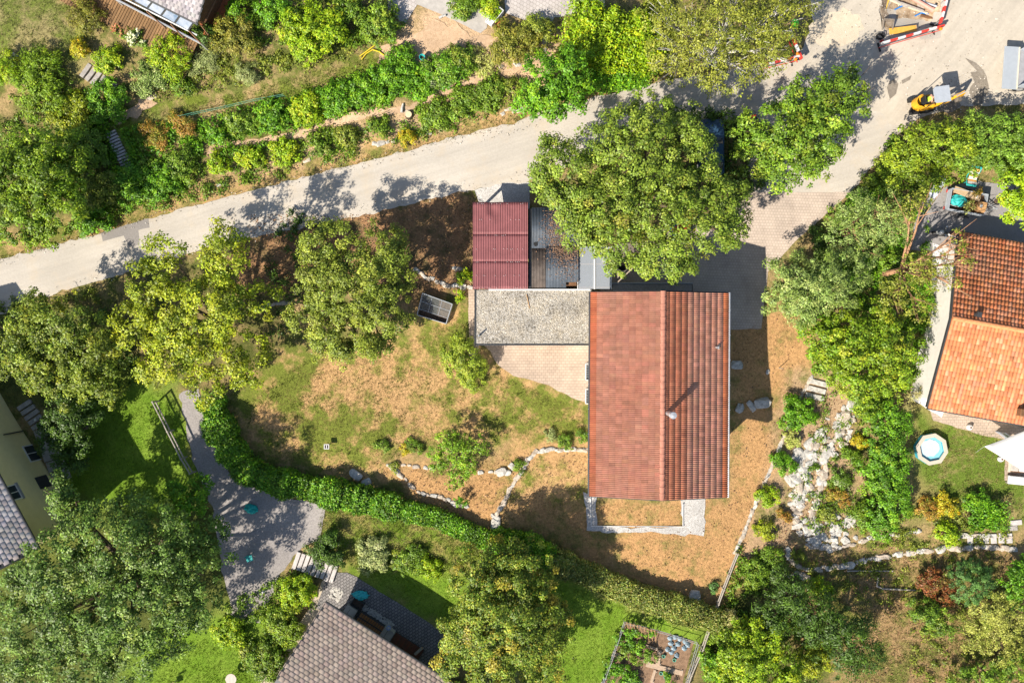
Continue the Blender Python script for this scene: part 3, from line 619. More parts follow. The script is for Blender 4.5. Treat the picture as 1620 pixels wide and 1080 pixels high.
# small flat gravel porch roof on the north side
pr = thing('gravel_porch', 'narrow dark gravel porch roof along the shaded north gable', 'porch roof', G(1030,455))
z = 2.9; mb = MB(); a,b = P(968,450,z),P(1096,464,z); c_=(a+b)/2; d_=(abs(b.x-a.x),abs(b.y-a.y)+.3)
mb.box((c_.x,c_.y-.1,z-.1),(d_[0],d_[1],.16)); mb.build('slab', M_dark, pr, True)
mb = MB(); mb.box((c_.x,c_.y-.1,z),(d_[0]-.12,d_[1]-.1,.05)); mb.build('gravel', M_yard, pr, True)
mb = MB(); mb.tube([(a.x,a.y+.08,z+.03),(b.x,a.y+.08,z+.03)],.04,6); mb.build('rail', M_greyplate, pr, True)
for px in (972,1092): mb = MB(); p = P(px,450,z); mb.box((p.x,p.y,z/2-.2),(.12,.12,z),0); mb.build('post', M_greyplate, pr, True)

# ------------------------------------------------------------------ garage with gravel flat roof
ZG = 2.95
a,b = P(752,458,ZG),P(936,545,ZG); gar = thing('flat_roofed_garage', 'garage with flat gravel roof joined to the red tiled house', 'garage', ((a.x+b.x)/2,(a.y+b.y)/2,0))
W_,D_ = b.x-a.x,a.y-b.y; mb = MB(); mb.box((.08,.02,ZG/2-.6),(W_-.3,D_-.3,ZG+.9)); mb.build('wall', M_wall, gar)
mb = MB(); mb.box((0,0,ZG-.1),(W_,D_,.18)); sl = mb.build('roof_slab', M_conc, gar)
nx_,ny_ = 90,46; gxx,gyy = np.meshgrid(np.linspace(-W_/2+.06,W_/2-.06,nx_),np.linspace(-D_/2+.06,D_/2-.06,ny_)); zz = ZG+.02+RNG.uniform(0,.035,gxx.shape)
ii = (np.arange(ny_-1)[:,None]*nx_+np.arange(nx_-1)).ravel(); link('gravel_bed', npmesh('gravel_bed', np.c_[gxx.ravel(),gyy.ravel(),zz.ravel()], np.c_[ii,ii+1,ii+nx_+1,ii+nx_], M_rgravel), sl)
# loose pebbles of the roof
n = 9000; pos = np.c_[RNG.uniform(-W_/2+.1,W_/2-.1,n),RNG.uniform(-D_/2+.1,D_/2-.1,n),np.full(n,ZG+.055)]; cc = pick([(.48,.45,.40,3),(.38,.345,.29,2.4),(.21,.185,.145,1.8),(.60,.575,.53,1)],n); _nz = np.array([mnoise.noise(Vector((a*.7,b*.9,2)))+.5*mnoise.noise(Vector((a*2.2,b*2.2,6))) for a,b in pos[:,:2]]); cc = cc*1.25*(1-.5*np.clip(_nz*2,0,1))[:,None]*np.array([1,.96,.88])
tag(link('pebble', leaf_mesh('pebble', pos, np.tile([0,0,1.],(n,1))+RNG.normal(size=(n,3))*.35, RNG.uniform(.04,.09,n), cc, .8, m=M_tile), sl), kind='stuff')
for (c,d) in (((-W_/2,0),(.12,D_+.1)),((0,-D_/2),(W_+.1,.12))):
    mb = MB(); mb.box((c[0],c[1],ZG-.02),(d[0],d[1],.2),0,.02); mb.build('edge_trim', M_dark, gar)
mb = MB(); mb.box((.4,D_/2-.02,ZG+.06),(W_-1.0,.1,.22)); mb.build('flashing', M_white, gar)
mb = MB(); p = P(833,466,ZG)-gar.location; q = P(838,488,ZG)-gar.location; mb.tube([(p.x,p.y,ZG+.1),(q.x,q.y,ZG+.06)],.03,6); tag(mb.build('timber_strip', M_wood, gar))
mb = MB(); p = P(758,531,ZG)-gar.location; mb.tube([(p.x,p.y,ZG),(p.x,p.y,ZG+.62)],.055,8); mb.build('vent_pipe', M_metal, gar)
mb = MB(); mb.box((W_*.1,-D_/2+.13,1.05),(3.6,.06,2.1)); mb.build('garage_door', M_wood, gar)

# ------------------------------------------------------------------ corrugated roofs
def corr(wd, ln, pitch, amp, ny=2, ppw=6, warp=None):
    n = int(round(wd/pitch))*ppw+1; xs = np.linspace(0,wd,n); ys = np.linspace(0,ln,ny)
    x,y = np.meshgrid(xs,ys); z = amp*np.cos(2*math.pi*x/pitch)
    if warp is not None: z = z+warp(x,y)
    i = (np.arange(ny-1)[:,None]*n+np.arange(n-1)).ravel(); return np.c_[x.ravel(),y.ravel(),z.ravel()], np.c_[i,i+1,i+n+1,i+n]
def solid(o, t=.004): o.modifiers.new('t','SOLIDIFY').thickness = t; return o
ZC = 3.5; a,b = P(748,320,ZC),P(835,457,ZC); car = thing('red_roofed_carport', 'open shed with dark red corrugated roof beside the road', 'carport', ((a.x+b.x)/2,(a.y+b.y)/2,float(T((a.x+b.x)/2,(a.y+b.y)/2))))
W_,D_ = b.x-a.x,a.y-b.y; zc = ZC-car.location.z; rows = [(0,43/137),(43/137,86/137),(86/137,1)]
for r_,(t0,t1) in enumerate(rows):
    for k in range(4):
        wd = W_/4; V,F = corr(wd+.02, (t1-t0)*D_+.03, wd/8, .026, 10, 6, (lambda x,y: -.10*np.clip((y-1.25)/.3,0,1)*np.exp(-((x-.35)/.25)**2)) if (r_ == 2 and k == 1) else None)
        o = link('roof_sheet', npmesh('roof_sheet', V, F, M_redroof, smooth=False), car)
        o.location = (-W_/2+k*wd-.01, -D_/2+t0*D_, zc-.1+.005*(2-r_)+.0025*(k%2)); solid(o,.0015)
sm = MB()
for yy in (.01,.155,.31,.46,.62,.80,.985):
    for k in range(30):
        if R.random() < .3: sm.box((-W_/2+(k+.98)*W_/32, -D_/2+yy*D_+R.uniform(-.02,.02), zc-.035),(.028,.028,.02))
tag(sm.build('screw', M_white, car), kind='stuff')
for x_ in (-W_/2+.15,W_/2-.15):
    for y_ in (-D_/2+.2,0,D_/2-.2): mb = MB(); mb.box((x_,y_,(zc-.25)/2-.2),(.14,.14,zc+.1)); mb.build('post', M_darkwood, car)
    mb = MB(); mb.box((x_,0,zc-.22),(.12,D_-.1,.14)); mb.build('beam', M_darkwood, car)
ZS = 3.25; a,b = P(841,330,ZS),P(916,455,ZS); shed = thing('grey_roofed_shed', 'shed with worn grey corrugated roof and fallen leaves between carport and big tree', 'shed', ((a.x+b.x)/2,(a.y+b.y)/2,float(T((a.x+b.x)/2,(a.y+b.y)/2))))
W_,D_ = b.x-a.x,a.y-b.y; zc = ZS-shed.location.z
for k,(x0,x1,y0,y1,m_) in enumerate([(0,.30,0,.50,M_brownsheet),(.30,.72,.0,.55,M_greysheet),(.72,.985,.07,.55,M_greysheet),(0,.30,.50,1,M_greysheet),(.30,.64,.53,1,M_greysheet),(.64,1,.53,1,M_greysheet)]):
    V,F = corr((x1-x0)*W_+.03,(y1-y0)*D_+.08,.1,.022,2,6); o = link('roof_sheet', npmesh('roof_sheet', V, F, m_), shed); o.location = (-W_/2+x0*W_,-D_/2+y0*D_,zc-.06+.012*k); solid(o)
mb = MB(); mb.box((0,0,(zc-.3)/2-.3),(W_-.3,D_-.3,zc+.3)); mb.build('wall', M_darkwood, shed)
mb = MB(); mb.box((-W_/2-.1,0,zc-.12),(.18,D_,.1)); mb.build('gutter', M_dark, shed)
mb = MB(); mb.add([(-W_/2+.12,.35,zc+.02),(-W_/2+.42,.42,zc+.02),(-W_/2+.38,.14,zc+.02),(-W_/2+.2,.1,zc+.02)],[(0,1,2,3)]); mb.build('hole_patch', M_black, shed)
n = 1700; u = RNG.normal(size=(n,2))*np.array([.16,.16]); cxy = np.array([(.55,.50),(.72,.42),(.45,.75),(.62,.62),(.85,.38)])[RNG.integers(0,5,n)]; q = np.clip(cxy+u*.9,.03,.97)
pos = np.c_[(q[:,0]-.5)*W_,(q[:,1]-.5)*D_,np.full(n,zc+.03)+RNG.uniform(0,.03,n)]
tag(link('fallen_leaves', leaf_mesh('fallen_leaves', pos, np.tile([0,0,1.],(n,1))+RNG.normal(size=(n,3))*.4, RNG.uniform(.05,.1,n), pick([(.26,.15,.09,3),(.18,.11,.07,2),(.33,.21,.13,1)],n), .7, m=M_tile), shed), kind='stuff')
ZP = 3.1; a,b = P(914,390,ZP),P(967,457,ZP); can = thing('clear_canopy', 'translucent panel canopy with white aluminium frame next to the grey shed roof', 'canopy', ((a.x+b.x)/2,(a.y+b.y)/2,float(T((a.x+b.x)/2,(a.y+b.y)/2))))
W_,D_ = b.x-a.x,a.y-b.y; zc = ZP-can.location.z
mp_, ntp, bp_ = nmat('polycarbonate'); bp_.inputs['Base Color'].default_value = (.46,.50,.55,1); bp_.inputs['Roughness'].default_value = .18; bp_.inputs['Alpha'].default_value = .42
for s in (-1,1): mb = MB(); mb.box((s*W_/4,0,zc),(W_/2-.05,D_,.016)); mb.build('panel', mp_, can)
for x_ in (-W_/2,0,W_/2): mb = MB(); mb.box((x_,0,zc+.03),(.06 if x_ else .1,D_+.04,.05)); mb.build('frame_bar', M_white, can)
for y_ in (-D_/2+.1,.25): mb = MB(); mb.box((0,y_,zc-.06),(W_,.08,.08)); mb.build('rafter', M_wood, can)
for x_ in (-W_/2+.05,W_/2-.05): mb = MB(); mb.box((x_,D_/2-.1,zc/2-.1),(.08,.08,zc)); mb.build('post', M_white, can)

# ------------------------------------------------------------------ neighbour with orange pantiles (east)
ZEe = 3.0; ZRe = 3.9
rA = P(1507,503,ZRe); rB = P(1720,541,ZRe); al = (rB-rA); Ln = al.length; al.normalize(); dn = Vector((al.y,-al.x,0))         # dn: plan direction towards the south eave
eS = P(1462,643,ZEe); eN = P(1511,366,ZEe); wS = (eS-rA).dot(dn); wN = -(eN-rA).dot(dn)
en = thing('pantiled_house', 'neighbouring house with bright orange barrel tiled roof at the right edge', 'house', (rA.x,rA.y,0), math.atan2(al.y,al.x))
# local: x along ridge (away from photo edge), y towards north is +
mb = MB(); zs = lambda y: ZRe-(abs(y)/(wS if y < 0 else wN))*(ZRe-ZEe)-.14
y0,y1 = -wS+.6,wN-.5; x0,x1 = .35,Ln-.4
mb.add([(x0,y0,-1),(x1,y0,-1),(x1,y1,-1),(x0,y1,-1),(x0,y0,zs(y0)),(x1,y0,zs(y0)),(x1,y1,zs(y1)),(x0,y1,zs(y1)),(x0,0,zs(0)),(x1,0,zs(0))],[(0,1,5,4),(1,2,6,9,5),(2,3,7,6),(3,0,4,8,7),(4,5,9,8),(8,9,6,7)])
mb.build('wall', mat('pale_render',(.72,.68,.62),.9,.06,3), en)
mb = MB()
for s,wd in ((-1,wS),(1,wN)):
    q_ = [(-.05,0,ZRe-.07),(Ln,0,ZRe-.07),(Ln,s*wd,ZEe-.07),(-.05,s*wd,ZEe-.07)]; mb.add(q_+[(x,y,z-.09) for x,y,z in q_],[(0,1,2,3),(7,6,5,4),(3,2,6,7),(0,3,7,4)])
eroof = mb.build('roof', M_darkwood, en)
ec = (.50,.17,.07); ed = (.40,.19,.11); eb = (.60,.29,.165)
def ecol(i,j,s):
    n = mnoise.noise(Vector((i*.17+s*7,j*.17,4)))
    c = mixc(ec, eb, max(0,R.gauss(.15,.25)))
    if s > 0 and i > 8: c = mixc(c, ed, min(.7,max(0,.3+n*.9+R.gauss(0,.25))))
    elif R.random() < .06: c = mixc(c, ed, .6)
    if s > 0: c = tuple(min(.8,x*1.18) for x in c)  # north slope colour brightened to offset its weaker sunlight
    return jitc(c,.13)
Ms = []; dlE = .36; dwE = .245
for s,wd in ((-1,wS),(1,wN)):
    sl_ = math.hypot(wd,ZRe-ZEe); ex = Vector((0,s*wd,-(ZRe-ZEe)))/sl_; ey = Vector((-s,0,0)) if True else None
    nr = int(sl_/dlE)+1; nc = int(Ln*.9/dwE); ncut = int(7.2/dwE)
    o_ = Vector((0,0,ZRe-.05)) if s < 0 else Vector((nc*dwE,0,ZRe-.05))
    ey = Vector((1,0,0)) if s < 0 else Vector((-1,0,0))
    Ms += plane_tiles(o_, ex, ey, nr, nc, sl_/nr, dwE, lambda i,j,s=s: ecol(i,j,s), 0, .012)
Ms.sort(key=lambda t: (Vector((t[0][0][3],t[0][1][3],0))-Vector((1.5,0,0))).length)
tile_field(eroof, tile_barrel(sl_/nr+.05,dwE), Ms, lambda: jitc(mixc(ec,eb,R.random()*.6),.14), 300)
for k in range(30):
    V = []
    for x_, r in ((k*.42,.12),(k*.42+.46,.15)):
        for q in range(7): t = math.pi*q/6; V.append((x_, r*1.15*math.cos(t), ZRe+.0+r*math.sin(t)))
    mb = MB(); mb.add(V,[(q,q+1,8+q,7+q) for q in range(6)]+[(0,1,2,3,4,5,6)]); o = mb.build('ridge_tile', MATS.get('ridge_orange') or mat('ridge_orange',(.60,.24,.10),.8,.2,4), eroof)
for s,wd in ((-1,wS),(1,wN)):
    mb = MB(); mb.tube([(-.05,s*(wd+.07),ZEe-.1),(Ln,s*(wd+.07),ZEe-.1)],.07,8); mb.build('gutter', M_dark, en)
    mb = MB(); q_ = [(-.09,0,ZRe-.02),(-.09,s*wd,ZEe-.02)]; mb.add([(x-.03,y,z) for x,y,z in q_]+[(x-.03,y,z-.2) for x,y,z in q_]+[(x+.03,y,z) for x,y,z in q_]+[(x+.03,y,z-.2) for x,y,z in q_],[(0,1,3,2),(4,6,7,5),(0,4,5,1)]); mb.build('verge_board', M_dark, en)
mb = MB(); inv = (Matrix.Translation(en.location) @ en.rotation_euler.to_matrix().to_4x4()).inverted(); q = inv @ P(1543,498,ZRe-.1)
mb.box((q.x,q.y,ZRe+.05),(.22,.22,.5),0,.02); mb.box((q.x,q.y,ZRe+.34),(.32,.32,.05)); mb.build('vent_stack', M_dark, en)
q = inv @ P(1614,652,ZEe+.3); mb = MB(); mb.box((q.x,q.y,ZEe+.45),(.4,.5,.4),0,.03); mb.build('skylight_box', M_darkwood, en)
for u in (2.0,5.2): window(en,(u,y0,1.5),1.3,1.3,(0,-1))

# ------------------------------------------------------------------ houses with grey-brown flat tiles
def slate_house(name, label, corner, along, zE, pitch, Ln, Wd, x_over, wallmat, base, n_ind, colr, dl=.28, dw=.40, view=None, win=.5):
    """corner: eave corner; along: unit plan vector of the eave; the roof climbs to the right-hand side of along"""
    up = Vector((along.y,-along.x,0)); root = thing(name, label, 'house', (corner.x,corner.y,0), math.atan2(along.y,along.x))
    # local frame: x along eave, -y towards ridge
    rise = math.tan(pitch); mb = MB(); o_ = x_over
    z_ = lambda y: zE+(-y if -y < Wd/2 else Wd+y)*rise-.15
    ys = [-win,-Wd/2,-Wd+.5]
    mb.add([(o_,ys[0],base),(Ln-o_,ys[0],base),(Ln-o_,ys[2],base),(o_,ys[2],base),(o_,ys[0],z_(ys[0])),(Ln-o_,ys[0],z_(ys[0])),(Ln-o_,ys[1],z_(ys[1])),(o_,ys[1],z_(ys[1])),(Ln-o_,ys[2],z_(ys[2])),(o_,ys[2],z_(ys[2]))],
           [(1,0,4,5),(0,3,9,7,4),(2,1,5,6,8),(3,2,8,9),(4,7,6,5),(7,9,8,6)]); mb.build('wall', wallmat, root)
    mb = MB(); q_ = [(0,0,zE-.05),(Ln,0,zE-.05),(Ln,-Wd/2,zE-.05+Wd/2*rise),(0,-Wd/2,zE-.05+Wd/2*rise),(Ln,-Wd,zE-.05),(0,-Wd,zE-.05)]
    mb.add(q_+[(x,y,z-.1) for x,y,z in q_],[(0,3,2,1),(3,5,4,2),(6,7,8,9),(9,8,10,11),(0,1,7,6),(0,6,9,3),(3,9,11,5)]); rf = mb.build('roof', M_dark, root)
    sl_ = Wd/2/math.cos(pitch); nr = int(sl_/dl); ex = Vector((0,math.cos(pitch),-math.sin(pitch))); ey = Vector((-1,0,0)); nc = int(Ln/dw)
    Ms = plane_tiles(Vector((Ln-dw*.25,-Wd/2,zE+Wd/2*rise-.035)), ex, ey, nr, nc, sl_/nr, dw, lambda i,j: jitc(mixc(colr[0],colr[1],R.random()),.08), .5, .004, skip=lambda u,v: v+dw > Ln)
    Wm = Matrix.Translation(root.location) @ root.rotation_euler.to_matrix().to_4x4()
    def seen(t):
        p = Wm @ Vector((t[0][0][3],t[0][1][3],t[0][2][3])); k = PX*(H-p.z)/H; px,py = p.x/k+810,540-p.y/k
        return 0 if (-15 < px < 1635 and -15 < py < 1095) else 1
    Ms.sort(key=seen); n0 = sum(1 for t in Ms if seen(t) == 0)
    tile_field(rf, tile_slate(sl_/nr+.05,dw), Ms, lambda: jitc(mixc(colr[0],colr[1],R.random()),.09), min(n_ind,n0))
    mb = MB(); mb.tube([(-.05,.07,zE-.1),(Ln,.07,zE-.1)],.075,8); mb.build('gutter', M_dark, root)
    mb = MB(); mb.box((-.03,-Wd/4,zE+Wd/4*rise-.06),(.05,Wd/2,.12),0,0,Matrix.Translation((0,-Wd/4,zE+Wd/4*rise)) @ Matrix.Rotation(-pitch,4,'X') @ Matrix.Translation((0,Wd/4,-zE-Wd/4*rise))); mb.build('verge_board', M_dark, root)
    return root
zE = 1.75; c0 = P(515,954,zE); al2 = (P(712,1080,zE)-c0).normalized()
sh = slate_house('slate_house','house with grey-brown slate roof at the bottom edge behind a cobbled terrace',c0,al2,zE,math.radians(13),15,11,.8,mat('grey_render',(.5,.47,.42),.9,.06,3),-3,300,((.38,.29,.235),(.46,.365,.305)),win=1.9)
zE = 5.0; c1 = P(40,833,zE); al3 = (P(0,760,zE)-c1).normalized(); al3 = -al3
c1b = c1-al3*14.5
yh = slate_house('yellow_house','tall pale yellow rendered house with grey tiled roof at the left edge',c1b,al3,zE,math.radians(22),16.2,10,.6,M_ywall,-1.5,60,((.40,.35,.34),(.52,.47,.46)))
yinv = (Matrix.Translation(yh.location) @ yh.rotation_euler.to_matrix().to_4x4()).inverted()
def wall_hit(px, py, inv, yw):       # where the view ray of a pixel meets the wall plane local y = yw
    o = inv @ Vector((0,0,H)); d = (inv @ P(px,py,0))-o; t = (yw-o.y)/d.y; return o+d*t
for (px,py,wd,ht) in ((37,670,.6,.7),(53,716,1.2,1.5),(18,780,1.0,1.3)):
    q = wall_hit(px,py,yinv,-.5); window(yh,(q.x,-.5,q.z),wd,ht,(0,1))
q = wall_hit(68,715,yinv,-.5); mb = MB(); mb.box((q.x,-.38,q.z),(1.2,.16,.5)); mb.build('shutter_box', mat('pale_blue_panel',(.45,.58,.62),.6,.05,4), yh)
q = wall_hit(68,762,yinv,-.5); mb = MB(); mb.box((q.x,-.47,q.z),(.9,.06,1.2)); mb.build('door', M_dark, yh)
q = wall_hit(20,685,yinv,-.5); mb = MB(); mb.box((q.x,-.44,q.z),(.06,.1,1.9)); mb.build('downpipe', M_dark, yh)
# veranda house at the top
zE = 5.4; c2 = P(312,36,zE); al4 = (P(240,0,zE)-c2).normalized(); 
vh = slate_house('veranda_house','grey roofed house with glazed veranda above the wooden deck at the top edge',c2,al4,zE,math.radians(22),12,9,.5,M_darkwood,1,120,((.24,.22,.23),(.36,.33,.33)),.24,.3)

# ------------------------------------------------------------------ veranda, deck and terrace of the top house
vinv = (Matrix.Translation(vh.location) @ vh.rotation_euler.to_matrix().to_4x4()).inverted()
M_vglass = mat('veranda_glass', (.10,.16,.24), .12, c2=(.40,.42,.46), nscale=1.1, spec=.6)
zv = 5.0
def vline(t, a, b): return (a[0]+(b[0]-a[0])*t, a[1]+(b[1]-a[1])*t)
L0,L1 = (190,-11),(298,48); U0,U1 = (203,-26),(309,32)
for k in range(5):
    t0,t1 = k/5+.012,(k+1)/5-.012; q = [P(*vline(t0,L0,L1),zv-.35),P(*vline(t1,L0,L1),zv-.35),P(*vline(t1,U0,U1),zv+.1),P(*vline(t0,U0,U1),zv+.1)]
    mb = MB(); mb.add(q+[v-Vector((0,0,.02)) for v in q],[(0,1,2,3),(7,6,5,4),(0,4,5,1),(1,5,6,2),(2,6,7,3),(3,7,4,0)]); mb.build('veranda_pane', M_vglass, vh, True)
for k in range(6):
    a_,b_ = P(*vline(k/5,L0,L1),zv-.3),P(*vline(k/5,U0,U1),zv+.14); mb = MB(); mb.tube([a_,b_],.05,4); mb.build('glazing_bar', M_dark, vh, True)
for (a_,b_,r_,m_,n_) in ((L0,L1,.06,M_dark,'glazing_rail'),((170,-8),(318,69),.07,M_metal,'veranda_gutter'),((176,-12),(312,56),.05,M_white,'canopy_rail')):
    mb = MB(); mb.tube([P(*a_,zv-.5),P(*b_,zv-.5)],r_,6); mb.build(n_, m_, vh, True)
for (a_,b_) in (((232,18),(262,45)),((270,38),(290,60)),((298,48),(318,69)),((324,36),(346,-10)),((318,40),(330,56))):
    mb = MB(); mb.tube([P(*a_,zv-.45),P(*b_,zv-.45)],.05,4); mb.build('rafter', M_darkwood, vh, True)
for p_ in ((182,-2),(250,34),(318,69)):
    a_ = P(*p_,zv-.55); mb = MB(); mb.box((a_.x,a_.y,(zv-.55+TV(a_))/2),(.1,.1,zv-.55-TV(a_)+.2)); mb.build('post', M_metal, vh, True)
e0 = G(96,-42); e1 = G(322,74); ed_ = (e1-e0); el = ed_.length; ed_.normalize(); pn = Vector((ed_.y,-ed_.x,0)).normalized()
if pn.y > 0: pn = -pn
zd = 3.55; deck = thing('wooden_deck','brown plank deck in front of the glazed veranda','deck',(e0.x,e0.y,zd-.3),math.atan2(ed_.y,ed_.x))
npk = 56; pw = el/npk; pm = [None]*5
for k in range(5):
    b_ = MB(); b_.box((0,0,0),(pw-.03,1.75,.04),0,.006); pm[k] = b_.mesh('plank', mat('plank_%s'%'abcde'[k], tuple(c*f for c,f in zip((.25,.145,.065),((.8+.1*k),)*3)), .8, .2, 7))
for k in range(npk):
    o = link('plank', pm[R.randrange(5)], deck); o.location = ((k+.5)*pw, -.86+R.uniform(-.02,.02), .3+R.uniform(-.004,.004))
for y_ in (-.2,-.86,-1.5): b_ = MB(); b_.box((el/2,y_,.2),(el,.1,.14)); b_.build('joist', M_darkwood, deck)
sheet('terracotta_terrace', [(316,36),(326,-20),(372,-20),(354,32),(338,74),(324,66)], brickmat('terracotta_tiles',(.50,.15,.05),(.42,.12,.04),(.30,.14,.08),.34,.34,.45), .06, .5, .02)

# ------------------------------------------------------------------ stones
def stone_meshes(m, n=9, flat=.6):
    out = []
    for k in range(n):
        bm = bmesh.new(); bmesh.ops.create_icosphere(bm, subdivisions=2, radius=.5)
        sd = R.uniform(0,99); sx,sy = R.uniform(.8,1.25),R.uniform(.65,1.0)
        for v in bm.verts:
            d = v.co.normalized(); f = 1+.55*mnoise.noise(d*1.3+Vector((sd,0,0)))+.2*mnoise.noise(d*3+Vector((sd,5,0)))
            c = d*.5*f; c.x = max(-.42,min(.42,c.x)); c.y = max(-.40,min(.40,c.y)); c.z = max(-.3,min(.34,c.z)); v.co = Vector((c.x*sx*1.2,c.y*sy*1.2,c.z*flat*1.3))
        me = bpy.data.meshes.new('stone'); bm.to_mesh(me); bm.free(); me.materials.append(m); out.append(me)
    return out
SM = stone_meshes(M_stone,9)+stone_meshes(M_stone2,9); SM_W = SM[:9]
def stone_line(name, label, cat, paths, size=.4, gap=.8, jit=.12, meshes=None, zs=1.0, prob=1.0):
    root = thing(name, label, cat, G(*paths[0][0]))
    for path in paths:
        pts = [G(*p) for p in path]
        for a,b in zip(pts,pts[1:]):
            L_ = (b-a).length; t = R.uniform(0,.2)
            while t < L_:
                s_ = size*R.uniform(.65,1.35); p = a.lerp(b,min(1,t/L_))+Vector((R.uniform(-jit,jit),R.uniform(-jit,jit),0)); t += s_*gap*1.15
                if R.random() > prob: continue
                o = link('stone', R.choice(meshes or SM), root); o.location = Vector((p.x,p.y,TV(p)-.02*s_*zs))-root.location
                o.rotation_euler = (R.uniform(-.2,.2),R.uniform(-.2,.2),math.atan2(b.y-a.y,b.x-a.x)+R.uniform(-.3,.3)); o.scale = (s_*1.1,s_*.85,s_*zs)
    return root
def stone_area(name, label, cat, poly, n, size, meshes=None):
    root = thing(name, label, cat, G(*poly[0])); q = scatter(poly,n)
    for x,y in q:
        s_ = size*R.uniform(.5,1.5); o = link('stone', R.choice(meshes or SM), root); o.location = Vector((x,y,float(T(x,y))-.04*s_))-root.location
        o.rotation_euler = (R.uniform(-.3,.3),R.uniform(-.3,.3),R.uniform(0,6.3)); o.scale = (s_,s_*R.uniform(.7,1),s_*R.uniform(.7,1))
    return root
def scatter(poly_px, n):
    g_ = np.array(gpoly(poly_px)); lo = g_.min(0); hi = g_.max(0); out = []
    while sum(map(len,out)) < n:
        q = RNG.uniform(lo,hi,(n*2,2)); out.append(q[in_poly(q[:,0],q[:,1],[tuple(v) for v in g_])])
    return np.concatenate(out)[:n]
stone_line('stone_edging','broken row of pale stones along the left and lower side of the dry bed','stone edging',[[(611,733),(632,748),(650,768),(672,782),(700,787),(722,797),(748,804)]],.42,1.0,.08)
stone_line('stone_edging','short broken row of pale stones along the upper side of the dry bed','stone edging',[[(622,735),(690,740)],[(760,747),(808,748)]],.40,1.3,.06)
stone_line('dry_stone_wall','pale dry stone wall curving from the house down to the hedge','stone wall',[[(932,711),(870,711),(850,714),(836,726),(828,742)],[(828,742),(812,765),(800,788),(786,812)]],.42,.62,.06,None,1.2)
stone_line('boundary_wall','long narrow pale stone wall along the right side of the dry lawn','stone wall',[[(1284,596),(1268,625),(1252,665),(1236,700),(1218,745),(1200,785),(1180,835),(1163,872)]],.36,.52,.04,None,1.1)
stone_line('rock_steps','long curving line of big pale stones stepping down the rockery','rock steps',[[(1345,640),(1330,660),(1322,690),(1308,720),(1300,755),(1290,790),(1284,825),(1296,850),(1325,862)],[(1292,690),(1272,735),(1262,775),(1250,800)]],.7,.85,.18)
stone_area('rockery','steep rockery of pale boulders between boundary wall and hedge','rockery',[(1318,640),(1352,640),(1345,690),(1320,720),(1290,790),(1290,845),(1262,850),(1248,800),(1268,740),(1290,700)],125,.5)
stone_area('rock_heap','heap of pale boulders at the foot of the rockery','rock heap',[(1290,815),(1350,815),(1355,850),(1310,868),(1275,855)],60,.48,SM_W)
stone_area('pale_boulders','weathered grey boulders in the upper left of the rockery','boulders',[(1262,715),(1290,690),(1285,745),(1255,790),(1240,800),(1250,750)],34,.6,SM_W)
stone_line('terrace_edging','long upper row of pale stones below the pool garden','stone edging',[[(1275,862),(1310,868),(1345,862),(1380,850),(1420,845),(1460,840)],[(1505,848),(1600,848)]],.45,.85,.1)
stone_line('terrace_edging','long lower row of pale stones below the pool garden','stone edging',[[(1245,868),(1252,890),(1275,900),(1310,897),(1345,893),(1370,885),(1400,880),(1440,873),(1480,868),(1520,866),(1560,866),(1605,868)]],.5,.72,.08)
stone_line('lower_edging','short stone row at the end of the dry lawn below the rockery','stone edging',[[(1215,908),(1265,908),(1282,915)]],.6,.7,.1)
stone_line('stone_edging','pale stone edging running under the olive tree to the carport','stone edging',[[(655,425),(672,438),(690,446),(715,452),(748,456)],[(716,425),(740,425)]],.40,.7,.1)
stone_line('stone_edging','pale stones showing through the gap left of the olive tree','stone edging',[[(405,492),(425,482),(462,478)]],.36,.7,.06)
stone_line('stone_edging','pale stone border between the green hedge and the meadow strip','stone edging',[[(645,814),(672,822),(700,832),(716,838)]],.42,.7,.06)
stone_line('bank_stones','broken pale stones along the foot of the bank beside the road','stones',[[(595,228),(628,222)],[(665,212),(680,208)],[(795,178),(830,170)],[(330,298),(360,286)],[(480,258),(490,256)]],.4,.9,.15,None,.8,.7)
stone_line('stone_steps','pale natural stone steps beside the yellow-green hedge','steps',[[(872,32),(868,48),(864,62),(862,78),(860,88)]],.55,.75,.1,SM_W,.6)
stone_line('bank_stones','scattered pale stones along the earth path on the bank','stones',[[(742,105),(762,110)],[(790,108),(806,104)],[(818,102),(832,98)],[(640,175),(655,170)],[(236,155),(252,152)]],.45,1.6,.1,None,.6)
for k,(px,py,s_,lb) in enumerate([(1165,577,.85,'pale boulder in the house shadow nearest the gable vent'),(1170,645,.65,'flat pale boulder lying in the shadow east of the house'),(1188,642,.6,'second boulder of the three in the shadow corner'),(1205,637,1.0,'large pale boulder at the edge of the house shadow'),(1214,588,.35,'small pale stone on the dry ground right of the house shadow'),(810,737,.5,'round grey boulder at the bend of the stone wall'),(793,746,.62,'square pale boulder at the end of the upper stone row'),(784,828,.75,'flat grey stone in the hedge shadow below the dry bed'),(563,750,.7,'grey slab stone in the hedge shadow left of the dry bed'),(580,762,.7,'second grey slab stone in the hedge shadow'),(1098,944,1.0,'long grey stone lying before the grey-green hedge'),(784,817,.5,'pale stone at the lower tip of the dry bed')]):
    root = thing('boulder', lb, 'boulder', G(px,py)); o = link('stone', SM_W[k%9], root); o.scale = (s_*1.2,s_,s_*.9); o.location = (0,0,.1*s_); o.rotation_euler = (0,0,k*1.1)
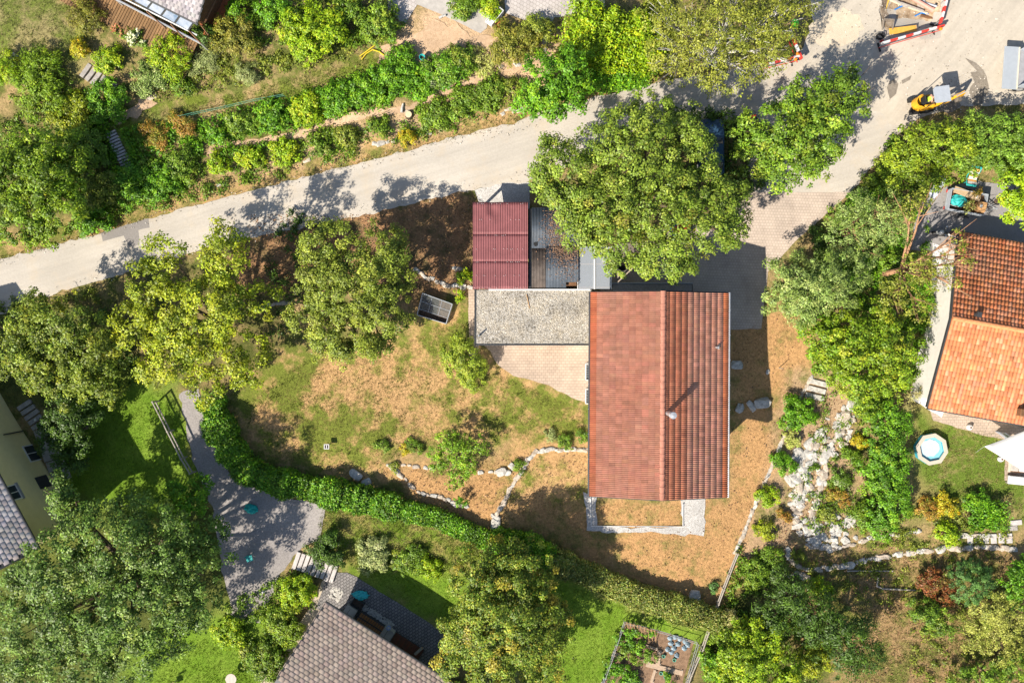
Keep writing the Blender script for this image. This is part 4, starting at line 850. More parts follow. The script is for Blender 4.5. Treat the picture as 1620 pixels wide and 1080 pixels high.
# slab steps
def steps(name, label, path, n, wd, dp, m, th=.14, rise=0.0):
    a,b = G(*path[0]),G(*path[1]); d = (b-a); L_ = d.length; ang = math.atan2(d.y,d.x); root = thing(name, label, 'steps', (a.x,a.y,TV(a)), ang)
    for k in range(n):
        mb = MB(); x_ = L_*(k+.5)/n; p = a.lerp(b,(k+.5)/n); mb.box((x_,R.uniform(-.03,.03),TV(p)-TV(a)+th*.45+.03),(L_/n*dp,wd*R.uniform(.94,1.05),th),R.uniform(-.04,.04),.015); mb.build('step', m, root)
    return root
M_step = mat('step_stone',(.36,.33,.30),.9,.2,4,bump=.3); M_wstep = mat('pale_step',(.52,.48,.45),.9,.18,4,bump=.3)
steps('garden_steps','flight of pale stone steps down from the gravel yard to the terrace',((466,884),(532,908)),9,1.35,.8,M_wstep)
steps('garden_steps','flight of grey stone steps between green shrubs at the upper left',((133,110),(182,145)),6,1.0,.75,M_step)
steps('garden_steps','narrow white slatted steps climbing the bank beside the green strip',((176,208),(204,266)),13,.75,.6,M_wstep)
steps('garden_steps','dark slab steps along the wall of the yellow house',((38,636),(66,675)),5,1.1,.75,M_step)
steps('garden_steps','three broad grey slabs at the top of the rockery',((1296,600),(1286,632)),3,1.35,.72,M_stone)
steps('slab_path','dark slab path under the yellow house wall',((66,676),(100,760)),5,1.3,.95,M_step,.06)
steps('stepping_stones','pale stepping slabs beside the stone row at the right edge',((1528,852),(1602,850)),6,.7,.7,M_wstep,.08)
for k,(px,py,lb) in enumerate([(1607,826,'pale square slab on grass at the right edge'),(1600,835,'shaded grey square slab below the pale one at the right edge')]):
    root = thing('stone_slab',lb,'slab',G(px,py),.1); mb = MB(); mb.box((0,0,.05),(.8,.36,.08),0,.02); mb.build('slab',M_wstep if k == 0 else M_step,root)

# ------------------------------------------------------------------ fences
def rails(name, label, path, h, m, post_gap=1.6, nrail=2, r=.04, cat='fence', pm_=None):
    pts = [G(*p) for p in path]; pts = [Vector((p.x,p.y,TV(p))) for p in pts]; root = thing(name,label,cat,pts[0]); o = pts[0]
    for a,b in zip(pts,pts[1:]):
        n = max(1,round((b-a).length/post_gap))
        for k in range(n+1):
            if k == n and b is not pts[-1]: continue
            p = a.lerp(b,k/n)-o; mb = MB(); mb.tube([p-Vector((0,0,.2)),p+Vector((0,0,h+.06))],r*1.15,6); mb.build('post',pm_ or m,root)
        for q in range(nrail):
            z_ = h*(1-q*.45); mb = MB(); mb.tube([a-o+Vector((0,0,z_)),a.lerp(b,.5)-o+Vector((0,0,z_-.02)),b-o+Vector((0,0,z_))],r,6); mb.build('rail',m,root)
    return root
rails('rail_fence','grey timber rail fence along the gravel yard beside the shaded lawn',[(252,634),(275,680),(296,722),(310,745)],1.0,M_greywood,2.0,2,.055)
rails('wire_fence','grey post and rail fence at the end of the boundary wall by the lower lawn',[(1163,872),(1150,905),(1133,950),(1128,965)],.7,M_greywood,1.4,2,.045)
rails('wire_fence','weathered wooden fence right of the vegetable garden',[(1120,985),(1108,1020),(1090,1060),(1080,1090)],.8,M_greywood,1.4,2,.05)
rails('mesh_fence','green wire fence along the terrace grass on the bank',[(288,188),(310,183),(362,172),(405,162),(452,154)],.6,mat('green_wire',(.10,.30,.20),.6),1.2,2,.013)
rails('edge_frame','thin white metal frame around the bare ground below the house',[(934,788),(935,831),(1080,832),(1080,797)],.12,M_white,3,1,.03,'edging')
rails('timber_edging','bleached timber edging on the dry slope below the stone rows',[(1388,912),(1386,926),(1395,930),(1445,932)],.12,M_greywood,1.4,1,.06,'edging')
rails('timber_edging','bleached poles lying below the lower stone row',[(1340,902),(1410,902)],.1,M_greywood,2,1,.05,'edging')
def post(label,px,py,h,r=.025,m=None):
    root = thing('garden_stake',label,'stake',G(px,py)); mb = MB(); mb.tube([(0,0,-.1),(0,0,h)],r,6); mb.build('stake',m or M_greywood,root)
    mb = MB(); mb.lathe([(0,.03),(r*1.2,.0),(r*1.2,-.05)],6,(0,0,h)); mb.build('cap',m or M_dark,root)
post('left one of two thin stakes in the dry ground below the stone row',684,803,.75); post('right one of two thin stakes in the dry ground below the stone row',702,812,.75)
post('thin stake standing on dry ground right of the house shadow',1232,582,.9); post('thin stake near the boundary wall halfway down',1206,760,.7)

# ------------------------------------------------------------------ cold frame
q = [G(669,464,.35),G(716,481,.35),G(706,512,.35),G(660,498,.35)]; cb = sum(q,Vector())/4; base = TV(cb)
cf = thing('cold_frame','glass topped cold frame with white bars half under the olive tree','cold frame',(cb.x,cb.y,base)); q = [Vector((v.x-cb.x,v.y-cb.y,0)) for v in q]
zt = [.62,.62,.42,.42]
def cfp(u,v,dz=0): # u along the long side, v from back to front
    a_ = q[0].lerp(q[1],u); b_ = q[3].lerp(q[2],u); p = a_.lerp(b_,v); p.z = .62-.2*v+dz; return p
mb = MB(); mb.prism([(v.x,v.y) for v in reversed(q)], -.1, .12); mb.build('soil', M_soil, cf)
for (u0,v0,u1,v1) in ((0,0,1,0),(1,0,1,1),(1,1,0,1),(0,1,0,0)):
    a_,b_ = cfp(u0,v0),cfp(u1,v1); mb = MB(); d = (b_-a_).normalized(); nn_ = Vector((d.y,-d.x,0))*.03
    vs = [Vector((a_.x,a_.y,-.1)),Vector((b_.x,b_.y,-.1)),b_,a_]; mb.add([v-nn_ for v in vs]+[v+nn_ for v in vs],[(3,2,1,0),(4,5,6,7),(0,1,5,4),(2,3,7,6)]); mb.build('side_board', M_greywood, cf)
    mb = MB(); mb.tube([a_,b_],.028,4); mb.build('rim', M_greyplate, cf)
mg, ntg, bg_ = nmat('frame_glass'); bg_.inputs['Base Color'].default_value = (.55,.60,.58,1); bg_.inputs['Roughness'].default_value = .1; bg_.inputs['Alpha'].default_value = .07
for i in range(3):
    for j in range(2):
        p4 = [cfp((i+.03)/3,j*.36+.01,.015),cfp((i+.97)/3,j*.36+.01,.015),cfp((i+.97)/3,j*.36+.35,.015),cfp((i+.03)/3,j*.36+.35,.015)]
        mb = MB(); mb.add(p4+[v-Vector((0,0,.008)) for v in p4],[(3,2,1,0),(4,5,6,7),(0,1,5,4),(1,2,6,5),(2,3,7,6),(3,0,4,7)]); mb.build('pane', mg, cf)
for v_ in (.36,.72): mb = MB(); mb.tube([cfp(0,v_,.03),cfp(1,v_,.03)],.016,4); mb.build('bar', M_greyplate, cf)
for u_ in (1/3,2/3): mb = MB(); mb.tube([cfp(u_,0,.03),cfp(u_,.72,.03)],.014,4); mb.build('bar', M_greyplate, cf)

# ------------------------------------------------------------------ road works
M_rw = M_red; 
def barrier(label, a, b, n, h=1.0, lamp=0, start=0):
    p0 = G(*a,h); p1 = G(*b,h); d = p1-p0; L_ = math.hypot(d.x,d.y); g0 = TV(p0); root = thing('road_barrier',label,'barrier',(p0.x,p0.y,g0),math.atan2(d.y,d.x),'road works barriers')
    for k in range(n):
        mb = MB(); mb.box((L_*(k+.5)/n,0,h-.1),(L_/n-.004,.13,.26),0,.01); mb.build('red_panel' if (k+start)%2 == 0 else 'white_panel', M_red if (k+start)%2 == 0 else M_white, root)
    for x_ in (.25,L_-.25):
        mb = MB(); mb.box((x_,0,h/2-.1),(.05,.05,h-.1)); mb.build('leg',M_metal,root)
        mb = MB(); mb.box((x_,0,.06),(.12,.62,.1),0,.02); mb.build('foot',M_black,root)
    mb = MB(); mb.box((L_/2,-.12,.45),(L_,.03,.1)); mb.build('lower_rail',M_red,root)
    if lamp: mb = MB(); mb.lathe([(0,-.08),(.09,-.06),(.11,.06),(.06,.13),(0,.14)],12,(L_-.4,-.2,h+.08)); mb.build('lamp',M_orange,root)
barrier('long red and white barrier board in front of the road trench',(1396,68),(1496,39),8,1.0,1,1)
barrier('red and white barrier board standing upright across beside the birch',(1251,48),(1269,93),4,1.0,1,1)
barrier('red and white barrier at the upper right side of the road trench',(1489,36),(1503,-10),5,1.0,0,0)
barrier('red and white barrier half hidden under the lower birch twigs',(1206,103),(1266,88),6,1.0,1,0)
barrier('red and white barrier peeping out behind the fork tree',(1172,190),(1196,182),3,1.0,0,0)
def pipe(label, pts, r, m):
    v = [G(*p) for p in pts]; g0 = v[0]; root = thing('pipe',label,'pipe',g0); mb = MB(); mb.tube([Vector((p.x,p.y,TV(p)+r+.08))-g0 for p in v],r,10); mb.build('tube',m,root); mb = MB(); e_ = v[-1]; d = (v[-1]-v[-2]).normalized(); c_ = Vector((e_.x,e_.y,TV(e_)+r+.08))-g0; mb.tube([c_-d*.02,c_+d*.14],r*1.25,10); mb.build('socket',m,root)
M_pink = mat('pink_pipe',(.55,.28,.22),.6,.1,4)
pipe('thick pinkish pipe lying across the road trench',[(1425,-10),(1448,4),(1470,18)],.14,M_pink)
pipe('thin brown pipe left of the pinkish pipe in the trench',[(1406,2),(1430,12),(1462,22)],.07,M_sand)
pipe('thin grey pipe in the upper corner of the trench',[(1452,-8),(1462,6),(1476,12)],.06,M_greyplate)
pipe('thin blue ended conduit near the digging bucket',[(1414,17),(1424,12)],.05,M_blue)
pipe('short blue water pipe at the right end of the trench',[(1446,27),(1456,22),(1466,24)],.05,M_blue)
for k,(px,py,sx,sy,rz,lb) in enumerate([(1402,10,.09,1.2,.3,'yellow plank leaning on the left edge of the trench')]):
    root = thing('plank',lb,'plank',G(px,py),-rz); mb = MB(); mb.box((0,0,.1),(sx,sy,.05),0,.005); mb.build('board',mat('yellow_plank',(.65,.42,.08),.7,.1,6),root); mb = MB(); mb.box((0,sy*.48,.1),(sx*1.1,.04,.055)); mb.build('end_band',M_wood,root)
root = thing('steel_plate','orange-yellow plank lying behind the long barrier','plank',G(1428,48),.12); mb = MB(); mb.box((0,0,.06),(1.9,.42,.06),0,.01); mb.build('board',mat('orange_plank',(.62,.34,.06),.7,.15,6),root); mb = MB(); mb.box((.9,0,.1),(.08,.4,.03)); mb.build('cleat',M_wood,root)
for px,py,ln,rz,lb in ((1418,6,1.5,-.5,'weathered squared timber lying along the left of the trench'),(1440,14,1.7,-.35,'weathered squared timber lying across the middle of the trench'),(1466,30,1.1,-.25,'short dark timber at the right end of the trench')):
    root = thing('timber_baulk',lb,'timber',G(px,py),rz); mb = MB(); mb.box((0,0,.22),(ln,.13,.12),0,.01); mb.build('baulk',M_greywood if ln > 1.2 else M_darkwood,root); mb = MB(); mb.box((ln/2+.006,0,.22),(.012,.12,.11)); mb.build('cut_end',M_wood,root)
# spare digging bucket
root = thing('digger_bucket','rusty excavator bucket lying on the sand beside the trench','bucket',G(1401,42),-.05); M_rust = mat('rusty_steel',(.26,.22,.18),.7,.3,7,metal=.2)
mb = MB()
for s in (-1,1): mb.prism([(s*.34-.02,-.36),(s*.34+.02,-.36),(s*.34+.02,.3),(s*.34-.02,.3)],.02,[.34,.34,.5,.5]); 
mb.box((0,.28,.26),(.66,.05,.5)); mb.box((0,-.02,.05),(.66,.66,.05)); mb.build('shell',M_rust,root)
for k in range(5): mb = MB(); mb.add([(-.30+k*.14,-.35,.03),(-.24+k*.14,-.35,.03),(-.27+k*.14,-.5,.05),(-.30+k*.14,-.35,.09),(-.24+k*.14,-.35,.09)],[(0,2,1),(3,4,2),(0,3,2),(1,2,4),(0,1,4,3)]); mb.build('tooth',M_rust,root)
mb = MB(); mb.tube([(-.2,.35,.42),(.2,.35,.42)],.05,8); mb.build('pin',M_dark,root)
# rubber hose heap, lime bundle
root = thing('cable_heap','small dark coiled cable heap at the left end of the long barrier','cable',G(1390,60)); mb = MB(); mb.tube([Vector((math.cos(t*.7)*.25*(1+.1*math.sin(t*3)),math.sin(t*.7)*.2,.06+.012*t)) for t in range(30)],.03,5); mb.build('coil',M_black,root); mb = MB(); mb.box((.18,-.25,.06),(.25,.12,.1),.4,.02); mb.build('reel_end',M_red,root)
root = thing('lime_sack','bright lime green bundle under the birch twigs by the road works','sack',G(1258,38,1.0)); root.location.z -= 1.0
mb = MB(); mb.tube([(0,0,0),(0,0,.85)],.04,6); mb.build('stand',M_metal,root)
bm = bmesh.new(); bmesh.ops.create_icosphere(bm,subdivisions=3,radius=.27)
for v in bm.verts: v.co *= 1+.35*mnoise.noise(v.co*5); v.co.z = v.co.z*.9+1.0
me = bpy.data.meshes.new('bag'); bm.to_mesh(me); bm.free(); me.materials.append(mat('lime_plastic',(.12,.75,.04),.4)); link('bag',me,root)
# mini excavator
e = G(1453,168); ex_ = thing('mini_excavator','yellow mini excavator with grey canopy working on the pale square','excavator',(e.x,e.y,TV(e)),math.radians(8))
def loop_track(y_):
    pr_ = []; Lh,r_ = .62,.2
    for k in range(9): t = -math.pi/2+math.pi*k/8; pr_.append((Lh+r_*math.cos(t),r_+r_*math.sin(t)))
    for k in range(9): t = math.pi/2+math.pi*k/8; pr_.append((-Lh+r_*math.cos(t),r_+r_*math.sin(t)))
    mb = MB(); n = len(pr_); mb.add([(x,y_-.13,z) for x,z in pr_]+[(x,y_+.13,z) for x,z in pr_],[(i,(i+1)%n,n+(i+1)%n,n+i) for i in range(n)]+[tuple(range(n-1,-1,-1)),tuple(range(n,2*n))]); tr = mb.build('track',M_black,ex_)
    for k in range(12):
        mb = MB(); mb.box((-.62+k*.113,y_,.405),(.05,.27,.03)); mb.build('track_pad',M_dark,tr)
for y_ in (-.42,.42): loop_track(y_)
mb = MB(); mb.box((0,0,.3),(.8,.7,.22),0,.03); mb.build('undercarriage',M_dark,ex_)
mb = MB(); mb.tube([(0,0,.4),(0,0,.52)],.3,16); mb.build('slew_ring',M_dark,ex_)
pr_ = [(.55,-.48),(.55,.1),(.4,.48)]+[(-.25+.55*math.cos(math.pi/2+math.pi*k/10)*1.0,.48*math.sin(math.pi/2+math.pi*k/10)) for k in range(11)]; pr_ = [(x,y) for x,y in pr_]
mb = MB(); mb.prism(pr_,.52,.82); mb.build('body',M_yellow,ex_)
pr2 = [(-.25+.55*math.cos(math.pi/2+math.pi*k/10),.47*math.sin(math.pi/2+math.pi*k/10)) for k in range(11)]+[(-.5+.25*math.cos(1.5*math.pi-math.pi*k/10),.30*math.sin(1.5*math.pi-math.pi*k/10)) for k in range(11)]
mb = MB(); mb.prism(pr2,.82,1.2); mb.build('counterweight',M_yellow,ex_)
mb = MB(); mb.box((.1,-.36,1.0),(.7,.22,.42),0,.05); mb.build('engine_cover',M_yellow,ex_)
mb = MB(); mb.box((-.05,.05,.95),(.45,.5,.22),0,.05); mb.box((-.28,.05,1.2),(.12,.48,.6),0,.04); mb.build('seat',M_black,ex_)
for x_,y_ in ((-.2,.45),(-.2,-.45),(.72,.45),(.72,-.45)): mb = MB(); mb.tube([(x_,y_,.8),(x_*1.02,y_,2.28)],.028,6); mb.build('canopy_post',M_dark,ex_)
mb = MB(); mb.prism([(-.25,-.42),(-.12,-.53),(.8,-.53),(.8,.53),(-.12,.53),(-.25,.42)],2.26,2.34); mb.build('canopy',M_greyplate,ex_)
for y_ in (-.15,.2): mb = MB(); mb.tube([(.45,y_,.85),(.42,y_,1.2)],.015,5); mb.build('lever',M_black,ex_)
def bar(a,b,w,h): 
    a,b = Vector(a),Vector(b); d = (b-a).normalized(); s = Vector((0,1,0)); u = d.cross(s).normalized(); mb = MB(); V = [p+s*(i*w/2)+u*(j*h/2) for p in (a,b) for i,j in ((-1,-1),(1,-1),(1,1),(-1,1))]; mb.add(V,[(3,2,1,0),(4,5,6,7),(0,1,5,4),(1,2,6,5),(2,3,7,6),(3,0,4,7)]); return mb
mb = bar((.6,-.3,.75),(1.1,-.3,1.6),.18,.22); b2_ = bar((1.08,-.3,1.56),(2.05,.05,1.85),.17,.2); mb.add(b2_.v,b2_.f); boom = mb.build('boom',M_yellow,ex_)
bar((1.95,.02,1.95),(2.5,.1,.8),.14,.18).build('arm',M_yellow,ex_)
mb = MB(); mb.tube([(.75,-.28,.95),(1.1,-.24,1.45)],.045,8); mb.build('hydraulic_ram',M_metal,boom)
mb = MB(); mb.tube([(1.5,-.14,1.85),(2.0,.03,2.02)],.04,8); mb.build('hydraulic_ram',M_metal,boom)
mb = MB(); mb.prism([(2.3,-.2),(2.62,-.2),(2.62,.36),(2.3,.36)],[.35,.2,.2,.35],[.75,.62,.62,.75]); mb.build('bucket',M_rust,ex_)
for k in range(4): mb = MB(); mb.box((2.68,-.14+k*.14,.22),(.12,.05,.04)); mb.build('tooth',M_rust,ex_)
mb = MB(); mb.box((.95,0,.28),(.08,1.15,.34),0,.02); mb.build('dozer_blade',M_greyplate,ex_)
for y_ in (-.3,.3): bar((.3,y_,.3),(.95,y_,.25),.07,.09).build('blade_arm',M_dark,ex_)
# operator on the seat, in a lime vest
def skin_fig(name, joints, edges, rad, m, parent):
    me = bpy.data.meshes.new(name); me.from_pydata(joints,edges,[]); o = link(name,me,parent); me.materials.append(m)
    o.modifiers.new('skin','SKIN'); sv = me.skin_vertices[0].data
    for i,r_ in enumerate(rad): sv[i].radius = (r_,r_) if not isinstance(r_,tuple) else r_
    sv[0].use_root = True; o.modifiers['skin'].use_smooth_shade = True; s_ = o.modifiers.new('sub','SUBSURF'); s_.levels = 2; s_.render_levels = 2; return o
ob = Vector((-.02,.05,1.06)); op = thing('person','person in lime vest and dark trousers sitting under the excavator canopy','person',ex_.matrix_basis @ ob,math.radians(8))
J = [(0,0,.08),(.02,0,.28),(.06,0,.46),(.10,0,.56),(.12,0,.63),(.13,0,.72),(.15,0,.80), (.07,.19,.47),(.16,.26,.25),(.38,.22,.17),(.46,.21,.17), (.07,-.19,.47),(.16,-.26,.25),(.38,-.2,.17),(.46,-.19,.17), (.04,.1,.06),(.40,.12,.08),(.46,.12,-.28),(.56,.12,-.31), (.04,-.1,.06),(.40,-.12,.08),(.46,-.12,-.28),(.56,-.12,-.31)]
E = [(0,1),(1,2),(2,3),(3,4),(4,5),(5,6),(2,7),(7,8),(8,9),(9,10),(2,11),(11,12),(12,13),(13,14),(0,15),(15,16),(16,17),(17,18),(0,19),(19,20),(20,21),(21,22)]
Rr = [(.15,.12),(.16,.11),(.17,.11),(.07,.07),(.06,.06),.095,.085, .065,.052,.038,.035, .065,.052,.038,.035, .085,.07,.05,.045, .085,.07,.05,.045]
M_skin = mat('skin',(.48,.28,.19),.6); body = skin_fig('body',J,E,Rr,M_skin,op)
skin_fig('vest',[(0,0,.06),(.02,0,.28),(.06,0,.45),(.07,.15,.46),(.07,-.15,.46)],[(0,1),(1,2),(2,3),(2,4)],[(.175,.135),(.185,.135),(.18,.125),.085,.085],M_lime,op)
M_trou = mat('dark_trousers',(.03,.035,.06),.9,.2,8)
skin_fig('trousers',[(0,0,.06),(.04,.1,.06),(.40,.12,.08),(.455,.12,-.22),(.04,-.1,.06),(.40,-.12,.08),(.455,-.12,-.22)],[(0,1),(1,2),(2,3),(0,4),(4,5),(5,6)],[.13,.105,.085,.068,.105,.085,.068],M_trou,op)
skin_fig('hair',[(.10,0,.75),(.13,0,.83)],[(0,1)],[.10,.085],mat('brown_hair',(.05,.03,.02),.8),op)
for y_ in (.2,-.19):
    for k in range(5): skin_fig('finger',[(.45,y_+(k-2)*.018,.165),(.50,y_+(k-2)*.022,.155+.004*abs(k-2)),(.515,y_+(k-2)*.02,.125)],[(0,1),(1,2)],[.011,.010,.008],M_skin,op)
for s in (1,-1):
    mb = MB(); mb.lathe([(0,-.012),(.012,0),(0,.012)],8,(.225,s*.033,.77)); mb.build('eye',M_black,op)
    mb = MB(); mb.box((.56,s*.12,-.32),(.26,.1,.09),0,.03); mb.build('shoe',M_black,op)
# tipper truck at the right edge
t_ = G(1588,118); tk = thing('tipper_truck','grey tipper truck bed with lowered tailgate at the right edge','truck',(t_.x,t_.y,TV(t_)),math.radians(-4))
a_ = tk.matrix_basis.inverted() @ P(1586,116,TV(t_)+1.15); xx = a_.x
mb = MB(); mb.box((xx+.5,0,1.15),(.95,2.85,.06),0,.01); mb.build('tailgate',mat('pale_grey_plate',(.34,.37,.40),.6,.06,3),tk)
mb = MB(); mb.box((xx+1.0,0,1.17),(.06,2.8,.12)); mb.build('hinge_bar',mat('cream_bar',(.62,.56,.44),.6),tk)
mb = MB(); mb.box((xx+3.1,0,1.1),(4.1,2.4,.1)); bed = mb.build('bed_floor',mat('worn_bed',(.30,.30,.31),.6,.15,3),tk)
for s in (-1,1): mb = MB(); mb.box((xx+3.1,s*1.24,1.4),(4.1,.06,.6),0,.01); mb.build('side_board',M_greyplate,tk)
mb = MB(); mb.box((xx+5.2,0,1.5),(.08,2.5,.8)); mb.build('headboard',M_greyplate,tk)
mb = MB(); mb.box((xx+3.6,0,.8),(5.6,.8,.3)); mb.build('chassis',M_dark,tk)
mb = MB(); mb.box((xx+6.2,0,1.6),(1.7,2.2,1.8),0,.12); cabk = mb.build('cab',M_white,tk); mb = MB(); mb.box((xx+7.06,0,1.9),(.05,1.9,.8)); mb.build('windscreen',M_glass,cabk)
for x_ in (1.7,2.6,6.0):
    for s in (-1,1):
        mb = MB(); mb.tube([(xx+x_,s*.8,.45),(xx+x_,s*1.12,.45)],.45,18); wh = mb.build('wheel',M_black,tk); mb = MB(); mb.tube([(xx+x_,s*1.1,.45),(xx+x_,s*1.14,.45)],.22,12); mb.build('rim',M_metal,wh)

# ------------------------------------------------------------------ trailer and yard things
t_ = G(1519,323); tr = thing('box_trailer','open car trailer loaded with garden waste on the asphalt yard','trailer',(t_.x,t_.y,TV(t_)),math.radians(-10))
mb = MB(); mb.box((0,0,.52),(2.5,1.45,.06)); mb.build('bed',M_darkwood,tr)
for s in (-1,1): mb = MB(); mb.box((0,s*.72,.74),(2.5,.04,.42),0,.005); mb.build('side_board',M_greyplate,tr); mb = MB(); mb.box((.1,s*.86,.42),(.9,.26,.05),0,.02); mb.build('mudguard',M_dark,tr); mb = MB(); mb.tube([(.1,s*.78,.3),(.1,s*.95,.3)],.29,16); wh = mb.build('wheel',M_black,tr); mb = MB(); mb.tube([(.1,s*.94,.3),(.1,s*.97,.3)],.15,12); mb.build('rim',M_metal,wh)
for x_ in (-1.25,1.25): mb = MB(); mb.box((x_,0,.74),(.04,1.44,.42),0,.005); mb.build('end_board',M_greyplate,tr)
for s in (-1,1): mb = MB(); mb.tube([(1.25,s*.5,.45),(2.15,0,.45)],.035,6); mb.build('drawbar',M_metal,tr); mb = MB(); mb.box((-1.36,s*.6,.55),(.06,.22,.12),0,.02); mb.build('tail_lamp',M_red,tr)
mb = MB(); mb.box((-1.32,0,.55),(.07,1.3,.14)); mb.build('rear_bar',M_metal,tr)
mb = MB(); mb.tube([(1.75,.14,.1),(1.75,.14,.75)],.035,8); mb.build('jockey_post',M_metal,tr)
mb = MB(); mb.tube([(2.1,0,.47),(2.32,0,.47)],.06,8); mb.build('coupling',M_metal,tr)
def ontr(x,y,z): return tr.matrix_basis @ Vector((x,y,z))
def tarp(name,label,cat,loc,sx,sy,sz,m,rz=0,seed=0):
    root = thing(name,label,cat,loc,rz); n = 18; V=[];F=[]
    for i in range(n):
        for j in range(n):
            u,v = i/(n-1)*2-1,j/(n-1)*2-1; r_ = max(0,1-(u*u+v*v)*.55); uu,vv = u*math.sqrt(1-v*v/2),v*math.sqrt(1-u*u/2); V.append((uu*sx*(1+.3*mnoise.noise(Vector((u*2+seed,v*2,1)))),vv*sy*(1+.3*mnoise.noise(Vector((u*2+seed,v*2,4)))),sz*(r_+.45*mnoise.noise(Vector((u*2.6+seed,v*2.6,0)))+.2*mnoise.noise(Vector((u*7+seed,v*7,0))))))
    for i in range(n-1):
        for j in range(n-1): F.append((i*n+j,(i+1)*n+j,(i+1)*n+j+1,i*n+j+1))
    mb = MB(); mb.add(V,F); o = mb.build('sheet',m,root,smooth=True); o.modifiers.new('t','SOLIDIFY').thickness = .015
    mb = MB(); mb.tube([(-sx*.9,-sy*.9,.02),(-sx*.3,-sy*1.02,.03),(sx*.4,-sy*.95,.02)],.012,5); mb.build('cord',M_white,root); return root
tarp('teal_tarp','crumpled teal tarpaulin on the loaded trailer','tarpaulin',ontr(-.55,.0,.72),.6,.42,.25,M_teal,-.2,3)
root = thing('cardboard_box','brown cardboard box at the front of the trailer','box',ontr(.95,-.2,.56),math.radians(-14)); M_card = mat('cardboard',(.50,.28,.12),.9,.1,5)
mb = MB(); mb.box((0,0,.24),(.55,.66,.46),0,.01); mb.build('carton',M_card,root); mb = MB(); mb.box((0,0,.475),(.56,.1,.012)); mb.build('tape',M_wood,root); mb = MB(); mb.box((-.1,.02,.478),(.16,.22,.01)); mb.build('white_label',M_white,root)
root = thing('timber_board','long light brown board along the edge of the trailer load','board',ontr(-.15,.52,.8),math.radians(-20)); mb = MB(); mb.box((0,0,.1),(1.9,.45,.05),0,.005); mb.build('board',mat('plywood',(.47,.34,.2),.8,.12,5),root); mb = MB(); mb.box((.6,.02,.14),(.2,.2,.03)); mb.build('block',M_white,root)
plant('cut_branches','pile of pale cut twigs in the middle of the trailer','garden waste',[(1534,325,9,1.0,.2),(1529,330,7,1.0,.15)],'cream',leaf=.13,lai=3,rc=.2,trunk=0,crown='twigs',style='spiky',aspect=.25)
plant('dead_branches','rusty brown dead branches hanging over the trailer front','garden waste',[(1546,308,9,.9,.3),(1550,303,7,.7,.2)],'rust',leaf=.15,lai=2.6,rc=.2,trunk=0,crown='twigs',style='spiky',aspect=.25)
# scooter
t_ = G(1490,371); sc_ = thing('motor_scooter','white motor scooter with brown seat parked at the corner of the orange roof','scooter',(t_.x,t_.y,TV(t_)),math.radians(172))
for x_ in (.62,-.6): mb = MB(); mb.tube([(x_,-.06,.24),(x_,.06,.24)],.24,18); wh = mb.build('wheel',M_black,sc_); mb = MB(); mb.tube([(x_,-.065,.24),(x_,.065,.24)],.12,10); mb.build('rim',M_metal,wh)
mb = MB(); mb.lathe([(0,.5),(.13,.45),(.17,.2),(.1,0),(0,-.02)],12,(.45,0,.35),1.6,1); mb.build('front_fairing',M_white,sc_,smooth=True)
mb = MB(); mb.box((.0,0,.3),(.6,.34,.1),0,.04); mb.build('footboard',M_dark,sc_)
mb = MB(); mb.lathe([(0,.28),(.16,.25),(.2,.05),(.17,-.2),(0,-.22)],14,(-.5,0,.55),2.0,1); mb.build('rear_body',M_white,sc_,smooth=True)
mb = MB(); mb.lathe([(0,.09),(.15,.07),(.19,0),(.17,-.05),(0,-.06)],14,(-.42,0,.84),2.2,1); mb.build('seat',mat('brown_leather',(.16,.07,.06),.5,.1,6),sc_,smooth=True)
mb = MB(); mb.tube([(.34,-.36,.98),(.42,0,1.0),(.34,.36,.98)],.022,6); hb = mb.build('handlebar',M_dark,sc_)
for s in (-1,1): mb = MB(); mb.tube([(.38,s*.2,1.0),(.42,s*.3,1.22)],.01,5); mb.lathe([(0,.03),(.06,.0),(0,-.03)],8,(.42,s*.3,1.25)); mb.build('mirror',M_metal,hb)
mb = MB(); mb.lathe([(0,.06),(.07,.03),(.08,-.04),(0,-.06)],10,(.66,0,.78)); mb.build('headlight',M_glass,sc_)
# deck chair
t_ = G(1533,282); dc = thing('deck_chair','orange and white striped deck chair with teal frame above the trailer','chair',(t_.x,t_.y,TV(t_)),math.radians(-10))
for k in range(6):
    t0,t1 = k/6,(k+1)/6; z0,z1 = .38+.42*abs(t0-.35),.38+.42*abs(t1-.35); mb = MB(); mb.add([(-.3,-.5+t0,z0),(.3,-.5+t0,z0),(.3,-.5+t1,z1),(-.3,-.5+t1,z1)]+[(-.3,-.5+t0,z0-.02),(.3,-.5+t0,z0-.02),(.3,-.5+t1,z1-.02),(-.3,-.5+t1,z1-.02)],[(0,1,2,3),(7,6,5,4),(0,4,5,1),(1,5,6,2),(2,6,7,3),(3,7,4,0)]); mb.build('cloth_band',M_sail if k%2 == 0 else mat('orange_cloth_%s'%'abc'[k//2],(.75,.38,.10),.9,.05,6),dc)
for s in (-1,1):
    mb = MB(); mb.tube([(s*.34,-.56,.42),(s*.34,.0,.3),(s*.34,.58,.72)],.03,6); mb.build('side_rail',M_teal,dc)
    for y_ in (-.4,.35): mb = MB(); mb.tube([(s*.34,y_,0),(s*.34,y_,.42)],.028,6); mb.build('leg',M_teal,dc)
for y_,z_ in ((-.58,.42),(.6,.72)): mb = MB(); mb.box((0,y_,z_),(.7,.14,.05),0,.02); mb.build('cross_bar',M_teal,dc)
tarp('grey_sheeting','crumpled pale blue-grey sheeting among the weeds left of the trailer','sheeting',G(1485,288),.5,.4,.2,mat('pale_sheeting',(.5,.54,.62),.5,.1,5),.4,9)
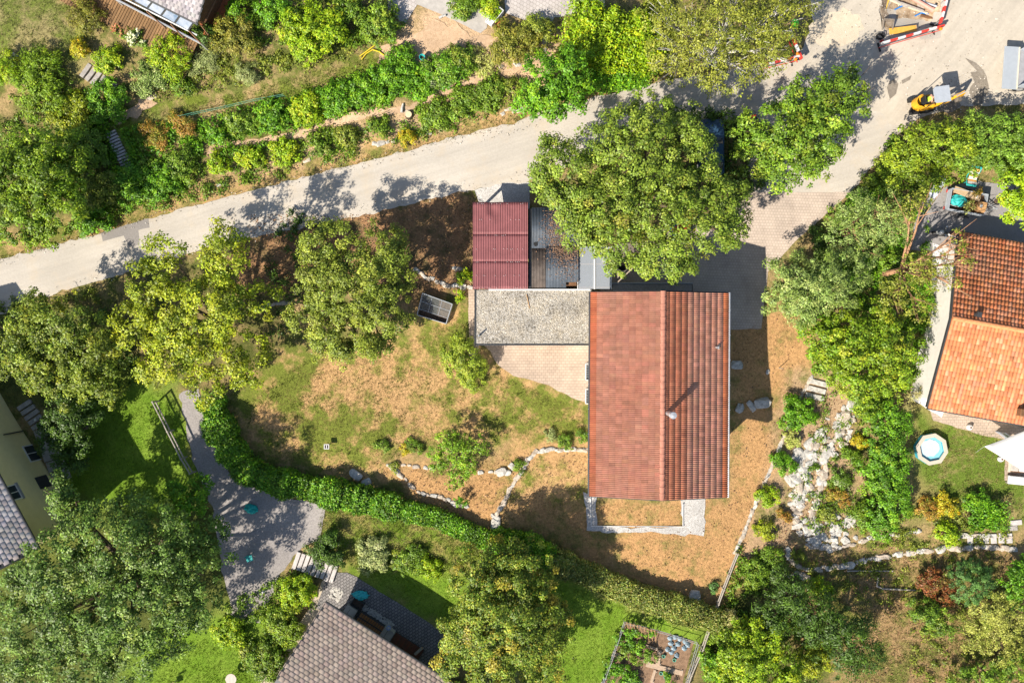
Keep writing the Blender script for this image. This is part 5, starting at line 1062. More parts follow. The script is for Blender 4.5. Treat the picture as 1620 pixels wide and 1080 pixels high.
tarp('grey_sheeting','second crumpled pale sheet below the first one beside the asphalt yard','sheeting',G(1478,304),.45,.35,.18,mat('pale_sheeting_2',(.48,.5,.58),.5,.1,5),1.0,15)
# air unit at the white gable
root = thing('air_unit','pale grey box with round dark fan standing at the white gable wall','air unit',G(1478,545),en.rotation_euler.z); mb = MB(); mb.box((0,0,.35),(.45,.95,.7),0,.03); mb.build('casing',M_conc,root); mb = MB(); mb.tube([(0,.2,.7),(0,.2,.73)],.16,14); mb.build('fan',M_dark,root)

# ------------------------------------------------------------------ pool garden
t_ = G(1469,709); pl = thing('garden_pool','round-edged octagonal pool with pale rim on the lawn','pool',(t_.x,t_.y,TV(t_)),.2); r_ = 1.12
def octa(r): return [(r*math.cos(2*math.pi*k/8+.39),r*math.sin(2*math.pi*k/8+.39)) for k in range(8)]
mb = MB(); n = 8; V = [(x,y,z) for r,z in ((r_,-.2),(r_,.40),(r_-.24,.40),(r_-.24,.0)) for x,y in octa(r)]
mb.add(V,[(i*8+k,i*8+(k+1)%8,(i+1)*8+(k+1)%8,(i+1)*8+k) for i in range(3) for k in range(8)]); mb.build('wall',mat('pool_blue',(.04,.30,.40),.5),pl)
oo,ii_ = octa(r_+.04),octa(r_-.24)
for k in range(8):
    j = (k+1)%8; mb = MB(); mb.prism([oo[k],oo[j],ii_[j],ii_[k]],.402,.46); mb.build('rim_board',mat('pool_rim_%s'%'abcdefgh'[k],(.50,.45,.36),.7,.06,5),pl)
mw,ntw,bw_ = nmat('pool_water'); bw_.inputs['Base Color'].default_value = (.22,.50,.56,1); bw_.inputs['Roughness'].default_value = .06
mb = MB(); mb.add([(x,y,.28) for x,y in octa(r_-.245)],[tuple(range(8))]); mb.build('water',mw,pl)
mb = MB(); cv = [(-.05+.68*math.cos(t*.35)*(1+.06*math.sin(t*2.3)),.08+.62*math.sin(t*.35)*(1+.08*math.cos(t*3.1))) for t in range(18)]; mb.prism(cv,.285,.30); mb.build('float_cover',mat('pale_cover',(.48,.60,.63),.5,.05,2),pl)
root = thing('shade_sail','large white triangular shade sail at the right edge','shade sail',G(1600,716)); zs_ = TV(root.location)
A_,B_,C_ = P(1557,706,zs_+2.2),P(1662,664,zs_+2.6),P(1668,778,zs_+2.4); n = 12; V=[];F=[];ix={}
for i in range(n+1):
    for j in range(n+1-i):
        a,b = i/n,j/n; c = 1-a-b; cc_ = Vector((1/3,)*3); p = A_*c+B_*a+C_*b; s = min(a,b,c); edge = (a*b+b*c+c*a); p = p.lerp((A_+B_+C_)/3,.22*edge*(1-3*s)); p.z -= .5*edge; ix[i,j] = len(V); V.append(p)
for i in range(n):
    for j in range(n-i):
        F.append((ix[i,j],ix[i+1,j],ix[i,j+1]))
        if (i+1,j+1) in ix: F.append((ix[i+1,j],ix[i+1,j+1],ix[i,j+1]))
mb = MB(); mb.add(V,F); o = mb.build('sail',M_sail,root,True,True); o.modifiers.new('t','SOLIDIFY').thickness = .01
mb = MB(); _g = G(1543,716); mb.tube([A_,Vector((_g.x,_g.y,TV(_g)))],.008,4); mb.build('guy_rope',M_white,root,True)
for v in (B_,C_): mb = MB(); g_ = float(T(v.x,v.y)); mb.tube([(v.x,v.y,g_-.2),(v.x,v.y,v.z+.05)],.035,8); mb.build('mast',M_metal,root,True)
for px,py,lb in ((1531,675,'white round garden lamp near the orange roofed house'),(1580,725,'white round garden lamp under the tip of the shade sail')):
    root = thing('garden_lamp',lb,'lamp',G(px,py)); mb = MB(); mb.lathe([(0,0),(.1,.0),(.2,.12),(.21,.22),(.15,.36),(.07,.4),(.07,.36),(0,.34)],16); mb.build('globe',M_white,root,smooth=True); mb = MB(); mb.lathe([(0,.03),(.075,.0),(.07,-.05)],10,(.0,.0,.39)); mb.build('cap',M_darkwood,root)
root = thing('sun_lounger','white sun lounger below the shade sail','lounger',G(1604,758),-.1); M_cush = mat('white_cushion',(.58,.58,.57),.9,.03,4)
mb = MB(); mb.box((0,0,.36),(1.3,.6,.12),0,.04); mb.build('cushion',M_cush,root); mb = MB(); mb.box((0,0,.26),(1.3,.62,.05)); mb.build('frame',M_greywood,root)
for x_ in (-.58,.58):
    for y_ in (-.26,.26): mb = MB(); mb.box((x_,y_,.12),(.06,.06,.26)); mb.build('leg',M_greywood,root)
root = thing('garden_sofa','grey-brown garden sofa with white cushion under the sail','sofa',G(1606,737),-.1); mb = MB(); mb.box((0,0,.22),(1.2,.75,.34),0,.04); mb.build('base',M_darkwood,root)
for x_ in (-.32,.3): mb = MB(); mb.box((x_,0,.45),(.55,.62,.14),0,.05); mb.build('cushion',M_cush if x_ > 0 else M_conc,root)
mb = MB(); mb.box((-.66,0,.35),(.16,.85,.1)); mb.build('armrest',mat('beige_stone',(.56,.48,.38),.9,.1,5),root)
root = thing('side_panel','pale upright glass panel near the wall of the orange roofed house','panel',G(1583,688),-.6); mb = MB(); mb.box((0,0,.55),(1.0,.05,1.1)); mb.build('pane',M_vglass,root); mb = MB(); mb.box((0,0,1.12),(1.06,.08,.05)); mb.build('rail',M_white,root)
# shaggy dry thatch arch
plant('dry_pampas','shaggy grey dry grass arch beside the corner of the orange roof','dry grass',[(1432,640,11,1.0,.6),(1440,626,11,1.1,.6),(1454,620,11,1.1,.6),(1466,622,10,1.0,.6),(1430,652,9,.9,.5)],'straw',leaf=.45,lai=4,rc=.3,trunk=.04,crown='blades',stem='stem',style='spiky',aspect=.1)

# ------------------------------------------------------------------ terrace of the slate house
sinv = (Matrix.Translation(sh.location) @ sh.rotation_euler.to_matrix().to_4x4()).inverted(); sang = sh.rotation_euler.z
def onter(px,py): p = G(px,py); return (p.x,p.y,TV(p)+.03)
bd = thing('timber_bench_box','long brown slatted timber seat between two concrete blocks by the slate eave','bench',onter(590,985),sang)
M_slat = mat('warm_slat',(.30,.14,.055),.8,.25,8)
for k in range(12): mb = MB(); mb.box((-1.05+k*.19,.24,.46),(.15,.3,.03),0,.004); mb.build('slat',M_slat,bd); mb = MB(); mb.box((-1.05+k*.19,-.2,.44),(.15,.36,.03),0,.004); mb.build('slat',M_slat,bd)
mb = MB(); mb.box((0,.04,.4),(2.4,.1,.12)); mb.build('dark_rail',M_dark,bd); mb = MB(); mb.box((0,0,.2),(2.35,.8,.4)); mb.build('plinth',M_dark,bd)
for px,py,lb in ((553,968,'pale concrete block at the left end of the timber bench'),(612,1002,'pale concrete block at the right end of the timber bench')):
    root = thing('concrete_block',lb,'block',onter(px,py),sang); mb = MB(); mb.box((0,0,.24),(.85,1.15,.48),0,.01); mb.build('block',M_conc,root); mb = MB(); mb.box((-.1,.1,.482),(.03,.7,.006)); mb.build('joint',M_dark,root)
tarp('teal_hammock','crumpled bright turquoise garden bag on the cobbled terrace','bag',onter(571,940),.62,.36,.35,mat('turquoise_cloth',(.05,.50,.50),.6,.15,5),-.1,21)
tarp('teal_bag','turquoise folded tarpaulin lying on the gravel yard','tarpaulin',onter(398,804),.5,.36,.25,mat('turquoise_cloth_2',(.02,.45,.38),.6,.15,5),-.2,30)
root = thing('planter_tray','dark planter tray on the terrace below the turquoise bag','planter',onter(567,953),sang); mb = MB()
for (c,d) in (((0,.28),(.9,.05)),((0,-.28),(.9,.05)),((-.43,0),(.05,.52)),((.43,0),(.05,.52))): mb.box((c[0],c[1],.15),(d[0],d[1],.3))
mb.build('sides',M_dark,root); mb = MB(); mb.box((0,0,.05),(.8,.5,.06)); mb.build('soil',M_soil,root)
pz = thing('pebble_strip','strip of pale pebbles along the timber bench on the terrace','pebbles',onter(595,972),sang); q = RNG.uniform((-1.3,-.22),(1.5,.22),(240,2))
for k,(x_,y_) in enumerate(q): o = link('pebble',SM_W[k%9],pz); s_ = R.uniform(.08,.17); o.scale = (s_,s_*.8,s_*.8); o.location = (x_,y_-.02,.02); o.rotation_euler = (0,0,k)
pz = thing('pebble_bed','small bed of white pebbles at the corner of the slate house','pebbles',onter(532,938),sang); q = RNG.uniform((-.45,-.45),(.45,.45),(120,2))
for k,(x_,y_) in enumerate(q): o = link('pebble',SM_W[k%9],pz); s_ = R.uniform(.10,.2); o.scale = (s_,s_*.8,s_*.8); o.location = (x_,y_,.02); o.rotation_euler = (0,0,k)
root = thing('flower_pot','small blue-white pot on the concrete block','pot',Vector(onter(617,987))+Vector((0,0,.45)),0); mb = MB(); mb.lathe([(0,0),(.12,.0),(.17,.22),(.13,.22),(.11,.1),(0,.1)],14); mb.build('pot',mat('blue_glaze',(.30,.42,.70),.4),root); bl = MB(); bl.lathe([(0,.12),(.1,.1),(.12,.02)],8,(0,0,.1)); bl.build('earth',M_white,root)
bdk = thing('dark_slat_deck','dark reddish brown slatted deck under the slate eave right of the bench','deck',onter(645,1020),sang)
for k in range(16): mb = MB(); mb.box((-1.15+k*.15,0,.2),(.13,.85,.04),0,.004); mb.build('slat',mat('dark_slat_%s'%'abcdefghijklmnop'[k],(.13+.02*(k%3),.06,.035),.8,.2,8),bdk)
mb = MB(); mb.box((0,0,.08),(2.4,.8,.16)); mb.build('bearer',M_dark,bdk)
root = thing('log_roll','greenish round log standing beside the dark slatted deck','log',onter(663,1027),sang+1.3); mb = MB(); mb.tube([(-.35,0,.2),(.35,0,.2)],.11,10); mb.build('log',M_greywood,root); mb = MB(); mb.tube([(.35,0,.2),(.36,0,.2)],.09,10); mb.build('cut_face',M_wood,root)
root = thing('white_statue','small white garden figure on the gravel yard','figure',onter(420,932),.3); mb = MB(); mb.lathe([(0,0),(.12,.0),(.14,.05),(.07,.1),(.1,.3),(.06,.42),(0,.44)],12); mb.build('figure_body',M_white,root,smooth=True); mb = MB(); mb.lathe([(0,.09),(.07,.05),(.08,-.02),(0,-.07)],10,(0,0,.5)); mb.build('figure_head',M_white,root,smooth=True)
root = thing('teal_trellis','faint teal garden chair in the tree shade on the gravel yard','chair',onter(398,880),.3)
mb = MB(); mb.box((0,0,.42),(.45,.45,.04)); mb.build('seat',M_teal,root)
for x_ in (-.2,.2):
    for y_ in (-.2,.2): mb = MB(); mb.tube([(x_,y_,0),(x_,y_,.42)],.02,5); mb.build('leg',M_teal,root)
for k in range(4): mb = MB(); mb.box((-.17+k*.11,.22,.65),(.04,.03,.45)); mb.build('back_slat',M_teal,root)
# round table and chair at the bottom
root = thing('round_table','round pale wooden table on the lawn at the bottom left','table',G(371,1067)); 
for k in range(8):
    x0,x1 = -.4+k*.1,-.3+k*.1-.008; y0_,y1_ = math.sqrt(max(0,.16-x0*x0)),math.sqrt(max(0,.16-x1*x1)); mb = MB(); mb.prism([(x0,-y0_-.001),(x1,-y1_-.001),(x1,y1_+.001),(x0,y0_+.001)],.68,.71); mb.build('slat',mat('pale_slat_%s'%'abcdefgh'[k],(.55+.03*(k%3),.48,.42),.8,.1,8),root)
for t in (0,2.1,4.2): mb = MB(); mb.tube([(.28*math.cos(t),.28*math.sin(t),0),(.1*math.cos(t),.1*math.sin(t),.68)],.02,6); mb.build('leg',M_greywood,root)
root = thing('folding_chair','pinkish wooden folding chair cut by the bottom edge','chair',G(276,1080),.4); mb = MB(); mb.box((0,0,.44),(.42,.4,.03)); mb.build('seat',mat('pink_wood',(.5,.3,.24),.8,.1,6),root); mb = MB(); mb.box((0,.22,.72),(.42,.04,.3)); mb.build('backrest',MATS['pink_wood'],root)
for x_ in (-.19,.19): mb = MB(); mb.tube([(x_,-.2,0),(x_,.2,.86)],.02,5); mb.build('leg',M_greywood,root); mb = MB(); mb.tube([(x_,.2,0),(x_,-.16,.44)],.02,5); mb.build('leg',M_greywood,root)

# ------------------------------------------------------------------ vegetable garden
vg = rails('garden_fence','low wire fence with pale posts around the vegetable garden',[(946,1092),(965,1040),(986,979),(1040,993),(1101,1012),(1090,1050),(1078,1092)],.8,M_metal,.9,2,.022,'fence',M_greywood)
sheet('vegetable_soil',[(948,1095),(988,983),(1098,1013),(1076,1095)],mat('bed_soil',(.23,.145,.09),1,.35,4,bump=.7),.028,.5,.03)
def bed_board(lb,a,b,wd=.18): 
    p0,p1 = G(*a),G(*b); root = thing('timber_edge',lb,'board',(p0.x,p0.y,TV(p0)),math.atan2(p1.y-p0.y,p1.x-p0.x)); L_ = (p1-p0).length; mb = MB(); mb.box((L_/2,0,.08),(L_,wd,.1),0,.01); mb.build('board',mat('pale_board',(.42,.31,.22),.85,.2,7) if 'pale_board' not in MATS else MATS['pale_board'],root)
    for x_ in (.1,L_-.1): mb = MB(); mb.box((x_,wd*.5+.03,.08),(.06,.05,.22)); mb.build('peg',M_greywood,root)
bed_board('thin board across the upper vegetable bed',(988,1008),(1040,1026)); bed_board('short upright board beside the blue cabbages',(1043,1027),(1040,1050),.3); bed_board('broad plank path across the vegetable garden',(1022,1049),(1080,1064),.36); bed_board('short plank at the left edge of the vegetable garden',(968,1033),(982,1037),.4); bed_board('narrow standing plank at the bottom of the vegetable garden',(1036,1058),(1030,1078),.2)
bp_ = thing('bean_trellis','row of bean poles tied to a rail in the vegetable garden','trellis',G(992,985)); o = bp_.location
a_,b_ = G(992,985,1.3),G(1036,998,1.3)
for k in range(9):
    t = k/8; top = a_.lerp(b_,t)-o; ft = G(994+44*t,1004+13*t)-o; mb = MB(); mb.tube([ft,top+(top-ft)*.1],.022,5); mb.build('pole',M_wood,bp_)
mb = MB(); mb.tube([a_-o,b_-o],.025,5); mb.build('rail',M_wood,bp_)
for lb,lob,pal in (('bushy tomato row along the upper left of the vegetable garden',[(980,1010,10,.4,.4),(998,1018,12,.4,.4),(1015,1024,11,.4,.4)],'vivid'),('tomato row in the middle of the vegetable garden',[(990,1035,13,.4,.4),(1010,1038,13,.4,.4),(1030,1038,11,.4,.4)],'green'),('leafy potato patch at the lower left of the vegetable garden',[(970,1055,14,.4,.4),(985,1062,15,.4,.4),(1000,1068,12,.3,.4),(965,1070,12,.3,.3)],'vivid'),('bean leaves climbing the pole row',[(1005,1000,10,.7,.5),(1030,1003,8,.7,.5),(990,995,8,.6,.5)],'vivid'),('green leafy crop at the bottom of the vegetable garden',[(1058,1074,10,.3,.3)],'vivid'),('dark leafy crop at the bottom left of the vegetable garden',[(990,1082,12,.3,.3),(1005,1080,10,.3,.3)],'bluedark')):
    plant('vegetable_plants',lb,'plants',lob,pal,leaf=.15,lai=3,rc=.25,trunk=.02,crown='foliage',stem='stem',kids=1)
cpos = [(1060,1008),(1068,1006),(1075,1009),(1083,1013),(1088,1019),(1061,1016),(1072,1017),(1082,1024),(1056,1026),(1062,1030),(1070,1036),(1066,1024)]
CW=['topmost left cabbage','second cabbage of the top row','third cabbage of the top row','fourth cabbage of the top row','rightmost cabbage','left cabbage of the second row','middle cabbage of the second row','cabbage below the rightmost one','leftmost cabbage','left cabbage of the lowest pair','lowest cabbage','cabbage in the centre of the patch']
for k,(px,py) in enumerate(cpos):
    root = thing('cabbage','blue-grey '+CW[k]+' in the vegetable garden','cabbage',G(px,py),0,'blue-grey cabbages'); n = 26; t = RNG.uniform(0,6.28,n); rr = RNG.uniform(.04,.17,n)
    pos = np.c_[np.cos(t)*rr,np.sin(t)*rr,.16-.3*rr+.0*t]; tag(link('leaves',leaf_mesh('leaves',pos,np.c_[np.cos(t)*.5,np.sin(t)*.5,np.ones(n)],RNG.uniform(.14,.22,n),pick(PAL['cabbage'],n)*1.15,.85,np.c_[np.cos(t),np.sin(t),np.full(n,.4)],M_leaf),root),kind='stuff')
    mb = MB(); mb.tube([(0,0,-.02),(0,0,.12)],.03,6); mb.build('stalk',M_greywood,root)
for px,py,lb in ((1049,1036,'green plastic ring pot left of the cabbages'),(1066,1042,'turquoise ring pot below the cabbages'),(1045,1063,'pale green ring pot under the plank path'),(1052,1069,'left dark teal ring pot at the bottom bed'),(1057,1065,'right dark teal ring pot at the bottom bed')):
    root = thing('ring_pot',lb,'pot',G(px,py)); mb = MB(); mb.lathe([(.08,0),(.1,.0),(.13,.2),(.10,.2),(.08,.05),(0,.05)],14); mb.build('pot',mat('green_pot',(.12,.42,.30),.5) if 'green_pot' not in MATS else MATS['green_pot'],root); mb = MB(); mb.lathe([(0,.03),(.09,.02),(.09,0)],10,(0,0,.1)); mb.build('earth',M_soil,root)
for px,py,lb in ((956,1070,'upper white bucket in the bottom left of the vegetable garden'),(953,1078,'lower white bucket in the bottom left of the vegetable garden')):
    root = thing('white_bucket',lb,'bucket',G(px,py)); mb = MB(); mb.lathe([(0,0),(.1,0),(.13,.26),(.11,.26),(.09,.05),(0,.05)],14); mb.build('pail',M_white,root); mb = MB(); mb.tube([(-.13,0,.25),(0,.06,.33),(.13,0,.25)],.008,5); mb.build('handle',M_metal,root)

# ------------------------------------------------------------------ small things
root = thing('white_planter','white open wooden planter cart at the end of the concrete path','planter',G(783,30),math.radians(50)); M_wpl = M_white
for (c,d,z_) in (((0,.24),(1.3,.05),.42),((0,-.24),(1.3,.05),.42),((.63,0),(.05,.5),.42),((-.35,0),(.05,.5),.42)): mb = MB(); mb.box((c[0],c[1],z_*.75),(d[0],d[1],z_),0,.005); mb.build('side_board',M_wpl,root)
mb = MB(); mb.box((.15,0,.22),(.95,.44,.05)); mb.build('floor',M_conc,root); mb = MB(); mb.box((-.52,0,.4),(.36,.5,.06),0,.02); mb.build('lid',M_wpl,root)
for s in (-1,1): mb = MB(); mb.tube([(.3,s*.27,.13),(.3,s*.31,.13)],.13,14); mb.build('wheel',M_wpl,root)
mb = MB(); mb.box((.35,0,.32),(.34,.34,.16),0,.03); mb.build('green_pad',M_lime,root); mb = MB(); mb.box((-.05,.05,.3),(.22,.2,.12),0,.03); mb.build('red_pad',M_terra,root)
root = thing('terracotta_disc','round terracotta saucer half under the white planter cart','saucer',G(791,38)); mb = MB(); mb.lathe([(0,0),(.3,0),(.36,.08),(.33,.08),(.29,.03),(0,.03)],20); mb.build('saucer',M_terra,root); mb = MB(); mb.lathe([(0,.045),(.2,.04),(.22,.03)],12); mb.build('earth',M_terra,root)
root = thing('blue_pot','bright blue pot in the flower bed at the top edge','pot',G(758,6)); mb = MB(); mb.lathe([(0,0),(.14,0),(.2,.3),(.17,.3),(.13,.1),(0,.1)],16); mb.build('pot',M_blue,root); mb = MB(); mb.lathe([(0,.12),(.13,.1)],10,(0,0,.1)); mb.build('earth',M_soil,root)
root = thing('teal_pot','dark teal pot among the upper bank shrubs','pot',G(668,91,.5)); mb = MB(); mb.lathe([(0,-.5),(.14,-.5),(.2,.1),(.17,.1),(.13,-.1),(0,-.1)],16); mb.build('pot',M_teal,root); mb = MB(); mb.lathe([(0,-.06),(.14,-.08)],10); mb.build('earth',M_soil,root)
root = thing('tree_stump','pale sawn tree stump on the earth path of the bank','stump',G(647,183)); mb = MB(); mb.tube([(0,0,-.1),(0,0,.28)],[.29,.24],12); mb.build('stump',M_bark,root); mb = MB(); mb.tube([(0,0,.28),(0,0,.295)],.225,12); mb.build('sawn_face',mat('fresh_wood',(.66,.52,.33),.8,.15,9),root)
v = [G(*p) for p in ((625,57),(612,61),(597,70),(584,80),(570,90),(572,96),(580,86),(590,80),(600,83),(608,89))]; root = thing('garden_hose','yellow garden hose snaking over the earth beside the shrubs','hose',v[0]); mb = MB(); mb.tube([Vector((p.x,p.y,TV(p)+.12))-v[0] for p in v],.04,6); mb.build('hose',mat('yellow_hose',(.72,.55,.04),.5),root); mb = MB(); e_ = Vector((v[0].x,v[0].y,TV(v[0])+.12))-v[0]; mb.tube([e_,e_+Vector((.16,.05,0))],.05,8); mb.build('nozzle',M_dark,root)
root = thing('bird_table','small white box on a post standing on the lawn','bird table',G(517,706,.5)); mb = MB(); mb.tube([(0,0,-.7),(0,0,-.05)],.03,6); mb.build('post',M_greywood,root)
mb = MB(); 
for (c,d) in (((0,.15),(.36,.05)),((0,-.15),(.36,.05)),((-.16,0),(.05,.26)),((.16,0),(.05,.26)),((0,0),(.06,.2))): mb.box((c[0],c[1],.04),(d[0],d[1],.1))
mb.build('rim',M_white,root); mb = MB(); mb.box((0,0,-.02),(.32,.3,.03)); mb.build('tray',M_darkwood,root)
root = thing('white_box','small pale box at the corner of the dry lawn upper left','box',G(26,92),.3); mb = MB(); mb.box((0,0,.2),(.34,.3,.4),0,.02); mb.build('casing',M_white,root); mb = MB(); mb.box((0,0,.42),(.38,.34,.04)); mb.build('lid',M_conc,root)
root = thing('white_post','white round lamp globe beside the dark slab path','lamp',G(56,664,.3)); mb = MB(); mb.tube([(0,0,-.4),(0,0,0)],.03,6); mb.build('stem',M_metal,root); mb = MB(); mb.lathe([(0,-.1),(.09,-.05),(.1,.04),(.05,.1),(0,.11)],12); mb.build('globe',M_white,root,smooth=True)
# logs / boards on the bank
for px,py,ln,rz,lb in ((752,107,.8,.05,'bleached white log beside the strap-leaved clumps'),(740,90,1.1,.5,'dark bleached plank higher up among the bank shrubs'),(637,172,.6,1.4,'short pale post stub left of the tree stump'),(700,28,.5,.4,'pale timber scrap on the concrete path edge')):
    root = thing('log',lb,'log',G(px,py),rz); mb = MB(); mb.tube([(-ln/2,0,.12),(0,.02,.14),(ln/2,0,.12)],[.09,.08,.07],8); mb.build('log',M_birch,root); mb = MB(); mb.tube([(ln/2,0,.12),(ln/2+.01,0,.12)],.06,8); mb.build('cut_face',M_wood,root)
# dark blue car bonnet half under the trees
t_ = G(1121,238); cr = thing('parked_car','dark blue parked car mostly hidden under the trees at the fork','car',(t_.x,t_.y,TV(t_)),math.radians(90)); M_car = mat('dark_blue_paint',(.03,.07,.13),.3,.1,3,spec=.6)
pr_ = [(1.9,-.7),(1.95,0),(1.9,.7),(1.5,.84),(-1.7,.84),(-1.95,.6),(-1.95,-.6),(-1.7,-.84),(1.5,-.84)]; pr_ = [(x,y) for x,y in pr_]; 
mb = MB(); mb.prism([p for p in reversed(pr_)][::-1],.3,[.72,.76,.72,.8,.86,.82,.82,.86,.8]); mb.build('body',M_car,cr)
mb = MB(); V = [(.7,-.72,.8),(.7,.72,.8),(-1.6,.72,.84),(-1.6,-.72,.84),(.1,-.6,1.38),(.1,.6,1.38),(-1.2,.6,1.4),(-1.2,-.6,1.4)]; mb.add(V,[(0,1,5,4),(1,2,6,5),(2,3,7,6),(3,0,4,7),(4,5,6,7)]); mb.build('cabin',M_glass,cr)
mb = MB(); mb.box((-.55,0,1.41),(1.25,1.18,.03),0,.01); mb.build('roof',M_car,cr)
for x_ in (1.2,-1.2):
    for s in (-1,1): mb = MB(); mb.tube([(x_,s*.66,.31),(x_,s*.86,.31)],.31,16); wh = mb.build('wheel',M_black,cr); mb = MB(); mb.tube([(x_,s*.85,.31),(x_,s*.87,.31)],.18,10); mb.build('rim',M_metal,wh)
for s in (-1,1): mb = MB(); mb.box((1.88,s*.55,.62),(.1,.3,.14),0,.03); mb.build('headlight',M_white,cr)
# red tractor-like machine glimpsed through the big crown
t_ = G(1075,362); rm = thing('red_machine','red garden machine glimpsed through the crown of the big tree','machine',(t_.x,t_.y,TV(t_)),.5)
mb = MB(); mb.box((.2,0,.7),(1.0,.6,.5),0,.1); mb.build('bonnet',M_red,rm); mb = MB(); mb.box((-.5,0,.9),(.4,.5,.12),0,.05); mb.build('seat',M_red,rm); mb = MB(); mb.box((-.35,0,.5),(.9,.7,.14),0,.03); mb.build('deck',M_blue,rm)
for x_,r_ in ((.5,.22),(-.6,.32)):
    for s in (-1,1): mb = MB(); mb.tube([(x_,s*.38,r_),(x_,s*.56,r_)],r_,14); mb.build('wheel',M_black,rm)
mb = MB(); mb.tube([(.0,0,.9),(-.15,0,1.1)],.02,6); mb.lathe([(.15,0),(.17,.02),(.15,.03)],14,(-.15,0,1.1)); mb.build('steering_wheel',M_black,rm)
# round tank in the shade behind the canopy
root = thing('round_tub','dark round tub in the shade behind the clear canopy','tub',G(983,422)); mb = MB(); mb.lathe([(0,.05),(.3,.05),(.34,.6),(.38,.6),(.38,0),(0,0)],20); mb.build('tub',M_dark,root); mb = MB(); mb.tube([(-.38,0,.55),(-.45,0,.5)],.03,6); mb.build('handle',M_metal,root)

# ------------------------------------------------------------------ trees
plant('field_maple','yellow-green tree with ragged crown overhanging the road left of centre','tree',
 [(300,500,62,5.0,2.6),(245,450,42,5.2,1.8),(360,410,40,5.6,1.8),(265,400,30,5.6,1.3),(345,480,52,6.0,2.2),(215,520,40,4.6,1.6),(275,560,48,4.4,1.8),(370,560,48,4.4,1.9),(330,610,28,3.6,1.2),(400,470,36,5.0,1.6),(355,370,24,5.6,1.0),(235,590,26,3.6,1.2),(390,595,24,3.4,1.0)],'yellowgreen',leaf=.20,lai=2.6,rc=.55,trunk=.26)
plant('walnut_tree','olive green round-crowned tree on the bank above the lawn','tree',
 [(560,450,66,4.6,2.6),(520,390,44,4.6,1.8),(600,400,46,4.6,1.9),(500,500,44,4.0,1.9),(610,490,50,4.0,2.0),(560,530,52,3.4,1.9),(510,440,40,5.0,1.6),(625,440,34,4.2,1.5),(515,545,30,2.8,1.3),(605,540,30,2.8,1.3)],'olive',leaf=.17,lai=3.2,rc=.5,trunk=.24)
plant('oak_tree','large dense green tree between road and red tiled house','tree',
 [(905,285,58,5.2,2.2),(960,330,66,5.8,2.4),(1000,240,66,5.8,2.5),(1075,225,56,5.4,2.2),(1040,320,70,6.4,2.6),(1110,340,62,5.6,2.2),(1150,320,42,5.0,1.7),(1060,395,48,5.2,1.8),(985,395,46,5.0,1.8),(925,360,42,5.0,1.7),(880,250,38,4.8,1.5),(950,235,40,5.2,1.6),(1030,190,42,5.0,1.7),(1100,285,48,5.6,2.0),(1020,425,24,4.4,1.0),(1075,425,22,4.4,1.0),(1150,370,32,4.6,1.3),(900,315,40,5.4,1.6),(855,285,22,4.4,1.0)],'oak',leaf=.18,lai=2.6,rc=.5,trunk=.34)
plant('ash_maple','bright green tree at the fork of road and driveway','tree',
 [(1260,210,58,5.0,2.3),(1215,210,46,4.6,1.9),(1300,180,46,5.0,1.8),(1250,265,42,4.2,1.7),(1310,225,36,4.4,1.5),(1320,150,36,5.0,1.3),(1270,150,36,4.6,1.4),(1350,165,26,4.8,.9),(1200,250,36,3.6,1.4),(1290,265,32,3.8,1.2),(1175,205,28,3.6,1.2),(1355,130,22,4.8,.7)],'green',leaf=.20,lai=2.6,rc=.5,trunk=.24)
plant('birch_tree','olive weeping birch with pale branches beside the road works','tree',
 [(1140,50,62,5.6,2.4),(1080,40,46,5.0,2.0),(1200,45,56,5.6,2.2),(1240,30,44,5.4,1.8),(1110,100,42,4.2,1.8),(1170,110,46,4.2,1.8),(1060,80,40,4.2,1.6),(1040,30,36,4.4,1.6),(1220,85,36,4.4,1.4),(1125,140,22,3.4,1.0),(1160,0,50,5.6,2.0),(1260,-5,40,5.4,1.6),(1050,115,24,3.2,1.0)],'birch',leaf=.16,lai=1.25,rc=.38,trunk=.24,bark=M_birch,style='hang',kids=16,aspect=.5,flat=1.0,up=.8,droop=.5)
plant('ash_tree','huge dark grey-green tree filling the lower left corner','tree',
 [(90,905,72,6.0,2.8),(180,860,74,6.4,2.8),(260,850,62,6.0,2.4),(150,960,76,6.6,2.9),(240,940,72,6.2,2.7),(310,900,50,5.4,2.0),(60,990,66,5.6,2.5),(130,1040,66,5.6,2.5),(210,1020,60,5.2,2.2),(300,960,46,4.6,1.9),(40,930,46,5.4,1.9),(120,810,40,4.2,1.5),(215,808,38,3.6,1.4),(330,850,34,4.6,1.5),(280,1000,36,4.0,1.5),(30,1060,40,5.0,1.8),(95,780,30,5.0,1.2)],'ash',leaf=.20,lai=2.4,rc=.6,trunk=.4,kids=4)
plant('lime_tree','round tree with brownish flecked crown beside the slate house','tree',
 [(800,970,84,4.4,2.9),(760,920,54,4.0,2.0),(830,910,56,4.0,2.1),(745,1000,52,3.8,2.0),(860,980,50,3.8,2.0),(800,1050,66,3.6,2.3),(730,1050,40,3.2,1.6),(865,1045,42,3.2,1.7),(800,880,34,3.2,1.4),(770,980,52,5.4,1.8),(835,1000,50,5.2,1.8)],'fleck',leaf=.17,lai=3.0,rc=.48,trunk=.28)
plant('hornbeam','dark olive tree between the yellow house and the road','tree',
 [(70,560,56,4.2,2.2),(120,520,50,4.2,1.9),(60,510,46,4.2,1.8),(150,570,46,3.8,1.8),(40,580,36,4.0,1.5),(105,600,46,3.4,1.7),(165,610,34,3.0,1.4),(25,535,30,3.6,1.3),(180,540,30,3.2,1.2)],[(.12,.145,.028,3),(.08,.115,.02,3),(.17,.19,.03,1.4),(.21,.19,.03,.6)],leaf=.18,lai=2.8,rc=.5,trunk=.24)
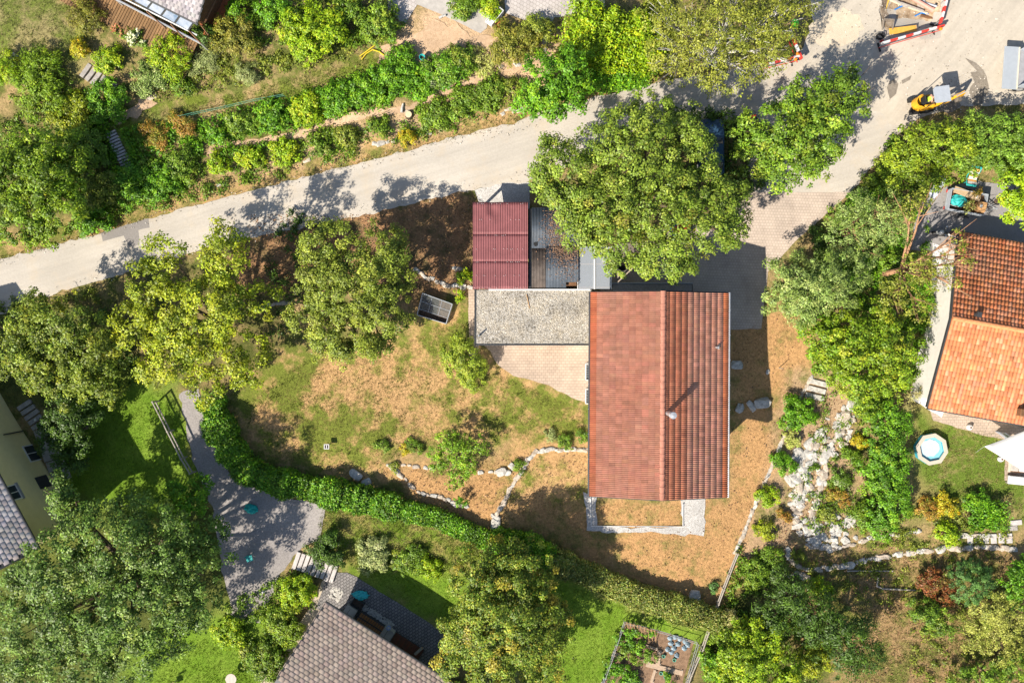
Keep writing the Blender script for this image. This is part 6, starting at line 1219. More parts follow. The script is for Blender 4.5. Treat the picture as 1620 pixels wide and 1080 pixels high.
plant('cherry_tree','vivid green tree at the left edge on the uphill side of the road','tree',
 [(60,290,62,4.0,2.2),(30,340,50,4.0,1.9),(100,330,46,3.8,1.7),(60,240,46,4.0,1.7),(20,280,42,4.0,1.7),(110,270,40,3.4,1.5),(70,365,32,3.2,1.3),(120,230,30,2.8,1.2)],[(.13,.19,.016,3),(.085,.14,.014,3),(.20,.25,.02,1.6),(.05,.085,.015,1)],leaf=.18,lai=3.0,rc=.45,trunk=.22)
plant('whitebeam','dark green tree growing over the terrace bank at the top centre','tree',
 [(860,130,44,3.2,1.8),(895,110,40,3.0,1.6),(845,165,30,2.6,1.2),(905,150,34,2.6,1.4),(870,165,34,2.6,1.3)],'vivid',leaf=.19,lai=3.2,rc=.42,trunk=.18)
plant('blue_cedar','pale blue-green shaggy conifer beside the driveway','tree',
 [(1290,450,52,3.6,2.0),(1245,440,38,3.2,1.6),(1330,430,38,3.4,1.5),(1270,480,36,3.0,1.4),(1320,465,34,3.2,1.4),(1235,470,28,2.6,1.2)],'bluegreen',leaf=.19,lai=3.2,rc=.4,trunk=.2,aspect=.4,style='spiky')
plant('acacia','feathery pale green tree with bare pinkish limbs beside the driveway bend','tree',
 [(1355,330,30,4.0,1.1),(1400,335,32,4.2,1.1),(1330,365,26,3.6,1.0),(1380,370,30,3.4,1.0),(1420,360,26,3.8,.9),(1365,400,30,2.8,1.0),(1350,350,24,4.2,.8)],'bluegreen',leaf=.17,lai=2.0,rc=.36,trunk=.15,bark=M_pine,kids=5,aspect=.4)
plant('bare_pine','sparse leaning tree with long bare orange-brown limbs next to the orange roof','tree',
 [(1450,420,28,5.2,.7),(1470,440,22,5.0,.6),(1425,455,26,4.8,.7),(1490,420,20,5.2,.5),(1440,330,26,5.6,.7),(1405,470,28,4.4,.8),(1520,400,14,5.6,.4),(1530,415,12,5.6,.4),(1515,375,12,5.6,.4),(1510,450,12,5.4,.4),(1460,310,20,5.2,.6),(1455,490,26,4.2,.7)],'birch',leaf=.17,lai=.9,rc=.36,trunk=.19,bark=M_pine,kids=7,aspect=.5)
plant('hazel_clump','yellow-green multi-stemmed trees on the bank behind the yellow excavator','tree',
 [(1475,228,36,2.8,1.4),(1440,245,32,2.6,1.2),(1510,228,36,2.8,1.3),(1420,266,30,2.0,1.1),(1460,268,34,2.2,1.2),(1432,215,16,2.8,.6),(1455,205,12,2.8,.5)],[(.13,.175,.02,3),(.09,.13,.018,3),(.20,.23,.025,1.6)],leaf=.18,lai=2.6,rc=.42,trunk=.14)
plant('laurel_thicket','mid green dense thicket along the top of the asphalt yard','bush',
 [(1550,218,40,2.6,1.3),(1590,213,40,2.6,1.3),(1530,243,36,2.4,1.2),(1580,248,40,2.4,1.2),(1620,228,36,2.8,1.4),(1532,198,20,2.4,.8),(1612,264,28,2.2,1.1)],[(.10,.165,.03,3),(.075,.125,.025,3),(.15,.20,.05,1.5)],leaf=.18,lai=2.6,rc=.42,trunk=.12,stem='stem',crown='foliage')
plant('plane_tree','bright green tree at the right edge beside the loaded trailer','tree',
 [(1606,300,34,2.8,1.5),(1625,330,30,2.4,1.2),(1600,320,24,2.4,1.0),(1630,280,30,2.6,1.2)],'lime',leaf=.19,lai=3.0,rc=.42,trunk=.16)
plant('elder_tree','vivid green and yellow tree mass between the rockery and the white gable','tree',
 [(1340,540,50,2.8,1.8),(1300,530,38,2.4,1.5),(1395,540,46,2.8,1.7),(1360,590,46,2.4,1.6),(1410,590,40,2.2,1.5),(1310,570,34,2.0,1.3),(1430,550,30,2.4,1.2),(1380,505,34,2.8,1.3),(1370,625,32,1.8,1.1)],[(.12,.18,.016,3),(.08,.135,.014,3),(.19,.23,.02,2),(.23,.20,.03,.6)],leaf=.18,lai=2.8,rc=.42,trunk=.16)
plant('bird_cherry','vivid green yellow tree at the bottom right of the vegetable garden','tree',
 [(1180,1040,48,3.2,1.8),(1220,1060,42,3.0,1.6),(1150,1075,40,2.8,1.5),(1205,1010,36,2.8,1.4),(1165,1000,26,2.2,1.0),(1255,1075,30,2.6,1.2)],[(.17,.24,.014,3),(.11,.175,.014,3),(.26,.28,.02,1.4)],leaf=.19,lai=3.0,rc=.42,trunk=.16)
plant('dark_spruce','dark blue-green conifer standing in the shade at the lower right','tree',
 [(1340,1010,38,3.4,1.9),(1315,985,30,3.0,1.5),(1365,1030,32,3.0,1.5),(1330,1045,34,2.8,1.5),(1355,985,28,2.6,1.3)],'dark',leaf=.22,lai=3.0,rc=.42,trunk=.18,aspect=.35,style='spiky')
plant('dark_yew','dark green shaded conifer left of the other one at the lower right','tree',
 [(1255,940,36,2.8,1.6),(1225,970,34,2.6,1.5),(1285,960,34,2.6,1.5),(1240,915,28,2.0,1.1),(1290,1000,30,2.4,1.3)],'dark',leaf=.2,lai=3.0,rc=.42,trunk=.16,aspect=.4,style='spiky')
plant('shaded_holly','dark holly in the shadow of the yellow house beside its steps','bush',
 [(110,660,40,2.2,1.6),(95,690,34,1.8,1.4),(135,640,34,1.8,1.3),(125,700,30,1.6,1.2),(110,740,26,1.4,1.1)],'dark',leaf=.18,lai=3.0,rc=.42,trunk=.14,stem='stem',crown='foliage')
plant('yard_sapling','fresh green young trees between the shaded lawn and the gravel yard','tree',
 [(300,800,34,2.4,1.2),(278,782,24,2.0,1.0),(318,775,24,2.0,1.0)],'vivid',leaf=.18,lai=2.6,rc=.4,trunk=.12)
plant('plum_tree','small bright green plum tree in the dry terraced bed','tree',
 [(712,700,24,1.7,.7),(735,720,22,1.6,.6),(700,735,20,1.3,.6),(755,705,16,1.5,.5),(725,750,18,1.1,.6),(690,715,14,1.3,.5),(740,740,16,1.3,.5),(715,765,10,.8,.5)],[(.135,.22,.02,3),(.09,.16,.018,3),(.19,.28,.03,1)],leaf=.15,lai=1.7,rc=.3,trunk=.09)
plant('young_shrub','small feathery shrub among the edging stones of the dry bed','bush',
 [(730,795,9,.5,.5),(726,790,7,.6,.4)],'vivid',leaf=.13,lai=2.4,rc=.2,trunk=.03,stem='stem',crown='foliage')
plant('philadelphus','pale lime green rounded bush at the corner of the paved forecourt','bush',
 [(735,570,32,1.4,1.0),(750,590,26,1.0,.9),(715,565,20,1.0,.7),(730,545,18,1.2,.7),(745,605,16,.7,.6)],[(.20,.24,.04,3),(.14,.185,.03,3),(.27,.29,.06,1.5)],leaf=.13,lai=3.6,rc=.32,trunk=.08,stem='stem',crown='foliage')
plant('round_cypress','round blue-green clipped conifer bush at the lower right','bush',
 [(1532,918,38,1.1,1.25)],'bluedark',leaf=.16,lai=5.5,rc=.25,trunk=.1,aspect=.3,style='spiky',jitter=.3,stem='stem',crown='foliage')
plant('buddleia','pale straw-green arching shrub at the lower right edge','bush',
 [(1570,960,36,1.4,1.0),(1600,980,34,1.4,1.0),(1550,990,30,1.2,.9),(1585,1020,34,1.2,.9),(1540,1015,22,.9,.7),(1610,1030,26,1.1,.8)],[(.26,.25,.10,3),(.17,.19,.06,3),(.34,.32,.16,1)],leaf=.17,lai=2.6,rc=.36,trunk=.08,aspect=.35,style='spiky',stem='stem',crown='foliage')
plant('smoke_bush','dark red leaved bush beside the round blue-green conifer','bush',
 [(1485,925,26,.9,.8),(1470,915,20,.8,.6),(1495,945,16,.6,.5)],'red',leaf=.15,lai=2.6,rc=.3,trunk=.06,stem='stem',crown='foliage')
plant('spiraea','yellow-green bush below the dark red one at the lower right','bush',
 [(1465,975,28,1.1,.9),(1490,985,24,1.0,.8),(1450,960,18,.8,.6)],'green',leaf=.15,lai=3,rc=.32,trunk=.07,stem='stem',crown='foliage')
plant('corner_elder','dark green bush at the right edge beside the round conifer','bush',
 [(1605,925,24,1.3,.9),(1620,945,26,1.3,.9),(1612,900,20,1.0,.7)],'vivid',leaf=.16,lai=3,rc=.34,trunk=.08,stem='stem',crown='foliage')
plant('bottom_right_shrub','dark green shrub cut by the bottom right corner','bush',
 [(1605,1060,30,1.3,1.0),(1560,1070,26,1.1,.8),(1520,1075,24,1.0,.8)],'green',leaf=.16,lai=3,rc=.34,trunk=.08,stem='stem',crown='foliage')

# ------------------------------------------------------------------ hedges
def hedge(name, label, path, wpx, h, pal, leaf=.13, lai=4.0, zf=1.0, group=None):
    pts = [G(*p) for p in path]; seg = []
    for a,b in zip(pts,pts[1:]):
        n = max(1,int((b-a).length/.35)); seg += [a.lerp(b,i/n) for i in range(n)]
    seg.append(pts[-1]); seg = [Vector((p.x,p.y,TV(p))) for p in seg]; ww = wpx*PX/2; tot = sum((b-a).length for a,b in zip(seg,seg[1:]))
    root = thing(name, label, 'hedge', seg[0], 0, group); o = np.array(seg[0])
    n = int(tot*(2*ww*lai+2*h*lai*.75)/(leaf*leaf*.3)); i = RNG.integers(0,len(seg)-1,n); A_ = np.array(seg); d = A_[i+1]-A_[i]; d /= np.linalg.norm(d,axis=1,keepdims=True)
    sd = np.c_[-d[:,1],d[:,0],np.zeros(n)]; p0 = A_[i]+(A_[i+1]-A_[i])*RNG.random((n,1))+d*RNG.normal(size=(n,1))*.3
    lum = np.array([mnoise.noise(Vector((q[0]*.9,q[1]*.9,2)))*.30+mnoise.noise(Vector((q[0]*2.6,q[1]*2.6,7)))*.18 for q in p0])
    top = RNG.random(n) < .62; u = RNG.uniform(-1,1,n); side = np.where(RNG.random(n)<.5,-1,1)
    hh = h*(1+lum*1.1); w2 = ww*(1+lum*1.0)
    lat = np.where(top,u,side*RNG.uniform(.82,1.05,n)); zz = np.where(top,(1-.22*np.abs(u)**3)*RNG.uniform(.86,1.06,n),RNG.uniform(.05,.95,n))
    pos = p0+sd*(lat*w2)[:,None]; pos[:,2] += zz*hh; pos += RNG.normal(size=(n,3))*.06
    nn = np.where(top[:,None],np.array([0,0,1.]),sd*side[:,None]+np.array([0,0,.5]))+RNG.normal(size=(n,3))*.5
    ck = np.array([mnoise.noise(Vector((q[0]*1.3,q[1]*1.3,q[2]*1.3))) for q in pos[::1]])
    cc = pick(PAL[pal],n)*np.exp(ck*.75+RNG.normal(size=n)*.15)[:,None]
    tag(link('foliage', leaf_mesh('foliage', pos-o, nn, leaf*RNG.uniform(.7,1.3,n), cc, .6), root), kind='stuff')
    mb = MB()
    for q in seg[::3]:
        v = q-seg[0]; mb.tube([v-Vector((0,0,.1)), v+Vector((R.uniform(-.1,.1),R.uniform(-.1,.1),h*.8))],[.04,.015],5)
    tag(mb.build('stem', M_bark, root), kind='stuff'); return root
hedge('laurel_hedge','tall glossy green hedge curving between the gravel yard and the lawn',[(340,632),(350,665),(368,703),(395,740),(436,757),(500,770),(560,782),(625,798)],40,1.4,'laurel',.15,3.6)
hedge('laurel_hedge','thinner low green hedge continuing from the gravel yard towards the round tree',[(630,802),(690,815),(740,838),(790,858)],30,.9,'laurel',.14,3.4)
hedge('laurel_hedge','bright green hedge piece touching the top of the round flecked tree',[(785,855),(830,862),(862,880)],46,1.4,'vivid',.15,3.6)
hedge('grey_green_hedge','grey-green hedge with brown tips running along the bottom of the dry lawn',[(865,878),(920,900),(1000,935),(1080,960),(1130,975)],36,1.2,'hedge2',.13,3.8)
plant('cherry_laurel','broad dark green glossy evergreen mass between the rockery and the pool','hedge',[(1400,665,34,1.2,1.0),(1420,672,24,1.2,.9),(1398,710,36,1.3,1.0),(1414,730,26,1.3,.9),(1404,760,36,1.3,1.0),(1420,790,26,1.2,.9),(1405,800,36,1.2,1.0),(1395,830,26,1.0,.8),(1385,745,30,1.0,.8)],'laurel',leaf=.16,lai=2.8,rc=.36,trunk=.08,stem='stem',crown='foliage',jitter=.6)
hedge('privet_hedge','dark green clipped bushes at the lower edge of the pool lawn',[(1530,815),(1570,812)],40,1.1,'vivid',.15,3.6)
hedge('boundary_hedge','yellow-green hedge mass left of the birch along the upper road edge',[(895,60),(940,75),(985,85),(1030,80)],88,2.0,'lime',.17,2.8)
hedge('boundary_hedge','greener lower hedge strip right above the road beside the dark green tree',[(930,125),(975,125),(1015,118)],42,1.5,'vivid',.16,3.0)

# ------------------------------------------------------------------ shrubs
ORD=['first','second','third','fourth','fifth','sixth','seventh','eighth','ninth','tenth','eleventh','twelfth']
def bush(name,label,px,py,r,h,pal,leaf=.14,style='leaf',aspect=.6,lai=3.0,extra=None,group=None,jitter=1.0):
    r *= 1.12; n = 1 if r < 13 else (3 if r < 26 else 5); lobes = [(px,py,r*(1 if n == 1 else .72),h*.5,h*.55)]
    for k in range(n-1):
        t = k*6.28/(n-1)+R.random(); lobes.append((px+math.cos(t)*r*.5,py+math.sin(t)*r*.5,r*.5,h*R.uniform(.35,.55),h*.45))
    return plant(name,label,'bush',lobes,pal,group,leaf,lai,.34,style,aspect,.05,stem='stem',crown='foliage',extra=extra,jitter=jitter,kids=1)
for spec in [
 ('juniper','olive brown spiky juniper overlapping the left end of the deck',138,28,30,1.4,'brownish',.2,'spiky',.3),
 ('golden_shrub','golden orange shrub at the corner of the dry lawn',128,78,20,1.0,'gold',.15),
 ('cotoneaster','bright green shrub left of the upper stone steps',172,97,24,1.1,'lime',.14),
 ('lime_juniper','lime green spiky round shrub below the glass veranda',272,88,36,1.5,'lime',.2,'spiky',.3),
 ('olive_shrub','olive yellow shrub right of the terracotta terrace',372,58,38,1.4,'brownish',.17,'spiky',.4),
 ('golden_privet','big yellow-green rounded shrub at the top edge',495,50,50,2.0,'lime',.16),
 ('cherry_bush','mid green leafy shrub right of the big yellow-green one',598,40,34,1.7,'green',.17),
 ('garden_shrub','dark mixed shrub at the top edge left of the yellow-green one',432,15,26,1.2,'vivid',.15),
 ('garden_shrub','dark green shrub at the top edge between two rounded shrubs',555,15,26,1.4,'green',.15),
 ('spiky_juniper','large spiky green juniper at the left edge under the dry lawn',65,130,56,1.7,[(.14,.21,.016,3),(.09,.15,.014,3),(.20,.25,.03,1)],.2,'spiky',.3),
 ('juniper','smaller yellow-green juniper at the extreme left edge',10,110,30,1.5,'lime',.18,'spiky',.3),
 ('ceanothus','dark green bush with blue flower flecks beside the stone steps',172,160,34,1.3,'vivid',.15),
 ('hypericum','yellow flecked green shrub below the spiky juniper',110,180,36,1.1,'yellowgreen',.15),
 ('mixed_shrub','shaded green shrub left of the white steps',145,235,32,1.3,'green',.16),
 ('lavender','silver grey lavender cushion left of the olive yellow shrub',322,95,26,.7,'silver',.13,'spiky',.3),
 ('sage','silver grey sage cushion under the olive yellow shrub',395,115,22,.7,'silver',.13,'spiky',.3),
 ('sage','grey-green cushion left of the terrace grass under the lime juniper',240,125,30,.7,[(.17,.21,.12,3),(.10,.15,.05,3),(.25,.25,.2,1)],.13),
 ('viburnum','green shrub above the start of the terrace grass',290,140,22,.7,'green',.14),
 ('heather','brown and white flowering cushion on the left of the bank',290,195,22,.7,'rust',.12),
 ('heather','low rusty green cushion right of the white steps',245,215,24,.7,'rust',.12),
 ('bank_shrub','brownish olive dome shrub at the end of the concrete path',815,70,40,1.5,'brownish',.14),
 ('bank_shrub','grey-green shrub between the brown dome and the stone steps',850,50,26,1.4,'olive',.14),
 ('day_lily','straw green strap-leaved clumps under the brown dome shrub',765,98,26,.6,'cream',.24,'spiky',.2),
 ('lilac','blue flowered green shrub above the earth path',692,112,30,1.1,[(.12,.18,.03,3),(.08,.13,.03,2),(.28,.28,.35,.7)],.15),
 ('rose_bush','low dark shrub left of the pot with blue hue on the bank',730,95,26,1.0,'green',.15),
 ('potentilla','green shrub beside the concrete path and white planter',772,12,22,.9,'lime',.14),
 ('potentilla','flowering green bed beside the concrete path at the top edge',735,8,24,.8,'green',.14),
 ('ground_rose','round yellow cushion shrub just above the road verge',645,218,16,.6,'gold',.12),
 ('bamboo','dark green shrub under the glass end of the veranda',330,55,22,1.0,'dark',.15),
 ('fig','vivid green shrub right of the terracotta terrace corner',380,20,22,1.2,'vivid',.16),
 ('garden_fern','fresh green shrub between the red carport and the stone edging',735,438,14,.7,'lime',.16),
 ('garden_fern','small fresh green plant beside the cold frame',724,465,9,.5,'lime',.14),
 ('holly_shrub','dark green bush beside the fork, left of the flecked steps',520,868,30,1.2,'dark',.15),
 ('flower_border','grey-green flowering border along the lower lawn',590,875,30,.7,'silver',.13),
 ('flower_border','green flowering border between lawn and lime tree',650,885,28,.7,'green',.13),
 ('flower_border','yellow flecked border right of the shaded lawn corner',680,900,22,.7,'lime',.13),
 ('forsythia','yellow flecked tall shrub between gravel yard and slate house',470,935,30,1.5,'lime',.15),
 ('forsythia','green tall shrub below the yellow flecked one along the earth path',450,985,34,1.5,[(.13,.19,.02,3),(.09,.14,.02,3),(.22,.24,.03,1.2)],.15),
 ('forsythia','dark blue-green shrub at the bottom edge beside the earth path',425,1045,34,1.3,'green',.15),
 ('lawn_shrub','lime green shrub at the end of the gravel yard',362,998,26,1.2,'lime',.15),
 ('lawn_shrub','straw green low shrub beside the round wooden table',395,1035,20,.7,'olive',.14),
 ('rockery_shrub','bright green shrub beside the boundary wall above the rockery',1262,655,30,1.1,'vivid',.15),
 ('rockery_shrub','pale cream-green cushion on the boundary wall',1252,692,16,.7,'cream',.13),
 ('rockery_shrub','green shrub halfway down the boundary wall',1240,735,22,.9,'vivid',.14),
 ('rockery_shrub','yellow-green shrub at the lower end of the boundary wall',1215,785,20,.8,'lime',.13),
 ('rockery_shrub','green cushion among the pale boulders beside the broad hedge',1345,722,16,.6,'green',.14),
 ('rockery_shrub','yellow flowering cushion beside the broad dark hedge',1360,698,14,.6,'gold',.13),
 ('rockery_shrub','blue flecked green cushion in the middle of the rockery',1330,757,18,.6,[(.10,.16,.03,3),(.08,.13,.03,2),(.25,.25,.32,.5)],.14),
 ('rockery_shrub','rusty orange cushion below the middle of the rockery',1325,785,18,.6,'rust',.13),
 ('rockery_shrub','olive green cushion at the lower end of the rockery',1308,812,16,.5,'olive',.14),
 ('rockery_shrub','green shrub above the rockery beside the elder trees',1385,640,26,1.0,'vivid',.15),
 ('rockery_shrub','yellow-green shrub beside the lower end of the broad hedge',1370,815,24,.9,'green',.14),
 ('dogwood','yellow and green bush below the pool lawn',1497,798,22,1.0,'gold',.14),
 ('dogwood','rusty bush under the pool between the hedges',1470,805,20,.8,'rust',.14),
 ('dogwood','green bush in the lower corner of the pool lawn',1545,800,24,1.1,'vivid',.16),
 ('dogwood','leafy green bush on the stone edging below the pool lawn',1500,845,22,.8,'lime',.16),
 ('lower_shrub','green shrub beside the corner of the dry lawn and the fence',1195,905,24,1.0,'green',.15),
 ('lower_shrub','grey twiggy shrub right of the end of the grey-green hedge',1165,985,22,.9,'straw',.15),
 ('lower_shrub','fresh green bush below the grey-green hedge end',1135,1000,22,1.0,'green',.15),
 ('lower_shrub','lime green shrub beside the shaded lower right conifers',1300,930,22,.9,'lime',.14),
 ('lower_shrub','yellow-green bush between the two lower right dark conifers',1290,1040,30,1.6,'yellowgreen',.16),
 ('lower_shrub','dark bush at the bottom edge next to the vivid yellow tree',1130,1050,26,1.2,'vivid',.16),
 ('slope_shrub','dark green shrub beside the driveway bend nearest the hazel trees',1392,292,28,1.5,'green',.16),
 ('slope_shrub','green shrub beside the driveway bend above the pale feathery tree',1362,318,24,1.3,'vivid',.16),
 ('slope_shrub','dark shrub between driveway and pale feathery tree',1330,345,22,1.2,'green',.15),
 ('slope_shrub','dark shrub at the driveway edge above the pale conifer',1300,378,22,1.1,'dark',.15),
 ('slope_shrub','green shrub between the pale conifer and the bare limbs',1345,420,30,1.4,'vivid',.16),
 ('slope_shrub','green shrub under the bare orange-brown limbs',1420,430,34,1.3,'green',.16),
 ('slope_shrub','green shrub left of the white gable wall',1450,470,28,1.2,'vivid',.16),
 ('rockery_shrub','yellow-green shrub on bare earth beside the lower boundary wall',1212,838,18,.7,'yellowgreen',.13),
 ('rockery_shrub','green low shrub at the foot of the boundary wall',1222,880,20,.7,'green',.13),
 ('rockery_shrub','rusty low shrub between boundary wall and pale boulders',1240,815,14,.5,'rust',.12),
 ('rockery_shrub','small green tuft among the stones left of the stone rows',1262,880,12,.4,'olive',.12),
 ('beside_house_plant','small green plants at the foot of the house wall and stone edging',920,690,12,.5,'green',.13),
 ('beside_house_plant','grey-green cushion on the stone edging left of the house',870,690,10,.4,'silver',.12),
 ('beside_house_plant','green cushion between grey cushion and house',895,700,14,.4,'green',.12),
 ('beside_house_plant','small green plant where the dry stone edging bends',822,738,10,.4,'green',.12),
 ('bed_plant','low green plants at the left end of the dry bed',605,705,13,.35,'green',.12),
 ('bed_plant','low green strip of plants left of the plum tree',655,705,14,.35,'green',.12),
 ('bed_plant','yellow flecked low plant in the dry bed',641,711,8,.3,'gold',.11),
 ('bed_plant','dry grey-green tuft on the stone edging of the dry bed',624,738,8,.3,'olive',.11),
 ('hydrangea','green bush at the corner of the dry lawn by the boundary wall end',1130,928,9,.4,'bluedark',.13),
]:
    bush(*spec)
bush('hydrangea','white flowering hydrangea below the deck',218,62,20,.9,'green',.14,extra=('white',46,.13))
bush('rose_bush','pink flowering rose left of the white hydrangea',190,50,13,.7,'green',.13,extra=('pink',14,.12))
for nm, pal, row, pts in (('bank_shrub','vivid','upper row on the terraced bank',[(345,212,18),(385,196,24),(432,186,27),(485,174,28),(535,156,28),(580,142,27),(622,122,32),(665,128,26),(640,96,24),(708,112,24),(722,92,18)]),
                      ('bank_shrub','green','lower row just above the road',[(240,262,16),(285,262,26),(345,258,20),(395,248,21),(450,240,22),(505,228,21),(550,213,20),(600,203,19),(688,180,25),(735,163,26),(780,143,25),(815,140,20)]),
                      ('verge_shrub','vivid','bushes left of the asphalt patch',[(160,300,30),(205,290,34),(255,290,30),(150,345,26)])):
    for k,(px,py,r) in enumerate(pts):
        bush(nm, '%s shrub from the left in the %s'%(ORD[k],row), px, py, r*1.1, R.uniform(.9,1.3)*(.7 if pal == 'green' else 1), PAL[R.choice([pal,pal,'green','lime','vivid','olive'])], .16, 'leaf', .6, 2.6, None, 'shrubs in the '+row)

# ------------------------------------------------------------------ undergrowth and grass
def area(poly_px):
    g_ = gpoly(poly_px); return abs(sum(g_[i][0]*g_[(i+1)%len(g_)][1]-g_[(i+1)%len(g_)][0]*g_[i][1] for i in range(len(g_))))/2
EXC = [gpoly([(168,200),(186,200),(215,268),(196,274)]), gpoly(strip(PATH,12)), gpoly([(200,186),(400,143),(560,100),(600,85),(612,98),(452,160),(300,186),(200,204)]), gpoly([(600,78),(690,32),(800,48),(745,88),(620,104)])]
def undergrowth(label, zones, name='undergrowth'):
    Pp=[];Cc=[];Ss=[];Nn=[];Td=[]
    for pp,pal,h,den,leaf in zones:
        nc = int(area(pp)*den*1.7); q = scatter(pp,nc); nz = np.array([mnoise.noise(Vector((a*.55,b*.55,3)))+.6*mnoise.noise(Vector((a*1.6,b*1.6,5))) for a,b in q]); ex = np.zeros(len(q),bool)
        for e_ in EXC: ex |= in_poly(q[:,0],q[:,1],e_)
        ok = (nz > -.22) & ~ex; q = q[ok]; nz = nz[ok]
        per = 30; c = np.repeat(q,per,0); k = np.repeat(nz,per); n = len(c); off = RNG.normal(size=(n,2))*.16
        z = T(c[:,0]+off[:,0],c[:,1]+off[:,1]); hh = h*(.45+.8*np.clip(k+.2,0,1.2))
        Pp.append(np.c_[c+off, z+.03+hh*RNG.random(n)**.7]); base = pick(PAL[pal],len(q)); Cc.append(.6*np.repeat(base,per,0)+.4*pick(PAL[pal],n))
        Ss.append(1.3*leaf*RNG.uniform(.6,1.3,n)); Nn.append(np.c_[off*2.5,np.full(n,.8)]+RNG.normal(size=(n,3))*.45); Td.append(np.c_[off,np.zeros(n)]+RNG.normal(size=(n,3))*.1)
    Pp,Cc,Ss,Nn,Td = [np.concatenate(a) for a in (Pp,Cc,Ss,Nn,Td)]; Cc = Cc*np.exp(RNG.normal(size=(len(Cc),1))*.18)
    o = link(name, leaf_mesh(name,Pp,Nn,Ss,Cc,.5,Td)); tag(o,label,'plants',kind='stuff')
undergrowth('low mixed shrubs and weeds covering the terraced bank and verges',[
 ([(120,180),(200,200),(330,190),(560,110),(640,90),(700,80),(720,130),(560,185),(400,235),(250,270),(140,290)],'vivid',.55,6.5,.14),
 ([(150,290),(330,240),(500,205),(640,195),(830,130),(880,150),(700,210),(540,255),(400,292),(240,335),(100,375)],'green',.45,5.5,.13),
 ([(0,120),(120,130),(190,190),(140,300),(0,330)],'green',.6,3.5,.14),
 ([(230,95),(420,90),(560,60),(600,60),(560,95),(400,130),(230,160)],'olive',.4,4.0,.12),
 ([(380,0),(620,0),(640,40),(560,80),(380,70)],'green',.7,5.0,.14),
 ([(880,40),(960,15),(1060,0),(1060,110),(930,145),(880,150)],'yellowgreen',.7,4.5,.15),
 ([(1410,215),(1640,190),(1640,270),(1540,280),(1480,300),(1430,330),(1360,330),(1370,290)],'green',.7,4.5,.15),
 ([(1300,370),(1460,330),(1470,420),(1470,500),(1430,620),(1290,590),(1250,500)],'vivid',.7,3.6,.15),
 ([(1290,620),(1400,620),(1390,830),(1290,850),(1250,800)],'green',.35,2.6,.12),
 ([(1340,830),(1460,800),(1600,800),(1590,860),(1380,870)],'olive',.35,3.2,.12),
 ([(1260,890),(1620,870),(1620,1090),(1450,1090),(1420,960),(1300,930)],'olive',.3,1.6,.12),
 ([(1170,860),(1230,880),(1280,960),(1300,1090),(1110,1090),(1130,980)],'green',.6,4.0,.14),
 ([(20,480),(190,490),(230,600),(110,640),(20,610)],'dark',.5,3.0,.14),
 ([(460,330),(520,350),(500,520),(430,540),(410,420)],'dark',.5,1.6,.14),
 ([(350,960),(470,900),(510,930),(440,1060),(400,1080)],'green',.7,4.0,.14),
 ([(1050,170),(1200,180),(1210,300),(1100,330),(1060,260)],'dark',.8,3.5,.15),
 ([(560,870),(700,880),(790,860),(760,900),(680,910),(570,890)],'olive',.3,3.5,.11),
 ([(0,470),(60,475),(150,455),(180,470),(60,500),(0,510)],'olive',.4,3.0,.13)])
def grass(label, zones):
    Vv=[];Cc=[]; 
    for pp,cols,h,den in zones:
        nc = int(area(pp)*den); q = scatter(pp,nc); nz = np.array([mnoise.noise(Vector((a*.8,b*.8,1)))+.5*mnoise.noise(Vector((a*3,b*3,5))) for a,b in q])
        per = 4; c = np.repeat(q,per,0)+RNG.normal(size=(len(q)*per,2))*.05; n = len(c); t = RNG.uniform(0,6.28,n); hh = h*RNG.uniform(.5,1.3,n)*(1+.5*np.repeat(nz,per)); lean = RNG.uniform(.2,.9,n)*hh; z = T(c[:,0],c[:,1])-.01
        w_ = .012+.012*RNG.random(n); dx,dy = np.cos(t),np.sin(t); V = np.empty((n,3,3))
        V[:,0] = np.c_[c[:,0]-dy*w_,c[:,1]+dx*w_,z]; V[:,1] = np.c_[c[:,0]+dy*w_,c[:,1]-dx*w_,z]; V[:,2] = np.c_[c[:,0]+dx*lean,c[:,1]+dy*lean,z+hh]
        a,b = np.array(cols[0]),np.array(cols[1]); k = np.clip(.5+np.repeat(nz,per)*1.4+RNG.normal(size=n)*.2,0,1)[:,None]
        Vv.append(V.reshape(-1,3)); Cc.append(np.repeat((a*(1-k)+b*k)*np.exp(RNG.normal(size=(n,1))*.2),3,0))
    V = np.concatenate(Vv); o = link('grass', npmesh('grass',V,np.arange(len(V)).reshape(-1,3),M_leaf,np.concatenate(Cc))); tag(o,label,'grass',kind='stuff')
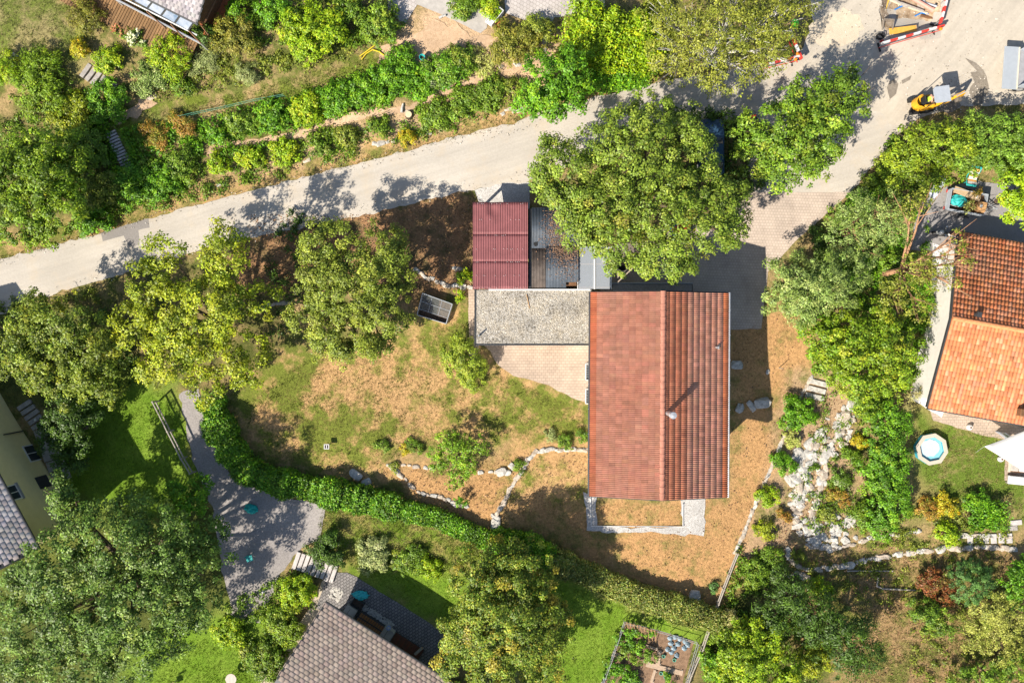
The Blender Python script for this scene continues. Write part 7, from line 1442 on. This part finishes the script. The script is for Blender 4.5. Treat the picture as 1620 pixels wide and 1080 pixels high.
grass('short and dry grass blades on the lawns and meadow strips',[
 ([(385,640),(480,570),(640,545),(735,490),(760,580),(925,650),(925,700),(720,690),(600,735),(560,755),(400,720)],((.33,.22,.10),(.10,.12,.02)),.08,60),
 ([(600,740),(930,720),(930,790),(1110,800),(1150,930),(880,870),(780,830),(640,795)],((.34,.21,.09),(.22,.17,.06)),.06,40),
 ([(1160,525),(1250,500),(1280,600),(1200,770),(1150,930),(1120,800),(1155,790)],((.34,.21,.09),(.24,.17,.07)),.06,35),
 ([(120,630),(270,620),(320,750),(250,800),(110,770)],((.13,.23,.015),(.18,.28,.02)),.07,70),
 ([(570,905),(700,890),(960,940),(1000,970),(950,1080),(870,1080),(720,1000)],((.14,.24,.015),(.20,.29,.02)),.07,70),
 ([(510,805),(640,820),(740,850),(790,890),(560,900),(500,850)],((.34,.30,.13),(.14,.20,.025)),.16,70),
 ([(0,0),(80,0),(160,60),(110,110),(0,85)],((.32,.27,.13),(.16,.20,.04)),.1,60),
 ([(190,190),(400,142),(560,98),(610,90),(450,162),(300,185)],((.30,.26,.09),(.17,.23,.03)),.12,80),
 ([(1450,670),(1620,690),(1620,830),(1470,810)],((.15,.19,.03),(.26,.22,.08)),.1,60),
 ([(1230,880),(1600,860),(1620,1080),(1360,1080),(1240,930)],((.34,.25,.11),(.17,.19,.04)),.14,50),
 ([(300,320),(540,268),(810,198),(870,176),(865,165),(700,215),(540,258),(240,338),(80,385),(0,405),(0,415),(160,370)],((.36,.26,.10),(.16,.18,.04)),.14,50),
 ([(240,1020),(400,1000),(420,1080),(230,1080)],((.14,.24,.015),(.20,.29,.02)),.08,70)])

# ------------------------------------------------------------------ fallen leaves
def litter(label, zones):
    Pp=[];Cc=[]
    for pp,den in zones:
        q = scatter(pp,int(area(pp)*den)); Pp.append(np.c_[q,T(q[:,0],q[:,1])+.03+RNG.uniform(0,.03,len(q))]); Cc.append(pick([(.30,.16,.08,3),(.20,.11,.06,3),(.42,.26,.14,1.5),(.12,.08,.05,2)],len(q)))
    Pp=np.concatenate(Pp); Cc=np.concatenate(Cc); n=len(Pp)
    tag(link('leaf_litter', leaf_mesh('leaf_litter',Pp,np.tile([0,0,1.],(n,1))+RNG.normal(size=(n,3))*.4,RNG.uniform(.06,.15,n),Cc,.7,m=M_tile)),label,'leaf litter',kind='stuff')
litter('dry brown leaves and twigs lying on the bare ground under the trees',[([(390,340),(600,338),(750,305),(748,450),(640,470),(560,440),(390,480)],45),([(1250,480),(1270,600),(1180,800),(1150,930),(900,870),(940,800),(1110,830),(1160,780),(1160,530)],3.5),([(1230,830),(1350,860),(1600,870),(1600,900),(1300,920),(1220,900)],22),([(600,740),(850,710),(930,720),(930,790),(780,830),(640,795)],10),([(150,300),(540,262),(860,170),(860,150),(540,240),(240,320)],14),([(1280,620),(1350,640),(1300,850),(1220,860)],20),([(1350,900),(1620,1000),(1620,1080),(1340,1080)],12)])

def crumbs(label, zones):
    Pp=[];Cc=[]
    for pp,den in zones:
        q = scatter(pp,int(area(pp)*den)); Pp.append(np.c_[q,T(q[:,0],q[:,1])+.06+RNG.uniform(0,.02,len(q))]); Cc.append(pick([(.50,.46,.40,3),(.30,.25,.19,3),(.62,.58,.52,1.5),(.20,.17,.13,1.5)],len(q)))
    Pp=np.concatenate(Pp); Cc=np.concatenate(Cc); n=len(Pp)
    tag(link('rubble', leaf_mesh('rubble',Pp,np.tile([0,0,1.],(n,1))+RNG.normal(size=(n,3))*.5,RNG.uniform(.04,.11,n),Cc,.8,m=M_tile)),label,'rubble',kind='stuff')
ROADC=[(0,455),(160,405),(330,358),(520,310),(700,268),(830,240),(960,190)]
crumbs('loose gravel crumbs and clods on the road edges and around the road works',[
 ([(x,y-46) for x,y in ROADC]+[(x,y-30) for x,y in reversed(ROADC)],14),([(x,y+26) for x,y in ROADC]+[(x,y+46) for x,y in reversed(ROADC)],10),
 ([(1280,90),(1290,0),(1395,0),(1400,62),(1490,42),(1510,0),(1600,0),(1600,70),(1560,165),(1450,185),(1400,160),(1330,110)],5),([(1480,130),(1560,95),(1570,160),(1500,185)],26),([(1385,-20),(1500,-20),(1495,45),(1395,70)],18)])
